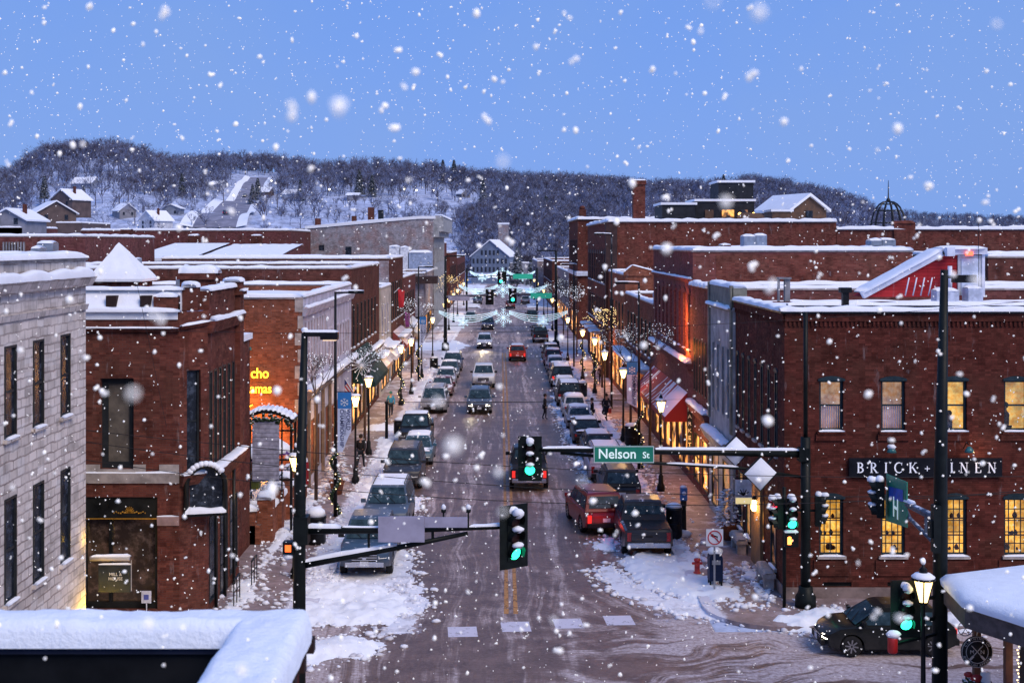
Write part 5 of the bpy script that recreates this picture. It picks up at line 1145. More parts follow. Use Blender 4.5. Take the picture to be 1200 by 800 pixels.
RX = block('brick_building', 'dark stained brick building at the right edge behind the stair house', ax(1158, 66), 48, 66, 84, 11.75, BR_C)
# penthouse, tower, lit terrace on the big brick roof
DKW = pbr('charcoal_cladding', (.018, .02, .026), .6, 0, .3, 2)
PH = thing('rooftop_penthouse', 'black clad rooftop penthouse with lit terrace above the big brick building', 'penthouse', (20, 126, 14))
def bx_(ua, ub, vt, Y, d, nm, mt, root, zb=13.9, cap=True):
    m1 = MB(); m1.box(ax(ua, Y), ax(ub, Y), Y, Y+d, zb, az(vt, Y)); e = m1.build(nm, mt, root)
    if cap: m1 = MB(); m1.box(ax(ua, Y)-.15, ax(ub, Y)+.15, Y-.15, Y+d, az(vt, Y)+.003, az(vt, Y)+.22); m1.build('roof_snow', SNOW, e)
    return e
bx_(776, 815, 240, 122, 6, 'low_wing', DKW, PH); bx_(815.3, 884, 236, 123, 6, 'main_block', DKW, PH); bx_(842, 883, 214, 126, 5, 'tower', DKW, PH)
for ua, ub, mt in ((826, 836, WOODB), (846, 860, GLASSW), (868, 876, GLASSF)): m1 = MB(); m1.box(ax(ua, 123), ax(ub, 123), 122.9, 122.98, 13.9, az(246, 123)); m1.build('terrace_door', mt, PH)
m1 = MB(); m1.box(ax(820, 121), ax(905, 121), 121, 121.3, 13.9, az(256, 121)); m1.snow((ax(864, 121), 121.2, az(256, 121)), (ax(896, 121), 121.2, az(256, 121)), .9, .45, .4); m1.build('terrace_wall', WOODB, PH)
for k, uu in enumerate((867, 883)):
    m1 = MB(); m1.ball((ax(uu, 121.5), 121.5, az(251, 121.5)), .17, .17, .17, 8, 6); tag(m1.build('terrace_lamp', emis('amber_bulb', (1, .5, .1), 7), None, (ax(uu, 121.5), 121.5, 15)), ['amber terrace lamp on the left of the penthouse terrace', 'amber terrace lamp on the right of the penthouse terrace'][k], 'lamp', 'penthouse terrace lamps')
plight((ax(875, 121.3), 121.3, 15.2), (1, .5, .12), 60, .2)
def gable(name, label, cat, x, y, w, d, he, hr, z0, rz, wm, wins=2, chim=False, group=None, ov=.35):
    t = thing(name, label, cat, (x, y, z0), rz, group); m = MB()
    a, b = -w/2, w/2
    m.add([(a, 0, -3), (b, 0, -3), (b, d, -3), (a, d, -3), (a, 0, he), (b, 0, he), (b, d, he), (a, d, he), (0, 0, hr), (0, d, hr)], [(0,1,5,8,4),(1,2,6,5),(2,3,7,9,6),(3,0,4,7)])
    o = m.build('wall', wm, None); o.parent = t
    m = MB(); k = (hr-he)/(w/2); th = .3
    for s_ in (-1, 1):
        X = s_*(w/2+ov); Z = he-k*ov
        m.add([(X, -ov, Z), (0, -ov, hr), (0, d+ov, hr), (X, d+ov, Z), (X, -ov, Z+th), (0, -ov, hr+th), (0, d+ov, hr+th), (X, d+ov, Z+th)], [(0,1,2,3),(7,6,5,4),(0,4,5,1),(3,2,6,7),(0,3,7,4)])
    o = m.build('roof', SNOW, None); o.parent = t
    if chim:
        m = MB(); m.box(w*.18, w*.18+.7, d*.4, d*.4+.7, he, hr+1.1); q = m.build('chimney', BR_C, None); q.parent = o
    n = wins
    for i in range(n):
        for zz in ([he*.35] if he < 4 else [he*.2, he*.6]):
            m = MB(); xx = a+w*(i+.5)/n; m.box(xx-.4, xx+.4, -.06, -.01, zz, zz+1.2); q = m.build('window', GLASSD, None); q.parent = t
    return t
gable('rooftop_cabin', 'brown gabled house with a white snow roof rising above the brick parapet', 'house', ax(948, 130), 130, 4.0, 7, 2.0, 3.4, 13.9, .3, WOODB, 1)
bx_(905, 928, 248, 128, 4, 'low_wing', WOODB, PH)
# domed lattice cupola
DM = thing('lattice_cupola', 'black open ironwork dome with a thin spire behind the brick parapet', 'cupola', (ax(1041, 140), 140, 13.7)); cx_, r_, zb, zt = ax(1041, 140), 1.95, 13.5, az(236, 140)
m1 = MB()
for k in range(12): a_ = 2*PI*k/12; m1.tube([(cx_+r_*math.cos(a_)*math.cos(t)**.8 if t < 1.5 else cx_, 140+r_*math.sin(a_)*math.cos(t)**.8 if t < 1.5 else 140, zb+(zt-zb)*math.sin(t)) for t in [i*PI/2/8*.98 for i in range(9)]], .085, 5)
for t in (.35, .8, 1.15): m1.tube([(cx_+r_*math.cos(t)**.8*math.cos(2*PI*k/20), 140+r_*math.cos(t)**.8*math.sin(2*PI*k/20), zb+(zt-zb)*math.sin(t)) for k in range(21)], .05, 5)
m1.build('dome_ribs', DKMET, DM); m1 = MB(); m1.lathe((cx_, 140, zt-.1), [(.3, 0), (.22, .3), (.08, .5), (.03, 2.4)], 8); m1.build('spire', DKMET, DM)
# rooftop equipment
for k, (ua, ub, va, Y, bt) in enumerate(((872, 886, 277, 72, 11.6), (886, 899, 276, 72, 11.6), (1021, 1034, 282, 75, 11.6), (1034, 1050, 281, 75, 11.6), (846, 857, 287, 70, 11.6))):
    t_ = thing('rooftop_unit', ['left half of the grey paired rooftop unit near the penthouse', 'right half of the grey paired rooftop unit near the penthouse', 'left half of the grey paired rooftop unit below the cupola', 'right half of the grey paired rooftop unit below the cupola', 'small dark brick rooftop vent on the rose brick building'][k], 'rooftop unit', (ax(ua, Y), Y, bt)); m1 = MB(); m1.box(ax(ua, Y)+.01, ax(ub, Y)-.01, Y, Y+1.2, bt, az(va, Y)); m1.build('casing', pbr('unit_blue_grey', (.20, .25, .34), .6) if k < 4 else BR_C, t_)
    m1 = MB(); m1.snow((ax(ua, Y), Y+.6, az(va, Y)), (ax(ub, Y), Y+.6, az(va, Y)), 1.2, .14, .3); m1.build('snow_cap', SNOW, t_)
    if k < 4:
        m1 = MB()
        for q in range(5): m1.box(ax(ua, Y)+.08, ax(ub, Y)-.08, Y-.03, Y-.004, bt+.2+q*.12, bt+.26+q*.12)
        m1.build('louvre', DKMET, t_)
m1 = MB(); m1.box(ax(920, 55), ax(926, 55), 55, 55.3, 9.6, az(325, 55)); m1.box(ax(912, 55), ax(914, 55), 55, 55.2, 9.6, az(326, 55)); m1.box(ax(912, 55), ax(927, 55), 54.9, 55.4, az(327, 55), az(325, 55)); tag(m1.build('rooftop_hatch', GREYP, None, (12.2, 55, 10)), 'small pale framed hatch on the snowy roof behind the corner building', 'roof hatch')
# ================================================================== FOREGROUND PARAPET
FP = thing('foreground_parapet', 'thick snow covered roof parapet filling the lower left foreground', 'parapet', (-3, 5, 9))
zt = 10.30
m1 = MB(); m1.box(-14, -1.16, 7.1, 7.29, 6, zt); m1.box(-1.4, -1.12, 1.5, 7.1, 6, zt); m1.build('brick_wall', BR_R, FP)
m1 = MB(); m1.box(-14, -1.40, 7.06, 7.097, 9.5, zt-.06); m1.box(-1.44, -1.403, 1.5, 7.06, 9.5, zt-.06); m1.quad((-14, 1, 9.4), (-1.45, 1, 9.4), (-1.45, 7.06, 9.4), (-14, 7.06, 9.4)); m1.build('roof_membrane', pbr('black_membrane', (.006, .007, .009), .7, 0, .5, 3), FP)
m1 = MB(); m1.box(-14, -1.46, 7.03, 7.057, zt-.055, zt); m1.box(-1.475, -1.445, 1.5, 7.03, zt-.055, zt); m1.build('metal_fascia', pbr('navy_fascia', (.022, .026, .05), .5, .2, .2, 3), FP)
m1 = MB()
def capgrid(x0, x1, y0, y1, z, h, nx, ny, er=.12):
    """rounded slab of snow with soft edges"""
    vs = []
    for j in range(ny+1):
        for i in range(nx+1):
            X = x0+(x1-x0)*i/nx; Y = y0+(y1-y0)*j/ny
            rc_ = .22; X = min(X, x1-(rc_-math.sqrt(max(0, rc_*rc_-max(0, Y-(y1-rc_))**2))))
            d = min(X-x0 if x0 > -13 else 9, x1-X, Y-y0, y1-Y); e = math.sqrt(max(0, 1-(1-min(1, d/er))**2))
            wob = .022*mn.noise(Vector((X*2.2, Y*2.2, 1)))+.012*mn.noise(Vector((X*9, Y*9, 1)))+.005*mn.noise(Vector((X*26, Y*26, 1)))
            vs.append((X+.012*mn.noise(Vector((Y*4, 3, X))), Y, z+h*e+wob*e-.02*(1-e)))
    m1.add(vs, [(j*(nx+1)+i, j*(nx+1)+i+1, (j+1)*(nx+1)+i+1, (j+1)*(nx+1)+i) for j in range(ny) for i in range(nx)], sm=True)
capgrid(-14, -1.06, 7.0, 7.35, zt+.005, .115, 260, 20, .09)
capgrid(-1.50, -1.055, 1.4, 7.345, zt+.003, .118, 26, 150, .09)
m1.build('snow_cap', snow_mat('foreground_snow', (.80, .87, .97), 0, 3.2), FP)
m1 = MB()
for i in range(14): yy = 7.32-.33*i; m1.box(-1.118, -1.065, yy-.05, yy+.03, zt-.13, zt-.05)
m1.build('corbel', pbr('dark_corbel', (.03, .018, .018), .8), FP)

# ================================================================== SIGNALS AND SIGNS
SGREEN = emis('green_signal', (.02, 1, .48), 6, (.0, .5, .25))
SRED = emis('red_signal', (1, .03, .06), 4); SHAND = emis('orange_hand', (1, .25, .05), 5)
LOFF = pbr('unlit_lens', (.03, .012, .012), .3)
SBLK = pbr('signal_black', (.006, .009, .009), .5, 0, .3, 5, dust=.0)
SIGNG = pbr('sign_green', (.005, .20, .13), .5, 0, .08, 3)
ALU = pbr('sign_back', (.34, .33, .44), .5, .2, .15, 2)
SW = pbr('sign_white', (.72, .75, .78), .5, 0, .05)
def signal_head(name_root, c, ang, lit='green', sc=1., plate=True, hood_snow=True, n=3):
    """c: centre; ang: world direction the lenses face (deg). returns meshes parented to name_root"""
    M = Matrix.Translation(c) @ Matrix.Rotation(R(ang+90), 4, 'Z') @ Matrix.Scale(sc, 4)
    tr = lambda mb: [setattr(mb, 'v', [tuple(M @ Vector(v)) for v in mb.v]), mb][1]
    m = MB(); h = .34*n/2
    m.box(-.17, .17, 0, .2, -h, h)
    if plate: m.box(-.36, .36, .02, .04, -h-.17, h+.17)
    hd_ = tr(m).build('signal_head', SBLK, name_root, bevel=.0)
    for k in range(n):
        z_ = h-.17-.34*k
        m = MB(); m.lathe((0, -.02, z_), [(.02, -.02), (.10, -.012), (.15, .02), (.15, .03)], 14, 'y')
        on = (lit == 'green' and k == n-1) or (lit == 'red' and k == 0)
        tr(m).build('lens', (SGREEN if lit == 'green' else SRED) if on else LOFF, hd_)
        m = MB(); vs = []
        for i in range(13):
            t_ = R(-30+240*i/12); rr_ = .172
            for d in (0, -.26-.0*math.sin(t_)): vs.append((rr_*math.cos(t_), d*(1 if d == 0 else (.55+.45*max(0, math.sin(t_)))), z_+rr_*math.sin(t_)))
        m.add(vs, [(2*i, 2*i+1, 2*i+3, 2*i+2) for i in range(12)]); tr(m).build('visor', SBLK, hd_)
        if hood_snow:
            m = MB(); m.ball((0, -.13, z_+.18), .13, .14, .07 if k else .11, 8, 5, .3)
            if k == 0: m.ball((0, .08, z_+.2), .16, .12, .12, 8, 5, .3)
            tr(m).build('snow_cap', SNOW, hd_)
    return hd_
# -- big mast arm at the right, carrying the Nelson St sign
N1 = thing('signal_mast', 'black signal mast at the right corner whose snowy arm carries the Nelson St sign', 'traffic signal', (10.4, 43.6, .13))
y_ = 43.6; px = ax(944, y_)
m1 = MB(); m1.lathe((px, y_, .13), [(.36, 0), (.36, .35), (.26, .5), (.24, .7)], 10); m1.build('base', SBLK, N1)
m1 = MB(); m1.tube([(px, y_, .3), (px, y_, az(512, y_))], .17, 12); m1.tube([(px, y_, az(512, y_)), (px, y_, az(366, y_))], .075, 10); m1.build('pole', SBLK, N1)
m1 = MB(); za = az(531, y_); m1.tube([(px, y_, az(531.5, y_)), (ax(780, y_), y_, az(529, y_)), (ax(632, y_), y_, az(526.5, y_))], [.13, .1, .07], 10); m1.box(px-.25, px+.1, y_-.2, y_+.2, az(540, y_), az(524, y_)); m1.build('mast_arm', SBLK, N1)
m1 = MB(); m1.snow((ax(636, y_), y_, az(526.5, y_)+.05), (ax(694, y_), y_, az(527, y_)+.07), .14, .07, .2); m1.snow((ax(768, y_), y_, az(528.7, y_)+.08), (ax(936, y_), y_, az(531, y_)+.11), .19, .08, .2); m1.build('arm_snow', SNOW, N1)
m1 = MB(); m1.tube([(ax(657, y_), y_+.1, az(531, y_)), (ax(700, y_), y_+.1, az(535, y_)), (ax(767, y_), y_+.1, az(543, y_)), (ax(870, y_), y_+.1, az(549, y_)), (px, y_+.1, az(560, y_))], .055, 8); m1.build('brace', SBLK, N1)
m1 = MB(); m1.snow((ax(780, y_), y_+.1, az(544, y_)+.03), (ax(866, y_), y_+.1, az(548.6, y_)+.03), .1, .05, .2); m1.build('brace_snow', SNOW, N1)
signal_head(N1, (ax(621, y_), y_-.05, az(537, y_)), -92, 'green', 1.12, True)
NS = thing('street_sign', 'green Nelson St street name sign hanging on the mast arm', 'street sign', (ax(731, y_), y_-.2, 5.2))
m1 = MB(); sx0, sx1, sz0, sz1 = ax(695.5, y_-.2), ax(766.5, y_-.2), az(542, y_-.2), az(522, y_-.2)
m1.box(sx0, sx1, y_-.24, y_-.2, sz0, sz1); bd = m1.build('sign_board', SIGNG, NS)
m1 = MB()
for a, b, c, d in ((sx0+.01, sx1-.01, sz0+.01, sz0+.03), (sx0+.01, sx1-.01, sz1-.03, sz1-.01), (sx0+.01, sx0+.03, sz0+.03, sz1-.03), (sx1-.03, sx1-.01, sz0+.03, sz1-.03)): m1.box(a, b, y_-.246, y_-.241, c, d)
m1.build('border', SW, bd)
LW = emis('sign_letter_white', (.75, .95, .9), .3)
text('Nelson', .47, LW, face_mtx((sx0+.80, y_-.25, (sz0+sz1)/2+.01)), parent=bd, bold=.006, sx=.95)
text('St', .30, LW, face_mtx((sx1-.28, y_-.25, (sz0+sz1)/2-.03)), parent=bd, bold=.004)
# snow plastered diamond signs and panels over the pavement
for k, (uc, vc, hw, hh, Y) in enumerate(((862, 528.5, 18, 18, 43.9), (891, 555, 20, 20.5, 43.3))):
    t_ = thing('warning_sign', ['upper left diamond sign plastered with snow at the right mast arm', 'lower right diamond sign plastered with snow below the right mast arm'][k], 'sign', (ax(uc, Y), Y, az(vc, Y)-1), group='snow plastered diamond signs')
    c = Vector((ax(uc, Y), Y, az(vc, Y))); a_ = hw*Y/1500; b_ = hh*Y/1500
    m1 = MB(); m1.prism([(c.x-a_, c.z), (c.x, c.z-b_), (c.x+a_, c.z), (c.x, c.z+b_)], Y, Y+.12); m1.build('sign_board', SBLK, t_)
    m1 = MB(); s_ = .94; m1.add([(c.x-a_*s_, Y-.03, c.z), (c.x, Y-.02, c.z-b_*s_), (c.x+a_*s_, Y-.03, c.z+.05), (c.x+.02, Y-.01, c.z+b_*s_), (c.x-a_*.3, Y-.30, c.z-b_*.25), (c.x+a_*.3, Y-.32, c.z-b_*.2), (c.x, Y-.12, c.z+b_*.45)], [(0, 1, 4), (1, 5, 4), (1, 2, 5), (2, 6, 5), (2, 3, 6), (3, 0, 6), (0, 4, 6), (4, 5, 6)], sm=True); m1.build('snow_crust', SNOW, t_)
    m1 = MB(); m1.bar((c.x, Y+.15, c.z), (c.x+.5, 43.62, az(531, 43.6)-.1), .05); m1.bar((c.x, Y+.15, c.z-b_), (c.x, Y+.15, c.z+b_), .05); m1.build('bracket', SBLK, t_)
hs = thing('hanging_sign', 'pale hanging shop sign with a dark leaf emblem over a yellow strip', 'sign', (ax(871, 48.6), 48.6, 2.8)); Y = 48.6
m1 = MB(); m1.box(ax(862, Y), ax(881, Y), Y, Y+.06, az(590, Y), az(562, Y)); e = m1.build('sign_board', pbr('pale_sign', (.55, .56, .6), .6), hs)
m1 = MB(); m1.box(ax(862, Y), ax(881, Y), Y-.012, Y-.002, az(590, Y), az(583, Y)); m1.build('yellow_strip', emis('pale_yellow', (1, .8, .35), .6), e)
m1 = MB(); cx_, cz_ = ax(871, Y), az(577, Y)
for a_ in (-60, -30, 0, 30, 60): m1.bar((cx_, Y-.01, cz_-.1), (cx_+.24*math.sin(R(a_)), Y-.01, cz_-.1+.26*math.cos(R(a_))), .012, .035)
m1.bar((cx_-.12, Y-.01, cz_-.02), (cx_+.12, Y-.01, cz_-.02), .012, .03); m1.build('leaf_emblem', SBLK, e)
m1 = MB(); m1.bar((ax(860, Y), Y+.03, az(560, Y)), (XR, Y+.03, az(560, Y)), .04); m1.build('bracket', SBLK, hs)
# -- post with heads at the same corner (red and green seen), pedestrian signal
S2 = thing('signal_post', 'signal post beside the maroon wall with a green light and an orange pedestrian hand', 'traffic signal', (ax(926, 43.), 43., .13)); Y = 43.2
m1 = MB(); m1.tube([(ax(921, Y), Y+.25, .13), (ax(921, Y), Y+.25, az(572, Y))], .06, 8); m1.bar((ax(921, Y), Y+.25, az(600, Y)), (px, y_, az(600, Y)), .07); m1.build('pole', SBLK, S2)
signal_head(S2, (ax(927.5, Y), Y-.1, az(601, Y)), -90, 'green', 1.0, False)
signal_head(S2, (ax(909, Y), Y, az(601, Y)), -165, 'red', 1.0, False)
m1 = MB(); m1.box(ax(919, Y), ax(935, Y), Y-.1, Y+.1, az(640, Y), az(623, Y)); e = m1.build('pedestrian_signal', SBLK, S2)
m1 = MB(); hx, hz = ax(924.5, Y), az(632, Y); m1.box(hx-.07, hx+.06, Y-.12, Y-.105, hz-.14, hz+.02)
for q in range(4): m1.box(hx-.07+q*.034, hx-.045+q*.034, Y-.12, Y-.105, hz+.025, hz+.13-.02*(q in (0, 3)))
m1.bar((hx+.06, Y-.112, hz-.05), (hx+.11, Y-.112, hz+.03), .014, .03); m1.build('hand_symbol', SHAND, e)
m1 = MB(); m1.snow((ax(919, Y), Y, az(623, Y)), (ax(935, Y), Y, az(623, Y)), .24, .1, .1); m1.build('snow_cap', SNOW, e)
S3 = thing('signal_arm_head', 'side turned signal head bracketed on the right mast pole', 'traffic signal', (ax(965, 43.5), 43.5, 3))
signal_head(S3, (ax(962, y_), y_, az(598, y_)), -8, 'off', 1.0, False); m1 = MB(); m1.bar((px, y_, az(598, y_)), (ax(961, y_), y_, az(598, y_)), .07); m1.build('bracket', SBLK, S3)

# -- near right tall pole with arm over the side street
N2 = thing('signal_mast', 'tall dark signal and lighting pole in the right foreground with two slanting arms', 'traffic signal', (10.65, 31, .13)); y2 = 31.; px2 = 10.68
m1 = MB(); m1.tube([(px2-.06, y2, .13), (px2-.03, y2, 7.), (px2+.06, y2, az(316, y2))], [.20, .16, .09], 12); m1.build('pole', SBLK, N2)
m1 = MB(); m1.box(ax(1108, y2), ax(1122, y2), y2-.05, y2+.05, az(326, y2), az(323, y2)); m1.box(ax(1117, y2), ax(1142, y2), y2-.14, y2+.14, az(331, y2), az(322, y2)); m1.build('luminaire', BLACK, N2)
m1 = MB(); A_, B_ = Vector((px2, y2, az(610, y2))), Vector((ax(1047, 36), 36, az(583, 36)))
m1.tube([A_, B_], [.11, .07], 9); C_ = Vector((px2, y2, az(645, y2))); m1.tube([C_, A_.lerp(B_, .62)+Vector((0, 0, -.35)), A_.lerp(B_, .8)], .055, 8)
m1.bar(A_.lerp(B_, .3)+Vector((0, 0, -.05)), A_.lerp(B_, .3)+Vector((0, 0, -.55)), .06); m1.build('mast_arm', pbr('blue_grey_steel', (.06, .08, .12), .45, .3, .3, 4, dust=.5), N2)
m1 = MB(); m1.snow(A_.lerp(B_, .55)+Vector((0, 0, .08)), B_+Vector((0, 0, .07)), .16, .08, .15); m1.build('arm_snow', SNOW, N2)
m1 = MB(); m1.box(px2-.28, px2-.1, y2-.25, y2-.02, az(645, y2), az(590, y2)); m1.box(px2-.35, px2-.1, y2-.2, y2, az(628, y2), az(608, y2)); m1.build('control_box', SBLK, N2)
signal_head(N2, (ax(1029, 36), 36.1, az(585, 36)), 160, 'off', 1.0, False)
signal_head(N2, (ax(1060, 30.6), 30.5, az(712, 30.6)), -88, 'green', 1.0, True)
m1 = MB(); m1.bar((ax(1060, 30.8), 30.85, az(700, 30.8)), (px2, y2, az(700, y2)), .08); m1.bar((ax(1060, 30.8), 30.85, az(725, 30.8)), (px2, y2, az(725, y2)), .08); m1.build('bracket', SBLK, N2)
N2s = thing('street_sign', 'green street name sign turned edge on beside the right foreground pole', 'street sign', (ax(1044, 35.5), 35.5, 5.3))
A_ = Vector((ax(1038.5, 36.2), 36.2, az(555, 36.2))); B_ = Vector((ax(1049, 35.2), 34.2, az(563, 34.4))); C_ = Vector((B_.x, B_.y, az(616, 34.4))); D_ = Vector((A_.x, A_.y, az(610, 36.2)))
m1 = MB(); m1.add([A_, B_, C_, D_, A_+Vector((.03, .01, 0)), B_+Vector((.03, .01, 0)), C_+Vector((.03, .01, 0)), D_+Vector((.03, .01, 0))], [(0,1,2,3),(7,6,5,4),(0,4,5,1),(3,2,6,7),(0,3,7,4),(1,5,6,2)]); e = m1.build('sign_board', SIGNG, N2s)
cen = (A_+C_)/2; dx_ = (B_-A_); dx_.z = 0; dx_.normalize(); up_ = Vector((0, 0, 1)); nr_ = dx_.cross(up_)
Mx = Matrix((( -up_.x, dx_.x, nr_.x, cen.x+nr_.x*.03), (-up_.y, dx_.y, nr_.y, cen.y+nr_.y*.03), (-up_.z, dx_.z, nr_.z, cen.z+nr_.z*.03), (0, 0, 0, 1))) if False else Matrix(((dx_.x, up_.x, nr_.x, cen.x+nr_.x*.015), (dx_.y, up_.y, nr_.y, cen.y+nr_.y*.015), (dx_.z, up_.z, nr_.z, cen.z-.25+nr_.z*.015), (0, 0, 0, 1)))
text('H', .8, LW, Mx, 'letter', parent=e)
m1 = MB(); o_ = nr_*.012; m1.add([A_.lerp(D_, .22)+o_+dx_*.3, B_.lerp(C_, .22)+o_-dx_*.3, B_.lerp(C_, .48)+o_-dx_*.3, A_.lerp(D_, .48)+o_+dx_*.3], [(0, 1, 2, 3)]); m1.build('blue_panel', pbr('sign_blue', (.02, .08, .4), .5), e)

# -- left mast: pole, box luminaire, arm across the road with sign backs and angled head
N3 = thing('signal_mast', 'dark signal mast at the left corner whose snowy arm reaches over the road', 'traffic signal', (-4.39, 28, .0)); y3 = 28.
m1 = MB(); m1.tube([(ax(350, y3), y3, .13), (ax(351, y3), y3, az(610, y3)), (ax(357, y3), y3, az(390, y3))], [.15, .135, .07], 12); m1.build('pole', SBLK, N3)
m1 = MB(); m1.box(ax(356, y3), ax(396, y3), y3-.09, y3+.09, az(394, y3), az(388.5, y3)); m1.box(ax(376, y3), ax(396.5, y3), y3-.12, y3+.12, az(397.5, y3), az(389, y3)); e = m1.build('luminaire', BLACK, N3)
m1 = MB(); m1.box(ax(379, y3), ax(394, y3), y3-.1, y3+.1, az(399, y3), az(397.8, y3)); m1.build('lamp_glass', emis('dim_amber', (1, .7, .45), .8), e)
m1 = MB(); m1.snow((ax(355, y3), y3, az(388.5, y3)), (ax(397, y3), y3, az(388.7, y3)), .2, .04, .1); m1.ball((ax(357, y3), y3, az(386.5, y3)), .08, .08, .06, 8, 5); m1.build('luminaire_snow', SNOW, e)
m1 = MB(); m1.tube([(ax(352, y3), y3, az(621, y3)), (ax(470, y3), y3, az(620.5, y3)), (ax(588, y3), y3, az(617, y3))], [.09, .075, .05], 10); m1.box(ax(345, y3), ax(362, y3), y3-.2, y3+.2, az(636, y3), az(604, y3)); m1.build('mast_arm', SBLK, N3)
m1 = MB(); m1.tube([(ax(352, y3), y3+.05, az(663, y3)), (ax(420, y3), y3+.05, az(650, y3)), (ax(475, y3), y3+.05, az(640, y3)), (ax(548, y3), y3+.05, az(625, y3))], [.08, .07, .06, .045], 9)
m1.bar((ax(507, y3), y3, az(620, y3)), (ax(507, y3), y3+.05, az(632, y3)), .06); m1.bar((ax(432, y3), y3, az(621, y3)), (ax(432, y3), y3+.05, az(646, y3)), .05); m1.build('brace', SBLK, N3)
m1 = MB(); m1.snow((ax(358, y3), y3, az(620, y3)+.05), (ax(400, y3), y3, az(620.4, y3)+.05), .17, .09, .15); m1.snow((ax(400, y3), y3, az(620, y3)+.05), (ax(460, y3), y3, az(620, y3)+.04), .1, .04, .15); m1.snow((ax(550, y3), y3, az(618, y3)+.03), (ax(590, y3), y3, az(616.8, y3)+.03), .13, .07, .12)
m1.snow((ax(356, y3), y3+.05, az(661, y3)+.05), (ax(465, y3), y3+.05, az(641.5, y3)+.05), .15, .08, .15); m1.build('arm_snow', SNOW, N3)
signal_head(N3, (ax(603, y3), y3, az(628.5, y3)), -56, 'green', 1.02, True)
m1 = MB(); m1.box(ax(444, y3), ax(498, y3), y3-.16, y3-.13, az(633, y3), az(603, y3)); m1.box(ax(498.3, y3), ax(548, y3), y3-.16, y3-.13, az(616, y3), az(604, y3)); m1.build('sign_back', ALU, N3)
for uu in (520, 549):
    m1 = MB(); m1.bar((ax(uu, y3), y3-.1, az(618, y3)), (ax(uu, y3), y3-.1, az(597, y3)), .035); m1.lathe((ax(uu, y3), y3-.1, az(599, y3)), [(.05, 0), (.06, .05), (.02, .1)], 7); e = m1.build('arm_stud', SBLK, N3); m1 = MB(); m1.ball((ax(uu, y3), y3-.1, az(593, y3)), .055, .055, .07, 7, 5, .3); m1.build('snow_cap', SNOW, e)
# pedestrian hand on that pole, seen from the side (orange glow)
m1 = MB(); m1.box(ax(332, y3), ax(345, y3), y3-.1, y3+.14, az(648, y3), az(634, y3)); e = m1.build('pedestrian_signal', SBLK, N3)
m1 = MB(); m1.box(ax(335, y3), ax(342, y3), y3-.12, y3-.103, az(645, y3), az(637, y3)); m1.build('hand_symbol', emis('hot_orange', (1, .13, .02), 1.8), e)
m1 = MB(); m1.ball((ax(338, y3), y3, az(651, y3)), .12, .1, .08, 8, 5, .4); m1.build('snow_cap', SNOW, e)

# -- intersection signals farther up
for k, (xx, yy, s_) in enumerate(((-6.4, 147.6, 1), (6.5, 151, -1))):
    t_ = thing('signal_mast', ['slim signal mast at the next crossing on the left', 'tall signal mast at the next crossing on the right with a green sign'][k], 'traffic signal', (xx, yy, .1))
    zt_ = [11, 11.6][k]; za = 6.2
    m1 = MB(); m1.tube([(xx, yy, .1), (xx, yy, zt_)], [.22, .12], 8); m1.lathe((xx, yy, .1), [(.45, 0), (.4, .9), (.2, 1.)], 8); m1.bar((xx, yy, zt_), (xx+s_*2.2, yy, zt_+.05), .14); m1.build('pole', SBLK, t_)
    m1 = MB(); m1.tube([(xx, yy, za), (xx+s_*5.2, yy, za+.3)], [.13, .08], 7); m1.snow((xx, yy, za+.15), (xx+s_*5.2, yy, za+.38), .3, .12, .4); m1.build('mast_arm', pbr('dusted_arm', (.12, .12, .16), .5, .2, .3, 4), t_)
    signal_head(t_, (xx+s_*5.1, yy-.1, za+.1), -90, 'off' if k == 0 else 'green', 1.3, True)
    if k: m1 = MB(); m1.box(xx-3.0, xx-.5, yy-.25, yy-.2, za-.2, za+.45); m1.build('street_name_sign', emis('far_sign_green', (.02, .5, .36), .35, (.01, .25, .18)), t_)
    else: m1 = MB(); m1.box(xx+.3, xx+2.8, yy-.25, yy-.2, za-.3, za+.2); m1.build('street_name_sign', ALU, t_)
for k, (xx, yy, s_) in enumerate(((-6.2, 232, 1), (6.6, 234, -1))):
    t_ = thing('signal_mast', ['distant signal mast on the left at the far crossing', 'distant signal mast on the right at the far crossing'][k], 'traffic signal', (xx, yy, .1))
    m1 = MB(); m1.tube([(xx, yy, .1), (xx, yy, 8)], .18, 6); m1.tube([(xx, yy, 6.4), (xx+s_*6.3, yy, 6.6)], .11, 6); m1.build('pole', SBLK, t_); signal_head(t_, (xx+s_*6.2, yy-.1, 6.2), -90, 'green' if k == 0 else 'off', 1.7, True)
    if k: m1 = MB(); m1.box(xx-4.4, xx-.8, yy-.25, yy-.2, 6.0, 6.9); m1.build('street_name_sign', MATS['far_sign_green'], t_)

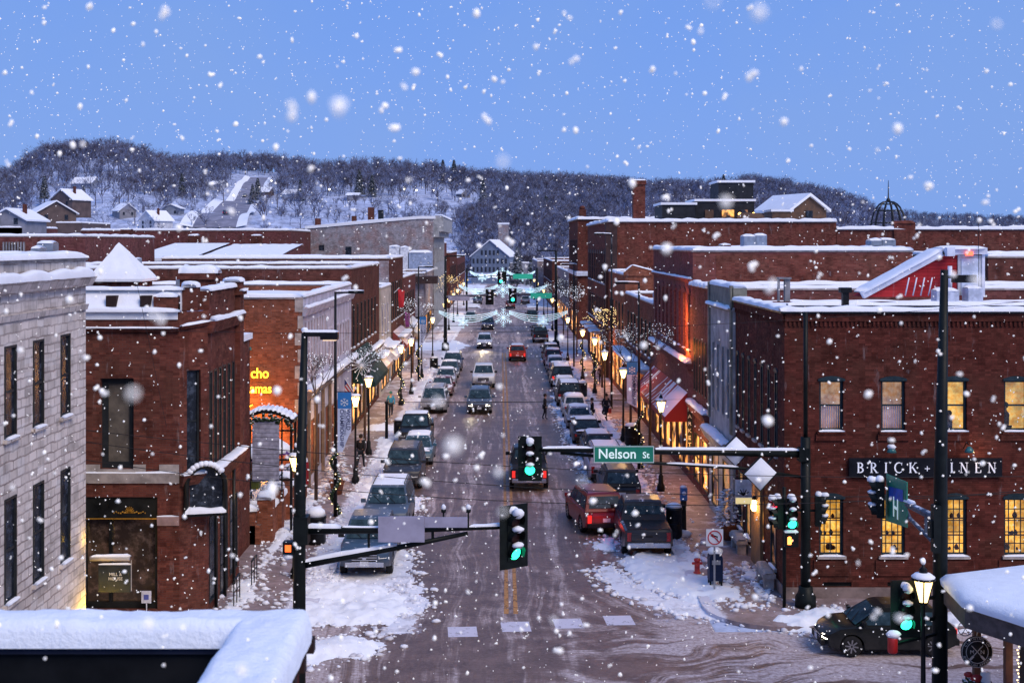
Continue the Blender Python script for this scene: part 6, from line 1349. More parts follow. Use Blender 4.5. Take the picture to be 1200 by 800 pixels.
# ================================================================== LAMPS, BANNERS
LGL = emis('lamp_glow', (1, .70, .26), 3.4, (1, .8, .5))
def lamp():
    t = thing('street_lamp', '', 'street lamp', (0, 0, 0), group='lit lantern street lamps')
    m = MB(); m.lathe((0, 0, 0), [(.2, 0), (.2, .25), (.13, .4), (.12, .75), (.07, .85), (.055, 2.5), (.05, 3.85), (.10, 3.9), (.05, 3.95)], 12); m.build('post', BLACK, t)
    m = MB(); m.lathe((0, 0, 3.95), [(.11, 0), (.25, .52), (.02, .53)], 6); m.sm = [False]*len(m.f); gl_ = m.build('lamp_glass', LGL, t)
    m = MB()
    for k in range(6): a_ = PI*k/3; m.bar((.115*math.cos(a_), .115*math.sin(a_), 3.95), (.26*math.cos(a_), .26*math.sin(a_), 4.48), .022)
    m.lathe((0, 0, 4.47), [(.29, 0), (.27, .05), (.12, .15), (.08, .2), (.1, .24), (.04, .3), (.02, .42)], 12); m.lathe((0, 0, 3.9), [(.08, 0), (.13, .05)], 6); m.build('lantern_frame', BLACK, t)
    m = MB(); m.lathe((0, 0, 4.50), [(.27, 0), (.27, .05), (.19, .11), (.10, .14)], 12); m.ball((0, 0, 4.9), .06, .06, .09, 8, 5); m.build('snow_cap', SNOW, t)
    return t
lp = lamp(); mp = childmap_of(lp)
LL = [(-7.6, 47.4), (-7.5, 66), (-7.75, 75), (-7.65, 98), (-7.35, 105), (-7.2, 135), (-7.3, 118)]
RL = [(9.93, 30.1), (8.0, 64), (7.65, 80), (7.75, 105.7), (7.4, 116), (7.05, 135), (7.5, 92.5)]
lamps = []
def lampl(side, i, n): return f'{ORD[i]} lit lantern street lamp along the {side} pavement counting from the camera'
for side, Ls in (('left', sorted(LL, key=lambda p: p[1])), ('right', sorted(RL, key=lambda p: p[1]))):
    for i, (x, y) in enumerate(Ls):
        lb = lampl(side, i, 0)
        if (side, i) == ('right', 0): lb = 'large snow capped lantern street lamp in the right foreground before the black pole'
        if (side, i) == ('left', 0): lp['label'] = lb; lp.location = (x, y, .13); o_ = lp
        else: o_ = dup(lp, mp, (x, y, .13), random.random(), lb)
        if y > 32 : plight((x, y-.35, 4.25), (1, .62, .25), 85 if y < 90 else 110, .2)
        lamps.append((x, y))
for side, xx in (('left', -7.4), ('right', 7.3)):
    for i, yy in enumerate((168, 182, 200, 218, 255, 280)):
        dup(lp, mp, (xx, yy, .13), 0, f'{ORD[i]} small far off lantern street lamp past the first crossing on the {side}')
for (xx, yy) in ((-7.3, 175), (7.2, 180), (-7, 225), (7, 225)): plight((xx, yy, 4.5), (1, .6, .25), 260, .3, )

BLU = pbr('banner_blue', (.015, .16, .45), .7, 0, .1, 4); BWH = pbr('banner_white', (.50, .56, .74), .7, 0, .1, 4); BTX = pbr('banner_text', (.02, .03, .12), .7)
def tall_lamp(x, y, zt_, s, lb, bz=None, blb=None, slant=True):
    t = thing('tall_street_light', lb, 'street light', (x, y, .13), group='tall box headed street lights')
    m = MB(); m.tube([(x, y, .13), (x, y, zt_)], [.09, .055], 8); m.bar((x, y, zt_-.05), (x+s*1.15, y, zt_-.02), .07); m.build('pole', BLACK, t)
    m = MB(); m.box(min(x+s*.6, x+s*1.3), max(x+s*.6, x+s*1.3), y-.12, y+.12, zt_-.08, zt_+.05); m.build('luminaire', BLACK, t)
    m = MB(); m.snow((x, y, zt_+.03), (x+s*1.3, y, zt_+.06), .18, .05, .2); m.build('snow_cap', SNOW, t)
    if bz:
        z0, z1, w = bz; b = thing('pole_banner', blb, 'banner', (x+s*.06, y, z0), group='blue and white festival banners'); x0, x1 = sorted((x+s*.1, x+s*(w+.1)))
        zm = z1-(z1-z0)*.27; xm = (x0+x1)/2
        m = MB(); m.box(x0, x1, y-.015, y+.015, zm, z1)
        e = m.build('blue_field', BLU, b)
        m = MB(); h_ = z1-z0
        if slant: m.prism([(x0, z0+(.0 if s > 0 else h_*.12)), (x0+.22 if s > 0 else x1, z0+.0 if s > 0 else z0), (x1, z0+h_*.38 if s > 0 else z0), (x1, zm), (x0, zm)][::1], y-.013, y+.013)
        else: m.box(x0, x1, y-.013, y+.013, z0, zm)
        e2 = m.build('white_field', BWH, b)
        m = MB(); c_ = (xm, zm+(z1-zm)*.38)
        for k in range(6):
            a_ = PI*k/3+PI/6; d = (math.cos(a_), math.sin(a_)); p1 = (c_[0]+d[0]*.19, y-.022, c_[1]+d[1]*.19); m.bar((c_[0], y-.022, c_[1]), p1, .008, .028)
            for sg_ in (-1, 1): q = R(40*sg_); m.bar((c_[0]+d[0]*.11, y-.022, c_[1]+d[1]*.11), (c_[0]+d[0]*.11+.08*math.cos(a_+q), y-.022, c_[1]+d[1]*.11+.08*math.sin(a_+q)), .008, .02)
        m.build('snowflake_emblem', SW, e)
        Mv = face_mtx((xm-.12 if s > 0 else xm+.1, y-.02, (z0+zm)/2+.1)) @ Matrix.Rotation(R(-90), 4, 'Z')
        text('CHAMPIONSHIP', .24, BTX, Mv, parent=e2, ext=.002, bold=.004)
        text('WORLD', .26, BTX, face_mtx((xm+.17, y-.02, zm-.5)) @ Matrix.Rotation(R(-90), 4, 'Z'), parent=e2, ext=.002, bold=.005)
        text('SNOW SCULPTING', .13, BTX, face_mtx((xm+.02, y-.02, zm-.65)) @ Matrix.Rotation(R(-90), 4, 'Z'), parent=e2, ext=.002)
        m = MB(); m.bar((x, y, z1+.03), (x+s*(w+.12), y, z1+.03), .035); m.build('banner_arm', BLACK, b)
    return t
tall_lamp(-7.5, 58, 10.3, 1, 'tall box headed street light on the left with the nearest festival banner', (3.05, 5.75, .62), 'nearest blue and white festival banner on the left pavement')
tall_lamp(7.55, 70, 10.35, -1, 'tall box headed street light on the right beside the red awning', (3.5, 6.0, .56), 'blue and white festival banner before the red awning')
tall_lamp(-7.4, 115, 10.4, 1, 'second tall street light on the left pavement with a far banner', (3.4, 5.9, .6), 'second blue and white festival banner on the left, far down the pavement')
tall_lamp(7.3, 128, 10.4, -1, 'second tall street light on the right pavement near the first crossing')
tall_lamp(8.3, 96, 13.2, -1, 'tall bare steel pole among the right hand shops')
tall_lamp(9.0, 51.5, 6.6, 1, 'slim steel sign post by the narrow grey stone front') if 0 else None

# ================================================================== STREET FURNITURE
TERR = pbr('terracotta', (.24, .08, .035), .8, 0, .25, 4)
def potted(x, y, lb, h=1.6, sc=1., lights=False, name='potted_tree'):
    t = thing(name, lb, 'potted plant', (x, y, .13)); rr_ = random.Random(int(x*10+y))
    m = MB(); m.lathe((x, y, .13), [(.22*sc, 0), (.33*sc, .5*sc), (.36*sc, .52*sc), (.36*sc, .6*sc), (.3*sc, .6*sc)], 12); m.build('pot', TERR, t)
    m = MB(); m.tube([(x, y, .6*sc), (x, y, .6*sc+h)], .03, 6, r1=.01); m.build('trunk', WOODB, t)
    m = MB()
    for k in range(260):
        f = rr_.random(); z_ = .7*sc+h*f; r_ = (1-f)**.8*.62*sc*(.5+.5*rr_.random())+.04; a_ = rr_.random()*2*PI; L = .16+.12*rr_.random(); p_ = Vector((x+r_*math.cos(a_), y+r_*math.sin(a_), z_)); d = Vector((math.cos(a_), math.sin(a_), -.3+.5*rr_.random())); q = Vector((-math.sin(a_), math.cos(a_), rr_.random()-.5))*.06
        m.add([p_-q, p_+q, p_+d*L], [(0, 1, 2)])
    m.build('foliage', pbr('conifer_green', (.025, .045, .028), .8, 0, .5, 9, dust=1.2), t)
    m = MB()
    for k in range(26):
        f = rr_.random(); a_ = rr_.random()*2*PI; r_ = (1-f)*.5*sc; m.ball((x+r_*math.cos(a_), y+r_*math.sin(a_), .75*sc+h*f), .10, .10, .045, 6, 4, .5)
    m.build('snow_clumps', SNOW, t)
    return t
potted(ax(854, 53.5), 53.5, 'snowy potted conifer in a terracotta pot on the right pavement', 1.5, 1.1)
potted(ax(756, 62.5)-.6, 66.5, 'small potted tree beneath the red awning', 1.6, 1.) if 0 else None
potted(-8.1, 63.2, 'dark leafy potted shrub on the left pavement beyond the near banner', 2.0, 1.1)
# no left turn sign and the blue mailbox behind
NT = thing('no_left_turn_sign', 'white no left turn sign on a steel post in the right corner snow', 'traffic sign', (ax(837.5, 45.4), 45.4, .1)); Y = 45.4; cx_, cz_ = ax(837.5, Y), az(629.5, Y)
m1 = MB(); m1.box(cx_-.03, cx_+.03, Y+.02, Y+.06, .1, cz_+.3); m1.build('post', GALV, NT)
m1 = MB(); m1.box(cx_-.3, cx_+.3, Y-.01, Y+.01, cz_-.3, cz_+.3); e = m1.build('sign_board', SW, NT, bevel=.0)
m1 = MB(); n = 28
m1.tube([(cx_+.235*math.cos(2*PI*k/n), Y-.018, cz_+.235*math.sin(2*PI*k/n)) for k in range(n+1)], .022, 5); m1.bar((cx_-.165, Y-.019, cz_+.165), (cx_+.165, Y-.019, cz_-.165), .012, .04); m1.build('red_ring', pbr('sign_red', (.5, .01, .02), .5), e)
m1 = MB(); m1.bar((cx_+.09, Y-.013, cz_-.14), (cx_+.09, Y-.013, cz_+.03), .008, .05); m1.bar((cx_+.11, Y-.013, cz_+.02), (cx_-.05, Y-.013, cz_+.07), .008, .05); m1.add([(cx_-.05, Y-.014, cz_+.15), (cx_-.16, Y-.014, cz_+.07), (cx_-.04, Y-.014, cz_-.01)], [(0, 1, 2)]); m1.build('arrow', SBLK, e)
for k, dx_ in enumerate((.0,)):
    X, Y = ax(838, 46.3)+dx_, 46.3
    t_ = thing('mailbox', 'navy blue mailbox with snow on top behind the no left turn sign', 'mailbox', (X, Y, .13))
    m1 = MB(); m1.prism([(X-.24, .35), (X+.24, .35), (X+.24, 1.15)]+[(X+.24*math.cos(PI*i/8), 1.15+.2*math.sin(PI*i/8)) for i in range(1, 8)]+[(X-.24, 1.15)], Y-.25, Y+.25); m1.build('body', pbr('navy_paint', (.007, .014, .045), .5, 0, .2, 4), t_)
    for a_ in (-.2, .2):
        m1 = MB(); m1.box(X+a_-.03, X+a_+.03, Y-.22, Y-.16, .13, .35); m1.box(X+a_-.03, X+a_+.03, Y+.16, Y+.22, .13, .35); m1.build('leg', SBLK, t_)
    m1 = MB(); m1.box(X-.15, X+.15, Y-.27, Y-.253, .95, 1.1); m1.build('flap', GALV, t_)
    m1 = MB(); m1.ball((X, Y, 1.36), .27, .27, .16, 10, 6, .3); m1.build('snow_cap', SNOW, t_)
def hydrant(x, y, lb, sc=1., z=.1):
    t = thing('fire_hydrant', lb, 'fire hydrant', (x, y, z)); rd = pbr('hydrant_red', (.45, .02, .02), .4, 0, .2, 5)
    m = MB(); m.lathe((x, y, z), [(.16*sc, 0), (.16*sc, .04*sc), (.11*sc, .06*sc), (.11*sc, .5*sc), (.14*sc, .52*sc), (.14*sc, .56*sc), (.11*sc, .6*sc), (.04*sc, .7*sc), (.03*sc, .75*sc)], 12); m.build('body', rd, t)
    for s_ in (-1, 1):
        m = MB(); m.lathe((x+s_*.1*sc, y, z+.4*sc), [(.055*sc, 0), (.055*sc, s_*.1*sc), (.03*sc, s_*.12*sc)], 8, 'x'); m.build('outlet', rd, t)
    m = MB(); m.lathe((x, y-.1*sc, z+.36*sc), [(.075*sc, 0), (.075*sc, -.08*sc), (.03*sc, -.1*sc)], 8, 'y'); m.build('front_outlet', rd, t)
    m = MB(); m.ball((x, y, z+.72*sc), .14*sc, .14*sc, .11*sc, 8, 6, .3); m.build('snow_cap', SNOW, t)
hydrant(ax(817, 47.8), 47.8, 'red fire hydrant capped with snow in the right corner snow bank', .9, .2)
# post with blue round-topped sign and snowy foot
Y = 54.3; X = ax(801, Y)
t_ = thing('meter_post', 'black post with a blue sign head and a snowy foot on the right pavement', 'parking pay station', (X, Y, .13))
m1 = MB(); m1.lathe((X, Y, .13), [(.2, 0), (.2, .12), (.13, .2), (.11, 1.2), (.13, 1.25), (.13, 1.6)], 10); m1.build('post', BLACK, t_)
m1 = MB(); m1.box(X-.14, X+.14, Y-.16, Y+.1, 1.62, 2.15); e = m1.build('head', pbr('deep_blue_sign', (.015, .1, .30), .5), t_)
m1 = MB(); m1.lathe((X, Y-.165, 1.93), [(.09, 0), (.09, -.012)], 12, 'y'); m1.build('round_emblem', SW, e)
m1 = MB(); m1.ball((X, Y-.05, .22), .33, .33, .16, 10, 6, .4); m1.ball((X, Y, 2.17), .14, .13, .07, 8, 5, .3); m1.build('snow_cap', SNOW, t_)
# litter bins and black boxes
def bin_(x, y, lb, w=.32, h=.95, col=BLACK, cap=.16):
    t = thing('litter_bin', lb, 'litter bin', (x, y, .13)); m = MB(); m.lathe((x, y, .13), [(w*.85, 0), (w, .1), (w, h-.12), (w*1.06, h-.1), (w*1.06, h-.04), (w*.9, h)], 12); m.build('body', col, t)
    m = MB(); m.lathe((x, y, .13+h), [(w*.98, 0), (w*.9, cap*.6), (w*.5, cap), (.03, cap*1.1)], 12); m.build('snow_cap', SNOW, t)
    m = MB(); m.lathe((x, y, .13), [(w*1.02, h*.45), (w*1.03, h*.47), (w*1.02, h*.49)], 12); m.build('band', DKMET, t)
bin_(ax(370, 52.8), 52.8, 'large black bin under a heap of snow left of the blue pickup', .42, 1.15, BLACK, .34)
bin_(ax(468, 82), 82, 'black litter bin topped with snow behind the black box grille truck', .36, 1.05)
bin_(ax(508.5, 127), 127, 'small black litter bin at the foot of a far lamp on the left', .4, 1.0)
bin_(ax(793, 53.), 53.8, 'dark litter bin beside the post with the blue sign head', .34, 1.3, DKMET)
bin_(ax(740, 78.5), 78.5, 'black litter bin between the lamp and the red awning', .42, 1.2)
bin_(ax(681, 105), 103.5, 'dark litter bin beside the far right lamp', .4, 1.1, DKMET)
# bollard
m1 = MB(); X, Y = ax(453, 84), 80.5; X = ax(453, Y); m1.lathe((X, Y, .13), [(.1, 0), (.09, 2.3), (.13, 2.32), (.13, 2.4), (.02, 2.5)], 8); tag(m1.build('meter_post', BLACK, None, (X, Y, .13)), 'slim dark bollard post rising from the snow by the left kerb', 'post')

# garlanded lamp posts: spiral of greenery and bulbs
BULB = emis('garland_bulb', (1, .72, .3), 5); CBULB = emis('cool_bulb', (.8, .88, 1), 2.2)
def garland(x, y, z0, z1, lb, warm=True, r=.17, seed=0):
    t = thing('post_garland', lb, 'garland', (x, y, z0)); rr_ = random.Random(seed); m = MB(); b = MB(); n = int((z1-z0)*9)
    for i in range(n):
        f = i/n; a_ = f*(z1-z0)*4.2; p = (x+r*math.cos(a_), y+r*math.sin(a_), z0+(z1-z0)*f); m.ball(p, .09, .09, .10, 6, 4, .6)
        if i % 2 == 0: b.ball((x+(r+.09)*math.cos(a_+.2), y-abs((r+.07)*math.sin(a_)), p[2]), .026, .026, .026, 5, 3)
    m.build('greenery', GREEN, t); b.build('bulbs', BULB if warm else CBULB, t)
for k, (x, y, z0, z1, lb) in enumerate(((-7.5, 58, .3, 3.1, 'lit garland spiralling round the near banner pole'), (7.55, 70, .3, 3.4, 'lit garland spiralling round the pole beside the red awning'), (-7.65, 98, .3, 3.4, 'lit garland on the third lamp post group at the left'), (-7.4, 115, .4, 3.4, 'lit garland on the second banner pole at the left'), (7.75, 105.7, 1, 3.6, 'lit garland on the far right lamp post beside the dark bin'), (7.4, 116, 1, 3.6, 'lit garland on the lamp post before the striped awning'))):
    garland(x, y, z0, z1, lb, True, .18, k)
# small hanging baskets and wreath balls under lamps
# bare street trees dressed with lights
def lit_tree(x, y, z0, h, r, lb, n=140, cool=True, seed=0):
    t = thing('lit_street_tree', lb, 'tree', (x, y, .13)); rr_ = random.Random(seed); m = MB(); tips = []
    m.tube([(x, y, .13), (x+.05, y, z0)], [.09, .06], 6); m.build('trunk', WOODB, t); m = MB()
    def br(p, d, L, w, k):
        q = p+d*L; m.tube([p, q], [w, w*.6], 4); tips.append(q); tips.append((p+q)/2)
        if k:
            for _ in range(3): e = (d+Vector((rr_.uniform(-.8, .8), rr_.uniform(-.8, .8), rr_.uniform(-.3, .6)))).normalized(); br(q, e, L*.7, w*.6, k-1)
    for _ in range(5): br(Vector((x, y, z0-.1)), Vector((rr_.uniform(-.7, .7), rr_.uniform(-.7, .7), 1)).normalized(), h*.4, .035, 3)
    m.build('crown', pbr('snowy_twigs', (.10, .085, .09), .8, 0, .4, 6, dust=1.2), t); b = MB()
    for _ in range(int(n*.75)): p = rr_.choice(tips)+Vector((rr_.gauss(0, .12), rr_.gauss(0, .12), rr_.gauss(0, .12))); b.ball(p, .014+.009*(y > 90), n=5, m=3)
    b.build('fairy_lights', CBULB if cool else BULB, t)
for k, a_ in enumerate(((ax(372, 62), 61.5, 5.2, 2.2, 1, 'bare tree dotted with cool fairy lights before the pale street front', 120, True), (-8.2, 77, 4.2, 2.3, 1, 'bare tree dotted with white fairy lights beyond the near lanterns', 200, True), (8.6, 74, 5.6, 2.6, 1, 'bare tree with white fairy lights above the red awning', 170, True), (8.5, 84, 4.4, 2.8, 1, 'bare tree full of white fairy lights behind the blue banner', 230, True), (8.7, 110, 4.2, 3, 1, 'bare tree with warm fairy lights far down the right pavement', 200, False), (8.3, 140, 4.6, 3.6, 1, 'snowy tree with white fairy lights by the right crossing', 260, True), (-8.4, 122, 4.4, 3, 1, 'tree with white fairy lights near the left crossing', 200, True), (8.4, 172, 4, 4, 1, 'snowy lit tree past the first crossing on the right', 220, True), (-8.2, 190, 4, 4, 1, 'tree hung with warm lights past the first crossing on the left', 220, False))):
    lit_tree(*a_[:5], a_[5], a_[6], a_[7], 50+k)
# starburst ornament and flags on the left
t_ = thing('starburst_ornament', 'large white wire starburst ornament above the near lanterns on the left', 'ornament', (ax(424, 76), 76, 5.2)); m1 = MB(); c = Vector((ax(424, 76), 76, az(428, 76))); rr_ = random.Random(5)
for k in range(16):
    a_ = 2*PI*k/16; L = .85 if k % 2 else .55; d = Vector((math.cos(a_), .2*math.sin(3*a_), math.sin(a_))); m1.tube([c, c+d*L], .016, 4); m1.ball(c+d*L, .05, n=6, m=4)
m1.build('spikes', SW, t_)
t_ = thing('flag', 'American flag hanging slanted from the left shop fronts', 'flag', (ax(400, 80), 80, 4)); Y = 80.; a_, b_ = Vector((ax(400, Y), Y, az(438, Y))), Vector((ax(416, Y), Y, az(462, Y)))
m1 = MB(); m1.tube([a_+Vector((-.3, 0, .5)), b_], .025, 5); m1.build('pole', SW, t_)
fm_, nt_, out_ = _m('flag_stripes'); g = G(nt_); x, y, z = g.sep(g.wpos()); wv = g.math('FRACT', g.math('MULTIPLY', g.math('ADD', g.math('MULTIPLY', x, 1.0), g.math('MULTIPLY', z, .75)), 4.2)); cc = g.mix(g.math('GREATER_THAN', wv, .5), (.5, .03, .05), (.65, .65, .7)); g.bsdf(out_, cc, .8)
m1 = MB(); m1.add([a_, b_, b_+Vector((-.45, .1, -.1)), a_+Vector((-.25, .1, -.75))], [(0, 1, 2, 3)]); e = m1.build('cloth', fm_, t_); m1 = MB(); m1.add([a_+Vector((0, -.02, 0)), a_.lerp(b_, .45)+Vector((0, -.02, 0)), a_.lerp(b_, .42)+Vector((-.2, -.02, -.25)), a_+Vector((-.15, -.02, -.4))], [(0, 1, 2, 3)]); m1.build('canton', pbr('flag_blue', (.02, .03, .15), .7), e)
for k, (u_0, v_0, Y, c_, lb) in enumerate(((468, 345, 104, (.5, .02, .03), 'red flag hanging high on the left side of the street'), (476, 372, 128, (.30, .06, .3), 'plum coloured flag farther down the left side'))):
    t_ = thing('flag', lb, 'flag', (ax(u_0, Y), Y, az(v_0+8, Y)-1)); m1 = MB(); m1.tube([(ax(u_0-6, Y), Y, az(v_0-2, Y)), (ax(u_0, Y), Y, az(v_0-8, Y))], .03, 5); m1.build('pole', SW, t_)
    m1 = MB(); X0, Z0 = ax(u_0-2, Y), az(v_0-7, Y); m1.add([(X0, Y, Z0), (X0+.55, Y+.1, Z0-.2), (X0+.5, Y, Z0-1.5), (X0+.1, Y+.1, Z0-1.6)], [(0, 1, 2, 3)]); m1.build('cloth', pbr('flag_cloth_%d' % k, c_, .8), t_)
# dark green awning block and warm shop glows on the left row
t_ = thing('shop_awning', 'dark green slanted awning on the left shop row', 'awning', (-9.2, 88, 3)); m1 = MB(); ya, yb_ = 84.5, 94
m1.add([(-9.78, ya, 5.3), (-9.78, yb_, 5.3), (-8.3, yb_, 3.3), (-8.3, ya, 3.3), (-8.3, ya, 3.0), (-8.3, yb_, 3.0), (-9.78, ya, 3.3), (-9.78, yb_, 3.3)], [(0,1,2,3),(3,2,5,4),(0,3,4,6),(1,7,5,2)]); m1.build('canopy', pbr('dark_green_canvas', (.012, .035, .03), .8, 0, .3, 3, dust=.3), t_)
for k, (ya, yb_, c_, lb) in enumerate(((95, 101, (.38, .24, .16), 'tan shop awning lit from below on the left'), (104, 111, (.5, .5, .58), 'pale snowy awning under the cream building'), (116, 126, (.25, .05, .05), 'dull red awning farther along the left row'), (130, 142, (.3, .25, .2), 'brown awning at the last shop before the left crossing'))):
    t_ = thing('shop_awning', lb, 'awning', (-9.2, ya, 3)); m1 = MB(); m1.add([(-9.78, ya, 4.5), (-9.78, yb_, 4.5), (-8.5, yb_, 3.3), (-8.5, ya, 3.3), (-8.5, ya, 3.0), (-8.5, yb_, 3.0), (-9.78, ya, 3.3), (-9.78, yb_, 3.3)], [(0,1,2,3),(3,2,5,4),(0,3,4,6),(1,7,5,2)]); m1.build('canopy', pbr('awning_%d' % k, c_, .8, 0, .2, 3, dust=1.), t_); m1 = MB(); m1.snow((-9.1, ya, 3.95), (-9.1, yb_, 3.95), .9, .18, .4); m1.build('canopy_snow', SNOW, t_)
for (xx, yy, p_, c_) in ((-8.9, 66, 60, (1, .5, .15)), (-8.8, 90, 160, (1, .6, .15)), (-8.9, 100, 120, (1, .55, .2)), (-8.8, 120, 160, (1, .5, .15)), (8.9, 75.5, 70, (1, .5, .15)), (8.8, 92, 330, (1, .38, .08)), (8.8, 112, 420, (1, .38, .08)), (8.9, 132, 420, (1, .4, .08)), (8.6, 57.5, 30, (1, .55, .2))): plight((xx, yy, 2.7), c_, p_, .25, 'shop_light')

# ================================================================== GARLANDS ACROSS THE STREET
ICE = emis('ice_white_lights', (.55, .85, 1), 1.05, (.5, .6, .65))
def flake(root, c, r, w=.035):
    m = MB()
    for k in range(12):
        a_ = PI*k/6; L = r if k % 2 == 0 else r*.6; d = Vector((math.cos(a_+PI/2), 0, math.sin(a_+PI/2))); m.tube([c, c+d*L], w, 5)
        if k % 2 == 0:
            for q in (.45, .7):
                for s_ in (-1, 1): e = Vector((math.cos(a_+PI/2+s_*.8), 0, math.sin(a_+PI/2+s_*.8))); m.tube([c+d*L*q, c+d*L*q+e*r*.3], w*.8, 5)
    m.build('snowflake', ICE, root)
def swag_set(Y, x0, x1, z, sag, fr, lb, w=.024):
    t = thing('street_garland', lb, 'light garland', ((x0+x1)/2, Y, z)); xm = (x0+x1)/2
    m = MB(); m.tube([(x0-1.2, Y, z+.1), (x1+1.2, Y, z+.1)], .015, 4); m.build('cable', SBLK, t)
    for j in range(4):
        for a, b in ((x0, xm-fr*.6), (xm+fr*.6, x1)):
            m = MB(); m.tube([(a+(b-a)*i/16, Y+.05*j, z-.08*j-(sag+.16*j)*4*(i/16)*(1-i/16)) for i in range(17)], w, 5); m.build('light_string', ICE, t)
    flake(t, Vector((xm, Y-.1, z-.75)), fr, w*1.15)
    flake(t, Vector((x0+(xm-x0)*.38, Y-.1, z-1.3)), fr*.62, w*.8); flake(t, Vector((x1-(x1-xm)*.38, Y-.1, z-1.2)), fr*.62, w*.8)
swag_set(138, -6.7, 7.2, 5.25, .55, 1.05, 'nearest festive light garland with a big snowflake strung across the street')
swag_set(195, -6.4, 7.0, 6.2, .7, 1.3, 'second festive light garland across the street past the crossing', .035)
swag_set(255, -6.2, 6.8, 7.0, .8, 1.5, 'third festive light garland far up the street', .045)

# ================================================================== WIRES
WR = pbr('wire', (.02, .018, .02), .6)
def wire(p, q, sag, r, lb):
    p = Vector(p); q = Vector(q); m = MB(); n = 28; m.tube([p.lerp(q, i/n)-Vector((0, 0, sag*4*(i/n)*(1-i/n))) for i in range(n+1)], r, 5); tag(m.build('overhead_wire', WR, None, p), lb, 'wire', 'overhead wires')
Y = 40.
def w2(u0, v0, u1, v1, sag, lb, r=.012, Y0=Y, Y1=Y): wire((ax(u0, Y0), Y0, az(v0, Y0)), (ax(u1, Y1), Y1, az(v1, Y1)), sag, r, lb)
w2(-60, 484, 1290, 556, .72, 'uppermost of the three dark wires sagging across the street')
w2(-60, 492, 1290, 574, 1.0, 'middle of the three dark wires sagging across the street')
w2(-60, 512, 1290, 566, 1.3, 'lowest of the three dark wires sagging across the street')
w2(-60, 376, 1290, 344, .75, 'thin high wire crossing in front of the upper windows', .007)
w2(-60, 470, 1290, 452, .4, 'thin wire crossing above the mast arms', .005, 60, 60)
w2(160, 330, 195, 500, .0, 'thin slanting wire before the red brick corner building', .006, 39, 39)
for k, Y in enumerate((93, 121)): wire((-9.8, Y, az([497, 408][k]-27, Y)), (9.9, Y, az([497, 408][k]-29, Y)), .12, .024, ['thin wire over the street behind the black truck', 'thin wire over the street before the next crossing'][k])

# ================================================================== CORNER KIOSK (bottom right)
KK = thing('corner_shop', 'low corner shop in the bottom right with a thick snow slab roof and string lights', 'building', (14, 28, 0)); e_ = 4.35
rp = [(10.62, 30.7), (10.42, 28.75), (11.6, 26.6), (13.5, 23), (20, 23), (20, 34.5)]
cx_, cy_ = sum(p[0] for p in rp)/6, sum(p[1] for p in rp)/6
m1 = MB(); m1.prism(rp, e_-.48, e_, 'xy'); m1.build('fascia', pbr('grey_brown_boards', (.075, .06, .058), .8, 0, .35, 6), KK)
m1 = MB(); n = len(rp); levels = [(1.015, -.03), (1.02, .10), (.99, .22), (.93, .29), (.6, .36), (.0, .42)]; vs = []
for s_, h_ in levels:
    for i, (x, y) in enumerate(rp):
        for q in range(6):
            x2, y2_ = rp[(i+1) % n]; X = x+(x2-x)*q/6; Yq = y+(y2_-y)*q/6; vs.append((cx_+(X-cx_)*s_, cy_+(Yq-cy_)*s_, e_+h_+.03*mn.noise(Vector((X, Yq, h_*3)))))
k_ = n*6; m1.add(vs, [(l*k_+i, l*k_+(i+1) % k_, (l+1)*k_+(i+1) % k_, (l+1)*k_+i) for l in range(5) for i in range(k_)], sm=True); m1.build('roof_snow', MATS['foreground_snow'], KK)
m1 = MB(); m1.prism([(12.4, 30.6), (11.9, 28.0), (13.2, 25), (20, 24), (20, 33)], 0, e_-.48, 'xy'); m1.build('wall', pbr('shop_timber', (.05, .035, .03), .7), KK)
for k, (x, y) in enumerate(((11.45, 28.9), (11.3, 30.4))): m1 = MB(); m1.box(x-.08, x+.08, y-.08, y+.08, .13, e_-.48); m1.build('post', pbr('red_brown_post', (.12, .05, .04), .6), KK)
m1 = MB(); m1.box(11.82, 11.9, 28.0, 28.1, .13, 3.6); m1.box(12.2, 12.3, 27.2, 27.3, .2, 3.7); m1.build('gold_trim', pbr('gold_trim', (.5, .26, .06), .4, .3), KK)
m1 = MB()
for k in range(46): m1.ball((11.62+.02*math.sin(k*2.1), 28.75, 3.75-k*.075), .018, n=5, m=3)
m1.build('string_lights', BULB, KK)
m1 = MB(); m1.quad((12.36, 28.3, .8), (12.95, 25.9, .8), (12.95, 25.9, 3.4), (12.36, 28.3, 3.4)); m1.build('shop_window', GLASSW, KK)
plight((12.0, 28.6, 3.0), (1, .6, .22), 14, .1)
RS = thing('round_sign', 'round black hanging shop sign with crossed paddles and ring lettering below the snowy eave', 'sign', (ax(1145, 29.6), 29.6, 2.6)); Y = 29.6; c = Vector((ax(1145, Y), Y, az(763.5, Y))); r_ = .365
m1 = MB(); m1.lathe((c.x, Y, c.z), [(r_, 0), (r_, .05)], 28, 'y'); e = m1.build('sign_board', pbr('sign_charcoal', (.015, .014, .015), .5), RS)
CR_ = pbr('cream_paint', (.42, .40, .38), .6, 0, .1)
m1 = MB()
for rr_ in (r_-.012, r_*.70): m1.tube([(c.x+rr_*math.cos(2*PI*k/32), Y-.012, c.z+rr_*math.sin(2*PI*k/32)) for k in range(33)], .009, 5)
m1.build('rings', CR_, e)
m1 = MB()
for s_ in (-1, 1): m1.bar((c.x-s_*.13, Y-.012, c.z+.15), (c.x+s_*.12, Y-.012, c.z-.12), .01, .018); m1.bar((c.x+s_*.09, Y-.014, c.z-.09), (c.x+s_*.17, Y-.014, c.z-.175), .01, .05)
m1.build('crossed_paddles', CR_, e)
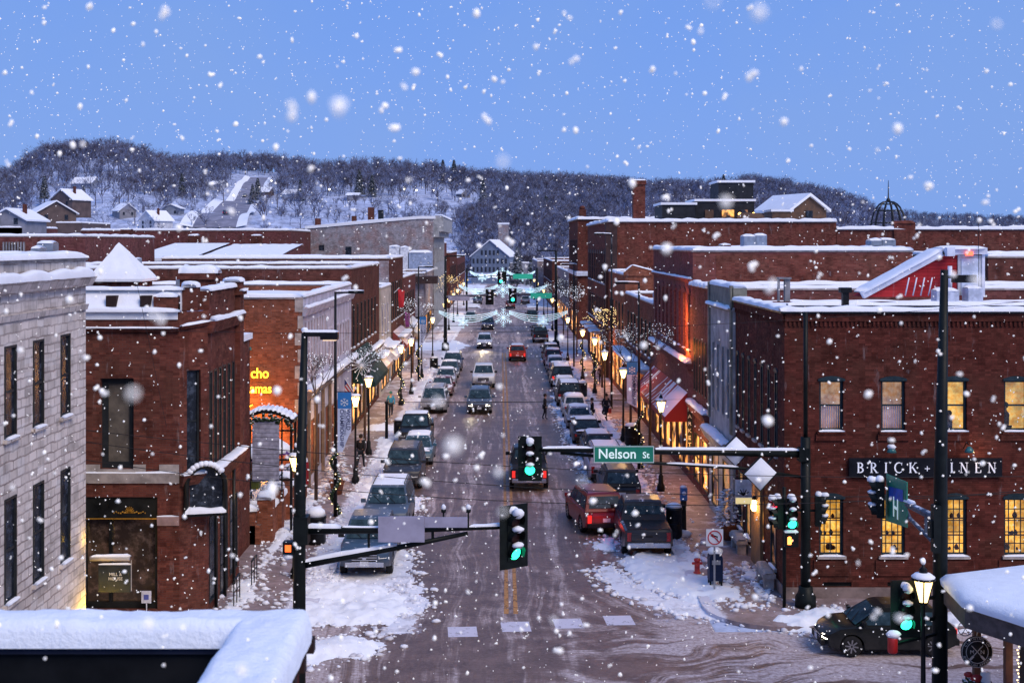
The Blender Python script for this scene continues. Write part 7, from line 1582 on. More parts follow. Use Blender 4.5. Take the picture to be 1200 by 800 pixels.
text('M', .13, CR_, face_mtx((c.x-.12, Y-.015, c.z)), 'letter', parent=e); text('N', .13, CR_, face_mtx((c.x+.12, Y-.015, c.z)), 'letter', parent=e)
for s_, w_, up_ in ((1, 'CLOTHING CO', True), (-1, 'AMERICAN APPAREL', False)):
    for k, ch in enumerate(w_):
        if ch == ' ': continue
        t_ = (k-(len(w_)-1)/2)*(.21 if up_ else .165); a_ = PI/2-t_ if up_ else -PI/2+t_; rr_ = r_*.85
        text(ch, .075, CR_, face_mtx((c.x+rr_*math.cos(a_), Y-.015, c.z+rr_*math.sin(a_))) @ Matrix.Rotation((a_-PI/2) if up_ else (a_+PI/2), 4, 'Z'), 'letter', parent=e)
m1 = MB(); c2 = Vector((ax(1135, Y), Y+.2, az(739, Y))); m1.tube([(c2.x+.17*math.cos(2*PI*k/20), Y+.2, c2.z+.17*math.sin(2*PI*k/20)) for k in range(21)], .012, 5)
for k in range(3): a_ = PI*k/3; m1.bar((c2.x-.16*math.cos(a_), Y+.2, c2.z-.16*math.sin(a_)), (c2.x+.16*math.cos(a_), Y+.2, c2.z+.16*math.sin(a_)), .012)
m1.bar((c.x, Y+.03, c.z+r_), (c.x+.1, Y+.03, e_-.4), .02); m1.build('scroll_bracket', GALV, RS)
# flower pot with red bow below, white box
X, Y = ax(1141, 29.3), 29.3
t_ = thing('hanging_basket', 'winter basket with greenery and a red bow under the round sign', 'basket', (X, Y, 1.9)); m1 = MB()
rr_ = random.Random(9)
for k in range(50): m1.ball((X+rr_.gauss(0, .12), Y+rr_.gauss(0, .08), az(800, Y)+rr_.gauss(0, .07)), .05, .05, .05, 5, 4, .6)
m1.build('greenery', GREEN, t_); m1 = MB(); m1.ball((X+.02, Y-.12, az(792, Y)), .14, .06, .10, 8, 5, .3); m1.ball((X-.16, Y-.1, az(788, Y)), .1, .05, .07, 8, 5, .3); m1.build('bow', pbr('red_ribbon', (.3, .02, .02), .6), t_); m1 = MB(); m1.tube([(X, Y, .13), (X, Y, az(802, Y))], .04, 6); m1.build('pole', BLACK, t_)
m1 = MB(); m1.box(ax(1150, Y), ax(1161, Y), Y, Y+.05, az(808, Y), az(788, Y)); m1.tube([(ax(1156, Y), Y+.03, .13), (ax(1156, Y), Y+.03, az(806, Y))], .02, 5); tag(m1.build('notice_board', SW, None, (ax(1155, Y), Y, .13)), 'small white board right of the winter basket', 'notice')
# red push-button housing with snow on the near post
X, Y = ax(1046, 30), 30.
t_ = thing('call_box', 'small red call box with a snow cap mounted by the right foreground pole', 'call box', (X, Y, 2.6)); m1 = MB(); m1.lathe((X, Y, az(765, Y)), [(.08, 0), (.12, .04), (.12, .34), (.1, .4)], 10); m1.build('body', MATS['hydrant_red'], t_)
m1 = MB(); m1.ball((X+.02, Y, az(743, Y)), .17, .15, .1, 9, 6, .3); m1.build('snow_cap', SNOW, t_); m1 = MB(); m1.bar((X, Y+.05, az(756, Y)), (px2, 31, az(756, Y)), .06); m1.build('bracket', SBLK, t_)
# ================================================================== VEHICLES
def paint(name, col, dust=.5, rough=.3):
    if name in MATS: return MATS[name]
    m, nt, out = _m(name); g = G(nt); p = g.wpos(); z = g.sep(p)[2]
    n = g.noise(p, 2.5, 6, .7); n2 = g.noise(p, 12, 4, .7); nz = g.sep(g.wnor())[2]
    c = g.mix(g.math('MULTIPLY', g.ramp(z, 1.1, .3), g.ramp(n, .3, .6, .15*(.2 if 'olive' in name else 1), .6*(.2 if 'olive' in name else 1))), col, (.17, .15, .15))       # road salt low down
    f = g.math('MULTIPLY', g.ramp(nz, .6, .92), g.ramp(g.math('ADD', g.math('MULTIPLY', n, .8), g.math('MULTIPLY', n2, .2)), .62-dust*.3, .70-dust*.26), clamp=True)
    c = g.mix(f, c, (.74, .78, .88))
    b = g.bsdf(out, c, .3, bump=f, bstr=.4, bdist=.03); g.l(g.mix(f, (rough,)*3, (.85,)*3), b.inputs['Roughness'])
    b.inputs['Coat Weight'].default_value = .04; b.inputs['Specular IOR Level'].default_value = .15; b.inputs['Coat Roughness'].default_value = .15
    MATS[name] = m; return m
CGL = None
def cglass():
    m, nt, out = _m('car_glass'); g = G(nt); p = g.wpos(); n = g.noise(p, 3, 5, .7); nz = g.sep(g.wnor())[2]
    f = g.math('MULTIPLY', g.ramp(nz, .2, .6), g.ramp(n, .62, .72), clamp=True)
    c = g.mix(f, g.mix(g.ramp(n, .3, .7), (.014, .028, .042), (.04, .075, .10)), (.6, .65, .75)); g.bsdf(out, c, .2, spec=.04); return m  # blue-teal base colour stands in for the sky's reflection
CGL = cglass()
TYRE = pbr('tyre_rubber', (.015, .015, .017), .85, 0, .3, 8); RIM = pbr('alloy_rim', (.28, .28, .3), .35, .7, .2, 8)
HL_ON = emis('headlamp_on', (1, .9, .72), 14); HL_OFF = pbr('headlamp_off', (.5, .52, .56), .15); TL_ON = emis('tail_lamp_on', (1, .03, .02), .9, (.4, .02, .02)); TL_OFF = pbr('tail_lamp_off', (.28, .015, .015), .25); AMB = emis('amber_indicator', (1, .42, .06), 4)
PLATE = pbr('number_plate', (.5, .52, .58), .5); TRIM = pbr('black_trim', (.014, .014, .016), .6, 0, .3, 6); CHROME = pbr('chrome', (.5, .5, .53), .2, .9, .1, 5)
SPEC = {  # half width, length, sill z, belt z, roof z; rear base, rear roof, front roof, windscreen base; nose z, tail z, wheel r, axle rear, axle front
    'sedan': dict(w=.91, L=4.7, b=.24, bz=.92, rz=1.45, g=(.55, 1.35, 2.85, 3.65), nz=.66, tz=.86, r=.33, a=(.95, 3.75)),
    'suv': dict(w=.95, L=4.65, b=.28, bz=1.05, rz=1.70, g=(.16, .55, 2.95, 3.65), nz=.82, tz=.98, r=.36, a=(.95, 3.7)),
    'big': dict(w=1.0, L=5.1, b=.34, bz=1.15, rz=1.86, g=(.12, .35, 3.2, 3.85), nz=.98, tz=1.1, r=.40, a=(1.05, 4.1)),
    'van': dict(w=.99, L=5.1, b=.26, bz=1.05, rz=1.80, g=(.12, .38, 3.35, 4.45), nz=.78, tz=1.0, r=.35, a=(1.0, 4.1)),
    'cross': dict(w=.90, L=4.4, b=.26, bz=.98, rz=1.55, g=(.14, .75, 2.55, 3.4), nz=.74, tz=.98, r=.35, a=(.82, 3.5)),
    'hatch': dict(w=.89, L=4.2, b=.25, bz=.95, rz=1.50, g=(.18, .65, 2.55, 3.35), nz=.70, tz=.9, r=.32, a=(.8, 3.4)),
    'pickup': dict(w=1.0, L=5.7, b=.40, bz=1.18, rz=1.90, g=(1.95, 2.2, 3.75, 4.4), nz=1.02, tz=1.16, r=.42, a=(1.15, 4.75))}
WHEELS = {}
def make_car(kind, pm, label, x, y, rz=0., cat=None, lights='off', snow=0., group='vehicles along the street', name=None, seed=0, hood_scoop=False, brake=False, tint=None):
    """local frame: +Y forward, origin below the middle of the car. rz=0 drives away from the camera"""
    s = SPEC[kind]; w, L, b, bz, rz_, (g0, g1, g2, g3), nz, tz, r, (a0, a1) = (s[k] for k in ('w', 'L', 'b', 'bz', 'rz', 'g', 'nz', 'tz', 'r', 'a'))
    nm = name or {'cross': 'sport_utility_car', 'pickup': 'pickup_truck', 'sedan': 'parked_car', 'hatch': 'parked_car', 'suv': 'sport_utility_car', 'big': 'sport_utility_car', 'van': 'minivan'}[kind]
    t = thing(nm, label, cat or {'pickup': 'pickup truck', 'van': 'van'}.get(kind, 'car'), (x, y, 0.01), rz, group)
    def put(mb, n, m, p=t, bev=0.):
        if mb.v: mb.v = [(vx, vy-L/2, vz) for vx, vy, vz in mb.v]
        o = MB.build(mb, n, m, None, None, bev); o.parent = p; return o
    # ---- body: side outline with wheel arches swept over five stations across the width
    def arch(c): return [(c+(r+.07)*math.cos(t_), max(b, r+(r+.07)*math.sin(t_)-.02)) for t_ in [PI*k/10 for k in range(11)]][::-1]
    out = [(0.05, b+.12)]+[(a0-r-.09, b)]+arch(a0)+[(a0+r+.09, b), (a1-r-.09, b)]+arch(a1)+[(a1+r+.09, b), (L-.1, b+.04), (L-.02, b+.25), (L, nz-.12), (L-.09, nz)]
    if kind == 'pickup': topl = [(g3, bz), (g0, bz), (g0-.02, bz-.02), (.06, tz), (0, tz-.1)]
    else: topl = [(g3+.0, bz), (g3-.3, bz+.005), (max(g0, .12)+.2, bz+.0), (max(g0, .07), tz), (0, tz-.12)]
    hood = [(L-.35, nz+(bz-nz)*.42), ((L+g3)/2, nz+(bz-nz)*.82)]
    prof = out+hood+topl+[(0, b+.3)]
    cols = [-1, -.93, -.55, 0, .55, .93, 1]; mb = MB(); n = len(prof); vs = []
    def shape(c, yy, zz):
        ac = abs(c); X = c*w; f = yy/L
        nar = 1-.10*max(0, (f-.86)/.14)**1.6-.05*max(0, (.08-f)/.08)**1.5
        X *= nar; X *= 1-.04*max(0, (zz-.72)/.5)-.03*max(0, (.5-zz)/.3)
        Y = yy
        if f > .86: Y = yy-.17*ac**3*(f-.86)/.14
        if f < .1: Y = yy+.08*ac**3*(.1-f)/.1
        Z = zz
        if ac > .95 and zz > bz-.12: Z = zz-.035
        if ac < .6 and zz > .6 and f > .75: Z = zz+.015
        return (X, Y, Z)
    for c in cols: vs += [shape(c, a, z) for a, z in prof]
    for i in range(len(cols)-1):
        for j in range(n):
            j2 = (j+1) % n; mb.f.append([i*n+j, i*n+j2, (i+1)*n+j2, (i+1)*n+j]); mb.mi.append(0); mb.sm.append(True)
    mb.v = vs
    # side skins (fan the concave outline by ear clipping in bmesh)
    mb.f.append(list(range(n))[::-1]); mb.mi.append(0); mb.sm.append(False); mb.f.append([6*n+j for j in range(n)]); mb.mi.append(0); mb.sm.append(False)
    if kind == 'pickup':   # open load bed
        pass
    body = put(mb, 'body', pm)
    body.data.validate()
    em = body.modifiers.new('e', 'EDGE_SPLIT'); em.split_angle = R(35)
    # ---- greenhouse
    tw = w*.74; bw = w*.93; gh = MB(); k1 = .04
    def ghp(c, yy, zz):  # tumblehome
        f = (zz-bz)/(rz_-bz); return (c*(bw+(tw-bw)*f), yy, zz+(0 if abs(c) > .7 else .03*f))
    P4 = [(g0, bz-.03), (g1, rz_-.05), (g1+.15, rz_), (g2-.2, rz_), (g2, rz_-.05), (g3, bz-.03)]
    cc_ = [-1, -.5, .5, 1]; vs = [ghp(c, a, z) for c in cc_ for a, z in P4]; m6 = 6
    gh.add(vs, [(i*m6+j, i*m6+j+1, (i+1)*m6+j+1, (i+1)*m6+j) for i in range(3) for j in range(5)], sm=False); gh.add(vs, [(5, 4, 3, 2, 1, 0), (18, 19, 20, 21, 22, 23)], sm=False)
    cab = put(gh, 'cabin', pm)
    def glass(nmg, pts, par=cab): m = MB(); m.add(pts, [(0, 1, 2, 3)]); return put(m, nmg, CGL, par)
    def off(p, d): return tuple(p[k]+d[k] for k in range(3))
    # windscreen & rear window just proud of the shell
    def panel(ya, za, yb, zb, c, sgn, nmg):
        A = ghp(-c, ya, za); B = ghp(c, ya, za); C = ghp(c, yb, zb); D = ghp(-c, yb, zb); d = (0, sgn*.012, .012)
        mid = lambda P, Q: tuple((P[k]+Q[k])/2 for k in range(3)); bl = sgn*.03
        m = MB(); AB = off(mid(A, B), (0, bl, 0)); DC = off(mid(D, C), (0, bl*.6, .0)); m.add([off(q, d) for q in (A, AB, B, C, DC, D)], [(0, 1, 4, 5), (1, 2, 3, 4)], sm=True); return put(m, nmg, CGL, cab)
    fy = lambda f: (g3+(g2-g3)*f, bz+(rz_-.05-bz)*f)
    ry = lambda f: (g0+(g1-g0)*f, bz+(rz_-.05-bz)*f)
    (ya, za), (yb, zb) = fy(.07), fy(.94); panel(ya, za, yb, zb, .90, 1, 'windscreen')
    (ya, za), (yb, zb) = ry(.16 if kind != 'pickup' else .3), ry(.90); panel(ya, za, yb, zb, .84, -1, 'rear_window')
    # side windows
    zb0, zb1 = bz+.05, rz_-.13; nwin = 3 if kind in ('suv', 'big', 'van') else 2
    f0 = (zb0-bz)/(rz_-bz); f1 = (zb1-bz)/(rz_-bz)
    for sg_ in (-1, 1):
        ylo0, ylo1 = g0+(g1-g0)*f0+.12, g3+(g2-g3)*f0-.1; yh0, yh1 = g0+(g1-g0)*f1+.14, g3+(g2-g3)*f1-.08
        for i in range(nwin):
            u0, u1 = i/nwin, (i+1)/nwin; gp = .035
            lo0, lo1 = ylo0+(ylo1-ylo0)*u0+gp, ylo0+(ylo1-ylo0)*u1-gp; h0, h1 = yh0+(yh1-yh0)*u0+gp, yh0+(yh1-yh0)*u1-gp
            q = [ghp(sg_, lo0, zb0), ghp(sg_, lo1, zb0), ghp(sg_, h1, zb1), ghp(sg_, h0, zb1)]
            glass('side_window', [off(p_, (sg_*.012, 0, 0)) for p_ in q])
    # ---- wheels
    key = (kind,)
    for sg_ in (-1, 1):
        for ay_ in (a0, a1):
            wx = sg_*(w-.13)
            if key not in WHEELS:
                m = MB(); m.lathe((0, 0, 0), [(r*.66, -.11), (r*.94, -.115), (r, -.08), (r, .08), (r*.94, .115), (r*.66, .11)], 20, 'x'); me1 = m.build('tyre', TYRE)
                m = MB(); m.lathe((0, 0, 0), [(r*.67, -.09), (r*.60, -.10), (r*.60, .10), (r*.67, .09)], 20, 'x'); m.lathe((0, 0, 0), [(r*.16, -.085), (r*.16, .085)], 10, 'x')
                for k in range(8):
                    a_ = 2*PI*k/8
                    for dd in (-.08, .08): m.bar((math.copysign(.098, dd), math.cos(a_)*r*.1, math.sin(a_)*r*.1), (math.copysign(.104, dd), math.cos(a_+.12)*r*.62, math.sin(a_+.12)*r*.62), .03, .045)
                me2 = m.build('rim', RIM); me1_, me2_ = me1.data, me2.data; bpy.data.objects.remove(me1); bpy.data.objects.remove(me2); WHEELS[key] = (me1_, me2_)
            ta, ri = WHEELS[key]; o1 = bpy.data.objects.new('wheel', ta); COL.objects.link(o1); o1.parent = t; o1.location = (wx, ay_-L/2, r); o2 = bpy.data.objects.new('rim', ri); COL.objects.link(o2); o2.parent = o1
    # ---- arch / sill trim
    m = MB(); m.box(-w*.9, w*.9, a0-.05, a1+.05, b-.06, b+.12); put(m, 'underbody', TRIM)
    # ---- lamps, grille, bumpers, plates, mirrors
    zl = nz-.13 if kind not in ('pickup', 'big') else nz-.2; hl = HL_ON if lights in ('front', 'all') else HL_OFF; tl = TL_ON if (lights in ('rear', 'all') or brake) else TL_OFF
    for sg_ in (-1, 1):
        xe = sg_*w*.68; m = MB(); m.add([(xe-sg_*.17, L-.03, zl-.07), (xe+sg_*.14, L-.13, zl-.06), (xe+sg_*.18, L-.22, zl+.08), (xe-sg_*.15, L-.045, zl+.06), (xe-sg_*.17, L-.2, zl-.07), (xe+sg_*.14, L-.3, zl-.06), (xe+sg_*.18, L-.4, zl+.08), (xe-sg_*.15, L-.2, zl+.06)], [(0,1,2,3),(7,6,5,4),(0,4,5,1),(3,2,6,7),(0,3,7,4),(1,5,6,2)]); put(m, 'headlight', hl)
        ht = .34 if kind in ('suv', 'big', 'van', 'pickup') else .16; zc = tz-.14-ht/2+(.05 if kind != 'sedan' else 0); xt = sg_*w*.86
        m = MB(); m.box(min(xt, xt-sg_*.17), max(xt, xt-sg_*.17), -.015+.05, .16, zc-ht/2, zc+ht/2); put(m, 'tail_light', tl)
        m = MB(); ym = g3-.28; m.obox((sg_*(w*.93+.13), ym, bz+.12), (1, 0, 0), (0, 1, 0), (0, 0, 1), .11, .06, .085); m.bar((sg_*w*.88, ym, bz+.03), (sg_*(w*.93+.1), ym, bz+.1), .05); put(m, 'wing_mirror', pm if kind != 'pickup' else TRIM, bev=.02)
    tall = kind in ('pickup', 'big'); zg0, zg1 = (nz-.42, nz-.08) if tall else (nz-.24, nz-.09)
    m = MB(); gw = w*.47
    m.box(-gw, gw, L-.04, L+.012, zg0, zg1); gr_ = put(m, 'grille', TRIM)
    m = MB()
    for k in range(4 if tall else 2): z_ = zg0+(zg1-zg0)*(k+.5)/(4 if tall else 2); m.box(-gw, gw, L+.013, L+.03, z_-.014, z_+.014)
    m.box(-.07, .07, L+.031, L+.04, (zg0+zg1)/2-.05, (zg0+zg1)/2+.05); put(m, 'grille_bar', CHROME, gr_)
    m = MB(); m.box(-w*.72, w*.72, L-.10, L+.035, b+.06, b+.24); m.box(-w*.3, w*.3, L+.036, L+.045, b+.1, b+.17) ; put(m, 'front_bumper', TRIM if kind != 'pickup' else CHROME, bev=.03)
    m = MB(); m.box(-w*.86, w*.86, -.05, .12, b+.08, b+.28); put(m, 'rear_bumper', CHROME if kind == 'pickup' else TRIM, bev=.03)
    zp = tz-.30 if kind != 'pickup' else b+.22
    for yy, zz in ((L+.052, b+.2), (-.012 if kind != 'pickup' else -.062, zp)): m = MB(); m.box(-.16, .16, yy-.006, yy+.006, zz-.08, zz+.08); put(m, 'number_plate', PLATE)
    if kind == 'pickup':
        m = MB(); m.box(-w*.84, w*.84, .12, g0-.12, bz-.02, bz+.012); put(m, 'load_bed', MATS['trodden_snow'] if snow else TRIM)
        m = MB(); m.box(-w*.7, w*.7, -.012, .02, b+.36, tz-.12); tg = put(m, 'tailgate', pm, bev=.02); m = MB(); m.box(-.14, .14, -.03, -.014, tz-.26, tz-.2); put(m, 'handle', TRIM, tg)
    if kind in ('suv', 'big', 'van'):
        for sg_ in (-1, 1): m = MB(); m.tube([(sg_*tw*.93, g1+.25, rz_+.01), (sg_*tw*.93, g1+.35, rz_+.06), (sg_*tw*.93, g2-.35, rz_+.06), (sg_*tw*.93, g2-.2, rz_)], .02, 6); put(m, 'roof_rail', TRIM)
    for sg_ in (-.35, .25): m = MB(); y0_, z0_ = fy(.06); y1_, z1_ = fy(.45); m.bar((sg_, y0_+.03, z0_+.02), (sg_+.35, y1_+.02, z1_+.03), .02); put(m, 'wiper', TRIM)
    # ---- snow lying on roof / bonnet
    if snow:
        rr_ = random.Random(seed)
        def slab(x0, x1, y0, y1, zf, h, nmn):
            m = MB(); nx, ny = 8, 12; vs = []
            for j in range(ny+1):
                for i in range(nx+1):
                    u, v = i/nx, j/ny; e = min(1, 4*min(u, 1-u, v, 1-v)); X = x0+(x1-x0)*u; Yq = y0+(y1-y0)*v; vs.append((X, Yq, zf(Yq)-.02+h*math.sqrt(e)*(1+.35*mn.noise(Vector((X*2+seed, Yq*2, 3))))))
            m.add(vs, [(j*(nx+1)+i, j*(nx+1)+i+1, (j+1)*(nx+1)+i+1, (j+1)*(nx+1)+i) for j in range(ny) for i in range(nx)], sm=True); put(m, nmn, SNOW)
        slab(-tw*.95, tw*.95, g1+.05, g2-.05, lambda Y_: rz_+.03, .05+.07*snow, 'roof_snow')
        if snow > .6:
            fz = lambda Y_: bz+.02+(nz-bz)*max(0, (Y_-g3)/(L-g3))**1.6
            slab(-w*.8, w*.8, g3+.12, L-.3, fz, .07*snow, 'bonnet_snow')
            if kind == 'sedan': slab(-w*.75, w*.75, .15, g0+.05, lambda Y_: tz+.04, .07, 'boot_snow')
    return t
TOW, AWY = PI, 0.
PC_ = {k: paint('paint_'+k, c, d) for k, (c, d) in {'blue_grey': ((.04, .075, .13), .2), 'silver': ((.26, .27, .32), .35), 'charcoal': ((.03, .033, .042), .2), 'black': ((.012, .013, .018), .1), 'maroon': ((.10, .014, .022), .5), 'white': ((.55, .57, .62), .3), 'navy': ((.02, .04, .10), .3), 'red': ((.19, .010, .016), -.3), 'orange': ((.30, .05, .03), .1), 'slate': ((.07, .10, .15), .15), 'olive': ((.010, .012, .013), .0), 'teal': ((.05, .12, .18), .4), 'lilac': ((.42, .38, .48), .4)}.items()}
def car(kind, c, X, Ynear, face, label, **k):
    L = SPEC[kind]['L']; return make_car(kind, PC_[c], label, X, Ynear+L/2, face, **k)
PK = 'vehicles parked along the left kerb'; PR = 'vehicles parked along the right kerb'; MV = 'vehicles driving on the street'
car('pickup', 'blue_grey', -5.08, 47.6, TOW, 'blue grey pickup truck parked nearest the camera on the left', group=PK, seed=1)
car('big', 'slate', -4.95, 54.4, TOW, 'slate sport utility car with a snowy roof parked behind the blue grey pickup', group=PK, snow=.5, seed=2)
car('big', 'charcoal', -5.02, 64.4, TOW, 'dark sport utility car with roof rails parked at the left before an empty gap', group=PK, snow=0, seed=3)
car('hatch', 'teal', -4.72, 71.6, TOW, 'small blue car with a snowy bonnet half hidden behind the dark sport utility car', group=PK, snow=1, seed=4)
car('pickup', 'black', -5.3, 77.6, TOW, 'black full size truck with a bright barred grille parked on the left', group=PK, snow=.3, seed=5)
car('van', 'silver', -4.95, 93.6, TOW, 'silver minivan parked on the left ahead of the black truck', group=PK, seed=6)
car('sedan', 'maroon', -4.85, 104, TOW, 'maroon sedan parked on the left behind the silver minivan', group=PK, name='parked_car', seed=7)
car('sedan', 'silver', -4.85, 111, TOW, 'pale silver sedan parked on the left behind the maroon one', group=PK, snow=.7, seed=8)
car('sedan', 'slate', -4.8, 118, TOW, 'slate coloured sedan parked on the left with a snowy roof', group=PK, snow=.7, seed=9)
car('suv', 'navy', -4.75, 124.5, TOW, 'rounded navy car last in the left parked row before the crossing', group=PK, snow=.7, seed=10)
car('suv', 'slate', -1.58, 93.3, TOW, 'slate sport utility car driving towards the camera with headlights on', group=MV, lights='front', seed=11)
car('pickup', 'white', -1.5, 110, TOW, 'white pickup truck driving towards the camera', group=MV, lights='off', seed=12)
car('suv', 'white', -1.95, 151, TOW, 'white car with glaring headlights entering from the next crossing', group=MV, lights='front', seed=13)
car('suv', 'navy', -1.9, 184, TOW, 'dark blue car behind the one with glaring headlights', group=MV, lights='front', seed=14)
car('suv', 'orange', 1.75, 135, AWY, 'bright orange red car driving away up the street', group=MV, lights='rear', seed=15, snow=.4)
car('pickup', 'black', 1.42, 64.2, AWY, 'black truck driving away right below the green mast signal', group=MV, lights='rear', seed=16)
car('suv', 'red', 4.15, 54.6, R(9), 'dark red sport utility car with brake lights pulling out at the right', group=MV, lights='rear', seed=17)
car('pickup', 'charcoal', 5.85, 50.5, AWY, 'dark grey pickup truck parked nearest the camera on the right', group=PR, snow=0, seed=18)
car('suv', 'black', 5.72, 60.3, AWY, 'black sport utility car parked between the pickup and the white van', group=PR, seed=19, snow=0)
car('van', 'lilac', 5.55, 66.4, AWY, 'pale van parked on the right behind the Nelson St sign', group=PR, seed=20, snow=.3)
rt = [('hatch', 'charcoal', 5.6, 73.2, 'dark hatchback with a heavy snow load parked beyond the pale van', 1), ('sedan', 'black', 5.35, 79, 'black sedan fourth beyond the dark grey pickup on the right', .7), ('sedan', 'silver', 5.3, 85.3, 'silver sedan parked across from the minivan on the right', .7), ('hatch', 'white', 5.3, 91.5, 'white hatchback dusted with snow in the right row', 1), ('big', 'black', 5.25, 97.3, 'black sport utility car behind the white hatchback in the right row', .5), ('hatch', 'white', 5.25, 104.2, 'clean white hatchback with red tail lights in the right row', .3), ('big', 'charcoal', 5.3, 110.4, 'tall charcoal car beyond the clean white hatchback', .6), ('sedan', 'navy', 5.3, 117, 'navy sedan in the far half of the right row', .7), ('sedan', 'silver', 5.3, 123.3, 'silver roofed sedan near the far end of the right row', 1), ('suv', 'maroon', 5.3, 129.5, 'maroon car second from the far end of the right row', .6), ('suv', 'charcoal', 5.35, 136.2, 'charcoal car at the far end of the right row', .6)]
for i, (k, c, X, Y, lb, sn) in enumerate(rt): car(k, c, X, Y, AWY, lb, group=PR, snow=sn, seed=30+i, brake=(i == 6))
car('pickup', 'black', 5.0, 160, AWY, 'black truck parked just past the next crossing on the right', group=PR, seed=50)
for i, (k, c, X, Y, f, lb) in enumerate((('suv', 'maroon', 1.8, 243, AWY, 'distant dark red car crossing the far junction'), ('suv', 'silver', 5.0, 262, AWY, 'distant silver car parked on the far right'), ('suv', 'navy', -4.8, 262, TOW, 'distant navy car parked on the far left'), ('sedan', 'black', 5., 172, AWY, 'dark sedan behind the truck past the next crossing'), ('suv', 'red', 4.9, 300, AWY, 'distant red car at the far end of the street'), ('van', 'white', -4.9, 280, TOW, 'distant white van on the far left'), ('sedan', 'silver', -4.9, 205, TOW, 'far silver sedan past the crossing on the left'), ('suv', 'charcoal', 5.0, 205, AWY, 'far charcoal car past the crossing on the right'), ('suv', 'white', -1.9, 300, TOW, 'distant white car coming down the far street'))):
    car(k, c, X, Y, f, lb, group='distant cars', seed=60+i, lights='front' if i == 8 else 'off')
sv = make_car('cross', PC_['olive'], 'dark compact sport utility car crossing at the bottom right with headlights on', 11.8, 39.45, R(90), lights='all', group='vehicles driving on the street', seed=70, snow=0)
sv.scale = (.93, .93, .93)
m = MB(); m.box(-.12, .12, -.03, .03, -.05, .05); q = m.build('indicator', AMB, sv); 
q.parent = sv; q.location = (-1.03, 1.05, 1.12); q.rotation_euler = (0, 0, R(90)); q.scale = (.6, 1, .7)
for (x, y, z, dx, dy, p, c) in ((-2.2, 93.0, .8, 0, -1, 14, (1, .85, .6)), (-2.0, 150.3, .8, 0, -1, 260, (1, .8, .5)), (9.3, 39.5, .8, -1, 0, 14, (1, .8, .55))):
    l = bpy.data.lights.new('headlamp_beam', 'SPOT'); l.energy = p*3; l.color = c; l.spot_size = R(70); l.spot_blend = .8; l.shadow_soft_size = .1
    o = bpy.data.objects.new('headlamp_beam', l); COL.objects.link(o); o.location = (x, y, z); o.rotation_euler = Vector((-dx, -dy, .12)).to_track_quat('Z', 'Y').to_euler()
plight((4.2, 54.2, .9), (1, .06, .03), 7, .1, 'tail_lamp_light'); plight((1.5, 63.8, 1.0), (1, .08, .04), 2, .1, 'tail_lamp_light'); plight((1.8, 134.4, .9), (1, .12, .05), 9, .1, 'tail_lamp_light')
for (x, y, z) in ((ax(621, 43.1), 42.9, az(553, 43.1)), (ax(1061, 30), 30., az(727, 30)), (ax(927, 42.5), 42.6, az(611, 42.5))): plight((x, y, z), (.05, 1, .5), 2.5, .1, 'signal_light')
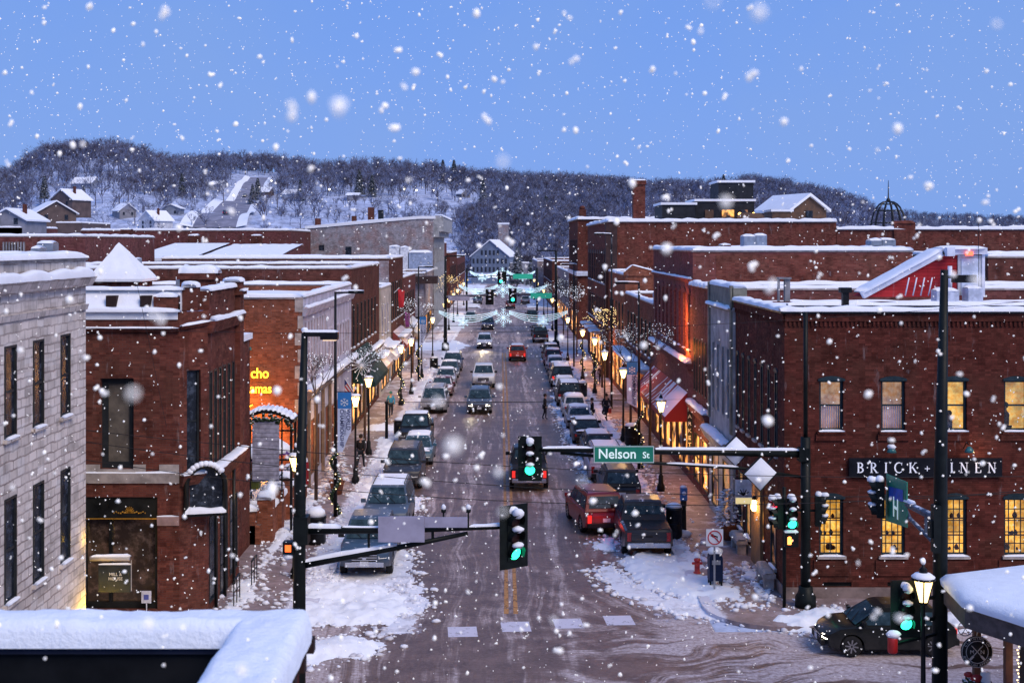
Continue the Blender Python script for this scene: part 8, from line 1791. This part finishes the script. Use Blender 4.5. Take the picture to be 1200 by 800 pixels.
# ================================================================== PEOPLE
SKIN = pbr('skin', (.42, .24, .17), .6, 0, .1); HAIR = pbr('dark_hair', (.03, .02, .015), .7)
def person(label, x, y, z, face, coat, trousers=(.02, .022, .03), pose='stand', h=1.74, hat=None, group='people on the pavements', bag=None):
    """face: direction looked at (deg from +X). Body: one skinned surface; clothes, hair are children"""
    t = thing('person', label, 'person', (x, y, z), R(face-90), group); k = h/1.74
    sw = {'stand': .05, 'walk': .26, 'sit': 0}[pose]
    J = {'pel': (0, 0, .95), 'wst': (0, 0, 1.1), 'chs': (0, .01, 1.33), 'nck': (0, .01, 1.5), 'hd0': (0, .03, 1.58), 'hd1': (0, .03, 1.68)}
    for s_, n in ((1, 'l'), (-1, 'r')):
        a = sw*s_; J['hp'+n] = (.09*s_, 0, .9); J['kn'+n] = (.10*s_, a*.55+.03, .5); J['an'+n] = (.10*s_, a-.02-(.1 if a < 0 else 0), .1+(.06 if a < -.1 else 0)); J['to'+n] = (.11*s_, a+.13-(.1 if a < 0 else 0), .04+(.03 if a < -.1 else 0))
        J['sh'+n] = (.18*s_, 0, 1.42); J['el'+n] = (.24*s_, -a*.45-.02, 1.14); J['wr'+n] = (.22*s_, -a*.9+.08, .90); J['ha'+n] = (.21*s_, -a*1.+.11, .80)
        if pose == 'sit': J['kn'+n] = (.11*s_, .44, .92); J['an'+n] = (.11*s_, .46, .5); J['to'+n] = (.11*s_, .6, .45); J['wr'+n] = (.12*s_, .36, 1.08); J['ha'+n] = (.08*s_, .44, 1.12); J['el'+n] = (.25*s_, .12, 1.12)
    E = [('pel', 'wst'), ('wst', 'chs'), ('chs', 'nck'), ('nck', 'hd0'), ('hd0', 'hd1')]+[e for n in 'lr' for e in (('pel', 'hp'+n), ('hp'+n, 'kn'+n), ('kn'+n, 'an'+n), ('an'+n, 'to'+n), ('chs', 'sh'+n), ('sh'+n, 'el'+n), ('el'+n, 'wr'+n), ('wr'+n, 'ha'+n))]
    RD = dict(pel=.14, wst=.125, chs=.145, nck=.055, hd0=.085, hd1=.095, hp=.095, kn=.06, an=.042, to=.04, sh=.065, el=.045, wr=.032, ha=.04)
    def skinned(nm_, names, edges, sc, mt, par, sub=1):
        me = bpy.data.meshes.new(nm_); ids = {n: i for i, n in enumerate(names)}; me.from_pydata([tuple(c*k for c in J[n]) for n in names], [(ids[a], ids[b_]) for a, b_ in edges], []); me.materials.append(mt)
        o = bpy.data.objects.new(nm_, me); COL.objects.link(o); o.parent = par; md = o.modifiers.new('skin', 'SKIN'); md.use_smooth_shade = True
        for i, n in enumerate(names): rr_ = RD.get(n, RD.get(n[:-1], .05))*sc*k; me.skin_vertices[0].data[i].radius = (rr_, rr_*(.8 if n in ('chs', 'wst') else 1)); me.skin_vertices[0].data[i].use_root = (i == 0)
        su = o.modifiers.new('sub', 'SUBSURF'); su.levels = sub; su.render_levels = sub; return o
    nmz = ['pel']+[n for n in J if n != 'pel']
    body = skinned('body', nmz, E, 1., SKIN, t)
    cm = pbr('coat_%d' % int(sum(coat)*1e4), coat, .8, 0, .2, 5)
    up = ['chs', 'pel', 'wst', 'nck', 'shl', 'ell', 'wrl', 'shr', 'elr', 'wrr']; skinned('coat', up, [e for e in E if e[0] in up and e[1] in up], 1.22, cm, t)
    lo_ = ['pel', 'hpl', 'knl', 'anl', 'tol', 'hpr', 'knr', 'anr', 'tor']; skinned('trousers', lo_, [e for e in E if e[0] in lo_ and e[1] in lo_], 1.15, pbr('trousers_dark', trousers, .8), t)
    m = MB(); hc = J['hd1']; m.ball((0, hc[1]*k-.02, (hc[2]+.02)*k), .115*k, .125*k, .125*k, 10, 7, .1); o = m.build('hat' if hat else 'hair', pbr('hat_%d' % int(sum(hat)*1e3), hat, .8) if hat else HAIR); o.parent = t
    m = MB(); m.ball((0, (hc[1]+.10)*k, (hc[2]-.03)*k), .016, .025, .022, 6, 4)   # nose
    for s_ in (-1, 1): m.ball((s_*.095*k, hc[1]*k, (hc[2]-.03)*k), .015, .02, .03, 6, 4)
    o = m.build('nose_and_ears', SKIN); o.parent = body
    if bag: m = MB(); m.box(-.34, -.16, -.1, .12, .5, .82); o = m.build('bag', pbr('bag_%d' % int(sum(bag)*1e3), bag, .7)); o.parent = t
    return t
person('person in a teal jacket walking on the left pavement', ax(458, 91), 91, .13, -80, (.02, .18, .34), pose='walk', hat=(.02, .12, .14), h=1.8)
person('person in dark clothes carrying a red bag on the right pavement', ax(710.5, 89.5), 89.5, .13, -70, (.02, .02, .024), pose='walk', bag=(.5, .05, .04), h=1.82)
person('person in black standing by the right hand parked cars', ax(694, 88), 88, .13, 190, (.015, .015, .02), pose='stand', h=1.7)
person('person in black standing in the road beside the right parked row', ax(638.5, 91), 91, 0, 10, (.018, .018, .02), pose='stand', h=1.75)
person('person in a long dark coat on the left pavement beyond the banner', ax(424, 71), 70.5, .13, 80, (.02, .018, .018), pose='walk', h=1.8)
person('person in brown far down the right pavement', ax(704, 112), 112, .13, 90, (.07, .04, .03), pose='walk')
person('person in grey far down the right pavement near the garland', ax(697, 122), 122, .13, -90, (.10, .09, .1), pose='walk')
person('person seated in the golden window nearest the right edge', 17.95, ry0+.85, 5.05, 180, (.05, .04, .045), pose='sit', group='people behind the upper windows')
person('person bent over a table in the window behind the foreground pole', 15.95, ry0+.85, 5.0, 180, (.05, .04, .045), pose='sit', h=1.5, group='people behind the upper windows')

# ================================================================== TREES
BARK = pbr('winter_bark', (.070, .050, .052), .9, 0, .3, .6, bump=0)
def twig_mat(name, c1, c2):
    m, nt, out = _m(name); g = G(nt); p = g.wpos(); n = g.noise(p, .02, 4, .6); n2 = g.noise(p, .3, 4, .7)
    c = g.mix(g.ramp(n, .35, .65), c1, c2); c = g.mix(g.ramp(n2, .43, .62, 0, .8), c, (.30, .37, .58)); g.bsdf(out, c, .95); return m  # blue mix: snow among the twigs plus distance haze put into the colour
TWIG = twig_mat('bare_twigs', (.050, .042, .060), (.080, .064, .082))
TWIGF = twig_mat('far_bare_twigs', (.070, .068, .10), (.095, .085, .12))  # paler, bluer far copy with the haze coloured in
def onhill(u, v, y0=440, y1=860):
    y = y0
    while y < y1:
        x = ax(u, y); z = hill(x, y)
        if z >= az(v, y): return x, y, z
        y += 3
    return ax(u, y1), y1, hill(ax(u, y1), y1)
def bare_tree(seed, h=11., spread=.55, nb=5, depth=4, wmul=1.):
    """flat-strip branches: returns trunk MB and crown MB"""
    rr_ = random.Random(seed); tr = MB(); cr = MB()
    tr.tube([(0, 0, -1.5), (rr_.uniform(-.2, .2), 0, h*.25), (rr_.uniform(-.3, .3), 0, h*.5)], [h*.018, h*.013, h*.009], 5)
    def strip(p, q, w0, w1):
        d = (q-p).normalized(); s_ = d.cross(Vector((rr_.uniform(-.4, .4), 1, rr_.uniform(-.3, .3)))).normalized()
        cr.add([p-s_*w0, p+s_*w0, q+s_*w1, q-s_*w1], [(0, 1, 2, 3)])
    def br(p, d, L, w, k):
        q = p+d*L; strip(p, q, w, w*.6)
        if k == 0:
            for _ in range(4):
                e = (d+Vector((rr_.uniform(-1, 1), rr_.uniform(-1, 1), rr_.uniform(-.5, .8)))).normalized(); s_ = d.cross(e).normalized()*w*.7; q2 = q+e*L*rr_.uniform(.5, 1.)
                cr.add([q-s_, q+s_, q2], [(0, 1, 2)])
            return
        for _ in range(3 if k > 1 else 4):
            e = (d+Vector((rr_.uniform(-.75, .75), rr_.uniform(-.75, .75), rr_.uniform(-.25, .5)))).normalized(); br(p.lerp(q, rr_.uniform(.55, 1)), e, L*rr_.uniform(.6, .85), w*.62, k-1)
    for i in range(nb):
        z0 = h*(.16+.34*i/nb); a_ = rr_.uniform(0, 2*PI); d = Vector((math.cos(a_)*spread, math.sin(a_)*spread, 1)).normalized(); br(Vector((0, 0, z0)), d, h*.26, h*.0085*wmul, depth-1)
    return tr, cr
def place(mb, M, dst): o = len(dst.v); dst.v += [tuple(M @ Vector(v)) for v in mb.v]; dst.f += [[i+o for i in f] for f in mb.f]; dst.mi += [0]*len(mb.f); dst.sm += [False]*len(mb.f)
# the wooded bluff: one mass nobody could count. Two or three thousand bare trees from eight patterns, made with numpy
import numpy as np
pats = []
for k in range(8):
    tr, cr = bare_tree(100+k, 11, .45+.12*(k % 3), 5, 3, 1.7)
    mm = MB(); place(tr, Matrix(), mm); place(cr, Matrix(), mm)
    V = np.array(mm.v, dtype=np.float32); lt = np.array([len(f) for f in mm.f], dtype=np.int32); lv = np.concatenate([np.array(f, dtype=np.int32) for f in mm.f]); pats.append((V, lt, lv))
def forest(name, spots, mat, label, seed=0):
    rr_ = random.Random(seed); vs, lts, lvs = [], [], []; off_ = 0
    for (x, y, z, s_) in spots:
        V, lt, lv = pats[rr_.randrange(8)]; a_ = rr_.random()*6.28; c, s2 = math.cos(a_), math.sin(a_)
        W_ = np.empty_like(V); sx_ = s_*rr_.uniform(.9, 1.25); W_[:, 0] = (V[:, 0]*c-V[:, 1]*s2)*sx_+x; W_[:, 1] = (V[:, 0]*s2+V[:, 1]*c)*sx_+y; W_[:, 2] = V[:, 2]*s_+z
        vs.append(W_); lts.append(lt); lvs.append(lv+off_); off_ += len(V)
    V = np.concatenate(vs); LT = np.concatenate(lts); LV = np.concatenate(lvs); me = bpy.data.meshes.new(name)
    me.vertices.add(len(V)); me.vertices.foreach_set('co', V.ravel()); me.loops.add(len(LV)); me.loops.foreach_set('vertex_index', LV); me.polygons.add(len(LT)); me.polygons.foreach_set('loop_start', np.concatenate([[0], np.cumsum(LT)[:-1]]).astype(np.int32)); me.update(calc_edges=True); me.materials.append(mat)
    o = bpy.data.objects.new(name, me); COL.objects.link(o); o['kind'] = 'stuff'; return o
rr_ = random.Random(4); spots = []
hroad = lambda y: -112-(y-500)*.13     # the street climbing the bluff at the left
def on_road(x, y): return 505 < y < 800 and abs(x-hroad(y)) < 15
tries = 0
while len(spots) < 4300 and tries < 60000:
    tries += 1
    y = 500+430*rr_.random()**.75; x = (rr_.uniform(-100, 720)-587)*y/1500 if rr_.random() < .62 else (rr_.uniform(600, 1090)-587)*y/1500
    u = 587+1500*x/y; z = hill(x, y)
    if z < 2: continue
    clear = mn.noise(Vector((x*.016, y*.016, 7)))
    if on_road(x, y): continue
    if 320 < u < 570 and 490 < y < 700 and rr_.random() < .96: continue          # open snowy slope
    if u < 330 and y < 660 and clear > -.14 and rr_.random() < .88: continue
    if 300 < u < 600 and y < 540 and rr_.random() < .8: continue
    s_ = rr_.uniform(.7, 1.3)*(1.1 if y > 780 else 1)
    if u > 990: s_ *= .8
    if clear > .12 and y < 800 and rr_.random() < .7: continue
    spots.append((x, y, z-.3, s_))
for i in range(620):
    y = rr_.uniform(428, 600); u = rr_.uniform(540, 720); x = (u-587)*y/1500; spots.append((x, y, hill(x, y)-.3, rr_.uniform(.6, 1.1)))
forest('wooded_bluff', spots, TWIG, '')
spots = []
for i in range(900):
    y = rr_.uniform(1900, 2500); u = rr_.uniform(1000, 1290); x = (u-587)*y/1500; spots.append((x, y, hill(x, y)-3, rr_.uniform(1.3, 2.)))
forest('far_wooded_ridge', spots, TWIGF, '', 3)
# brush on the open slope
spots = []
for i in range(520):
    y = rr_.uniform(470, 720); u = rr_.uniform(150, 600); x = (u-587)*y/1500
    if on_road(x, y): continue
    spots.append((x, y, hill(x, y)-.1, rr_.uniform(.25, .55)))
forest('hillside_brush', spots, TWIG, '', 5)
# individual winter trees nearer on the left slope
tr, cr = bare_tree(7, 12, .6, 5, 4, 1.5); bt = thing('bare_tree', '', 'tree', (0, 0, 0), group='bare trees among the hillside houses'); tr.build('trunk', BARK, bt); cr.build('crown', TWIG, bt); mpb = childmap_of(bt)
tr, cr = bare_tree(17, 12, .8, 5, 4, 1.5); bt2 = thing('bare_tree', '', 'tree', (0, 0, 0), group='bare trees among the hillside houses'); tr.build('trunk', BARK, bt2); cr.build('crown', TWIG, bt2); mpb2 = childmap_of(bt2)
BT = [(10, 470), (46, 455), (62, 500), (84, 470), (104, 520), (122, 480), (140, 540), (158, 500), (176, 470), (196, 530), (86, 560), (30, 540), (112, 590), (150, 600), (262, 620), (305, 560), (325, 600), (345, 620), (372, 640), (352, 500), (455, 600), (480, 560), (505, 520), (530, 500), (548, 530), (568, 560), (540, 470), (515, 560), (18, 600), (66, 610)]
for i, (u, y) in enumerate(BT):
    x = ax(u, y); z = hill(x, y)-.3; s_ = rr_.uniform(.8, 1.25)*(1 if u < 340 else .8)
    lb = 'bare winter tree on the snowy slope, number of its kind cannot be told apart from the others'; lb = 'bare winter tree standing on the snowy slope among the hillside houses'
    if i == 0: o_ = bt; o_.location = (x, y, z); o_['label'] = lb
    elif i == 1: o_ = bt2; o_.location = (x, y, z); o_['label'] = lb
    else: o_ = dup(bt if i % 2 else bt2, mpb if i % 2 else mpb2, (x, y, z), rr_.random()*6, lb)
    o_.scale = (s_, s_, s_)
# snowy conifers
def conifer(seed=1, h=10., r=2.6, n=1500):
    rr_ = random.Random(seed); m = MB()
    for _ in range(n):
        f = rr_.random()**1.15; tier = (f*9) % 1; R_ = r*(1-f)**.85*(.62+.38*(1-tier))*rr_.uniform(.35, 1.); a_ = rr_.uniform(0, 2*PI); z_ = h*(.08+.9*f); p = Vector((R_*math.cos(a_), R_*math.sin(a_), z_)); L = .55+.5*(1-f); d = Vector((math.cos(a_), math.sin(a_), -.35)); q = Vector((-math.sin(a_), math.cos(a_), .25*rr_.uniform(-1, 1)))*.22
        m.add([p-q, p+q, p+d*L], [(0, 1, 2)])
    return m
CONM, nt_, out_ = _m('snowy_conifer'); g = G(nt_); p_ = g.wpos(); n_ = g.noise(p_, 1.1, 5, .7); nz_ = g.math('ABSOLUTE', g.sep(g.wnor())[2]); c_ = g.mix(g.math('MULTIPLY', g.ramp(n_, .46, .6), g.ramp(nz_, .2, .7)), (.022, .036, .036), (.42, .46, .56)); g.bsdf(out_, c_, .9)
cf = thing('snowy_conifer', 'dark snowy conifer at the end of the street right of the white gabled building', 'tree', (0, 0, 0), group=None); m = MB(); m.tube([(0, 0, -1), (0, 0, 9.5)], [.22, .03], 6); m.build('trunk', BARK, cf); conifer().build('crown', CONM, cf); mpc = childmap_of(cf)
CF = [(606, 372, 1.15, None), (213, 560, 1.35, 'large snowy conifer left of the road climbing the bluff'), (302, 600, 1.35, 'snowy conifer right of the upper end of the climbing road'), (421, 640, 1.5, 'pointed snowy conifer above the grey painted building'), (436, 640, 1.3, 'dark conifer beside the pointed one above the grey painted building'), (296, 590, 1.0, 'smaller snowy conifer beside the climbing road top'), (532, 700, 1.6, 'dark conifer high on the bluff above the street end'), (519, 720, 1.5, 'second dark conifer high on the bluff, left of its twin'), (622, 365, .8, 'small conifer at the street end near the low grey building'), (848, 780, 1.6, 'conifer on the bluff skyline right of the square chimney'), (52, 560, 1.2, 'conifer between the houses at the far left slope'), (98, 560, 1.0, 'slim conifer in the bare trees of the left slope'), (352, 600, 1.2, 'conifer at the left end of the open snowy slope'), (566, 650, 1.4, 'broad conifer in the woods above the gabled building'), (640, 640, 1.3, 'conifer low on the wooded slope right of the gabled building'), (690, 660, 1.2, 'conifer on the wooded slope behind the right corner building')]
for u, y, s_, lb in CF:
    x = ax(u, y); z = hill(x, y)-.2 if y > 430 else 0
    if y > 430 and u != 848: x, y, z = onhill(u, {213: 232, 302: 238, 421: 231, 436: 232, 296: 240, 532: 216, 519: 214, 52: 236, 98: 246, 352: 236, 566: 240, 640: 262, 690: 246}[u])
    o_ = cf if lb is None else dup(cf, mpc, (0, 0, 0), y, lb)
    o_.location = (x, y, z); o_.scale = (s_, s_, s_)

# ================================================================== HILLSIDE HOUSES AND THE END OF THE STREET
HB = pbr('house_blue_grey', (.20, .23, .30), .8, 0, .2, .5); HW = pbr('house_white', (.5, .52, .58), .8, 0, .15, .5); HBR = pbr('house_brown', (.10, .07, .065), .8, 0, .3, .5); HG = pbr('house_grey', (.22, .22, .25), .8, 0, .2, .5)
hs_ = [(14, 214, 470, 9, 8, 3.5, 6.5, .2, HB, 'blue grey gabled house with a snow roof at the far left edge'), (8, 266, 250, 7, 12, 1.5, 3.5, .0, HG, 'grey house block with a brick chimney at the left edge'), (66, 262, 300, 9, 14, 2.5, 5.2, .5, HBR, 'dark gabled house whose broad snow roof faces the camera'), (72, 244, 420, 9, 9, 3, 6.2, -.4, HBR, 'brown gabled house behind the broad snow roof one'), (112, 216, 520, 8, 12, 2.5, 5.6, 1.3, HB, 'low pale blue house half hidden by hillside trees'), (186, 222, 560, 10, 10, 3, 7.4, .9, HBR, 'brown hillside house with a steep snow roof by the large conifer'), (172, 268, 455, 8, 10, 4, 7.5, -.5, HW, 'white gabled house at the foot of the climbing road'), (200, 250, 470, 7, 8, 3.5, 5, .0, HB, 'small blue grey house left of the climbing road'), (238, 214, 720, 13, 9, 2.5, 5, 1.2, HG, 'grey house near the top of the climbing road'), (262, 218, 720, 14, 9, 2.5, 4.6, 1.5, HW, 'pale long house beside the top of the climbing road'), (318, 226, 690, 9, 9, 2.2, 4.6, 1.4, HBR, 'small brown house on the bluff right of the road top'), (421, 229, 660, 12, 6, 1.6, 2.9, 1.57, HG, 'long low house with a flat snow roof high on the bluff'), (546, 228, 700, 6, 6, 2.6, 5, .6, HG, 'little white roofed house in the woods above the street end'), (350, 228, 680, 8, 8, 2, 4.2, 1.2, HW, 'small pale house on the bluff above the grey building'), (815, 233, 640, 14, 9, 2, 4, 1.5, HG, 'snow roofed house between the chimney and the black penthouse'), (150, 252, 500, 7, 7, 3, 5.6, .7, HG, 'small grey house above the long brick building')]
for i, (u, v, y, w_, d_, he, hr, rz, wm, lb) in enumerate(hs_):
    X_, z = ax(u, y), az(v, y)
    if y > 430: X_, y, z = onhill(u, v+4); z -= .2
    o_ = gable('hillside_house', lb, 'house', X_, y, w_, d_, he, hr, z, rz, wm, 2, chim=i in (1, 3, 6, 8), group=None, ov=.6)
# buildings under the two near houses at the far left
for (ua, ub, Y, d_, H_, wm, lb) in ((-60, 26, 250, 20, az(270, 250)+.5, BR_D, 'dark brick building carrying the grey house at the left edge'), (28, 96, 300, 22, az(264, 300)+.5, HBR, 'brown flat building below the broad snow roof')):
    block('brick_building', lb, ax(ua, Y), ax(ub, Y), Y, Y+d_, H_, wm, caph=.3)
# the white-roofed gabled building that closes the street
EG = gable('gabled_building', 'large blue grey gabled building with a white roof closing the far end of the street', 'building', ax(574, 398), 398, 11.6, 24, 8.6, 13.4, 0, -.12, pbr('slate_blue_boards', (.13, .17, .25), .8, 0, .2, .8), 0, ov=.5)
for j, zz in enumerate((3.6, 6.2, 8.8)):
    for i in range(9 if j < 2 else 5):
        m = MB(); xx = -5.1+i*1.27 if j < 2 else -2.5+i*1.25; m.box(xx-.3, xx+.3, -.07, -.01, zz, zz+1.5); q = m.build('window', pbr('dusk_window', (.03, .035, .05), .3), None); q.parent = EG
m = MB(); m.box(-6, 6, -.5, -.02, 2.8, 3.2); q = m.build('shop_cornice', WTR, None); q.parent = EG
for i in range(4):
    m = MB(); m.box(-3.2+i*2, -1.9+i*2, -.08, -.03, 1.9, 2.7); q = m.build('sign_light', emis('cool_sign_light', (.8, .85, 1), 2.5), None); q.parent = EG
LB_ = block('grey_building', 'low dark building right of the gabled one at the street end', ax(598, 400), ax(650, 400), 400, 420, 6.2, HG)
tw_ = thing('grain_tower', 'pale square tower rising behind the white gabled building', 'tower', (ax(590, 440), 440, 0)); m = MB(); m.box(ax(584, 440), ax(596, 440), 440, 444, 0, az(263, 440)); m.build('wall', BR_G, tw_); m = MB(); m.box(ax(583, 440), ax(597, 440), 439.8, 444.2, az(263, 440), az(261, 440)); m.build('roof', SNOW, tw_)
# road climbing the bluff
m = MB(); n = 40; vs = []
for i in range(n+1):
    y = 500+300*i/n; x = hroad(y); hw = 8.5-3*i/n; z = hill(x, y)
    for s_ in (-1.6, -1, 1, 1.5): vs.append((x+s_*hw, y, max(hill(x+s_*hw, y), z)+.35+(.9 if abs(s_) > 1.1 else 0)))
m.add(vs, [(i*4+1, i*4+2, i*4+6, i*4+5) for i in range(n)], sm=True); struct('hill_road', m, pbr('hill_road_grey', (.20, .20, .26), .8, 0, .3, .2))
m = MB(); m.add(vs, [(i*4+0, i*4+1, i*4+5, i*4+4) for i in range(n)]+[(i*4+2, i*4+3, i*4+7, i*4+6) for i in range(n)], sm=True); struct('snow_bank', m, SNOW)
# lit lamps along the bluff-top street
HLM = emis('hill_lamp', (1, .85, .55), 14)
for k, (u, v) in enumerate(((437, 222), (474, 222), (488, 223), (508, 223), (318, 212), (386, 222), (274, 229))):
    x, y, z = onhill(u, v+8); zt_ = az(v, y); t_ = thing('hill_street_lamp', ['pale lamp beside the pointed conifer on the bluff', 'first of the row of lamps along the bluff top right of the conifers', 'middle lamp of the row along the bluff top', 'last lamp of the row along the bluff top', 'yellow lamp on the bluff near the climbing road conifer', 'lamp by the long low house on the bluff', 'lamp on the climbing road bend'][k], 'street lamp', (x, y, z)); m = MB(); m.tube([(x, y, min(z, zt_-2)), (x, y, zt_)], .09, 5); m.build('post', BLACK, t_); m = MB(); m.ball((x, y, zt_), .38, n=7, m=5); m.build('lamp_glass', HLM, t_)
m = MB(); x, y = hroad(560), 560; z = hill(x, y)+.4
cr_ = make_car('suv', PC_['silver'], 'pale car with lights climbing the hillside road', hroad(700)-2, 700, R(180), lights='front', group='distant cars'); cr_.location.z = hill(hroad(700), 700)+.5
cr_ = make_car('suv', PC_['navy'], 'dark car at the foot of the hillside road', hroad(530)+2, 530, R(0), lights='rear', group='distant cars'); cr_.location.z = hill(hroad(530), 530)+.5

# ================================================================== FALLING SNOW
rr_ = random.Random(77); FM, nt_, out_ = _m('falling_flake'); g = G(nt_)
g.bsdf(out_, (.95, .93, .88), .9, emit=(1, .96, .88), estr=.30)  # slight emission added so the flakes look lit by a flash
bm_ = bmesh.new(); bmesh.ops.create_icosphere(bm_, subdivisions=1, radius=1); IV = np.array([v.co[:] for v in bm_.verts], dtype=np.float32); IF = np.array([[v.index for v in f.verts] for f in bm_.faces], dtype=np.int32); bm_.free()
vs, fs = [], []; off_ = 0; npr = np.random.RandomState(5)
def add_flake(x, y, z, r):
    global off_
    k = rr_.choice((1, 1, 2, 3)) if r > .004 else 1
    for q in range(k):
        sc = r*np.array([rr_.uniform(.7, 1.2), rr_.uniform(.5, 1.), rr_.uniform(.7, 1.3)])*(1 if k == 1 else .72); c = np.array([x, y, z])+(npr.uniform(-1, 1, 3)*r*.8 if k > 1 else 0)
        vs.append((IV*sc*(1+npr.uniform(-.28, .28, (len(IV), 1)))+c).astype(np.float32)); fs.append(IF+off_); off_ += len(IV)
def in_zone(d):
    u = rr_.uniform(-140, 1340); v = rr_.uniform(-110, 910); return ((u-587)*d/1500, d, CH-(v-285)*d/1500)
def scatter(n, d0, d1, r0, r1):
    for _ in range(n):
        d = (d0**3+(d1**3-d0**3)*rr_.random())**(1/3); x, y, z = in_zone(d)
        if y < 8.2 and x < -.8 and z < 10.6: continue
        if z < .2: continue
        u_, v_ = 587+1500*x/y, 285+1500*(CH-z)/y
        if y < 43 and 688 < u_ < 772 and 514 < v_ < 548: continue
        add_flake(x, y, z, rr_.uniform(r0, r1))
scatter(34, .75, 1.5, .0028, .006)
scatter(52, 1.5, 2.6, .005, .0105)
scatter(460, 2.6, 5.5, .0045, .0105)
scatter(760, 5.5, 10, .005, .0115)
scatter(1900, 10, 19, .005, .012)
scatter(2600, 19, 34, .007, .014)
octa = (np.array([(1, 0, 0), (-1, 0, 0), (0, 1, 0), (0, -1, 0), (0, 0, 1), (0, 0, -1)], dtype=np.float32), np.array([(0, 2, 4), (2, 1, 4), (1, 3, 4), (3, 0, 4), (2, 0, 5), (1, 2, 5), (3, 1, 5), (0, 3, 5)], dtype=np.int32))
for _ in range(9000):
    d = 34+116*rr_.random()**.8; x, y, z = in_zone(d)
    if z < .3: continue
    vs.append((octa[0]*np.array([rr_.uniform(.012, .03)]*3)*(1+d/200)+np.array([x, y, z])).astype(np.float32)); fs.append(octa[1]+off_); off_ += 6
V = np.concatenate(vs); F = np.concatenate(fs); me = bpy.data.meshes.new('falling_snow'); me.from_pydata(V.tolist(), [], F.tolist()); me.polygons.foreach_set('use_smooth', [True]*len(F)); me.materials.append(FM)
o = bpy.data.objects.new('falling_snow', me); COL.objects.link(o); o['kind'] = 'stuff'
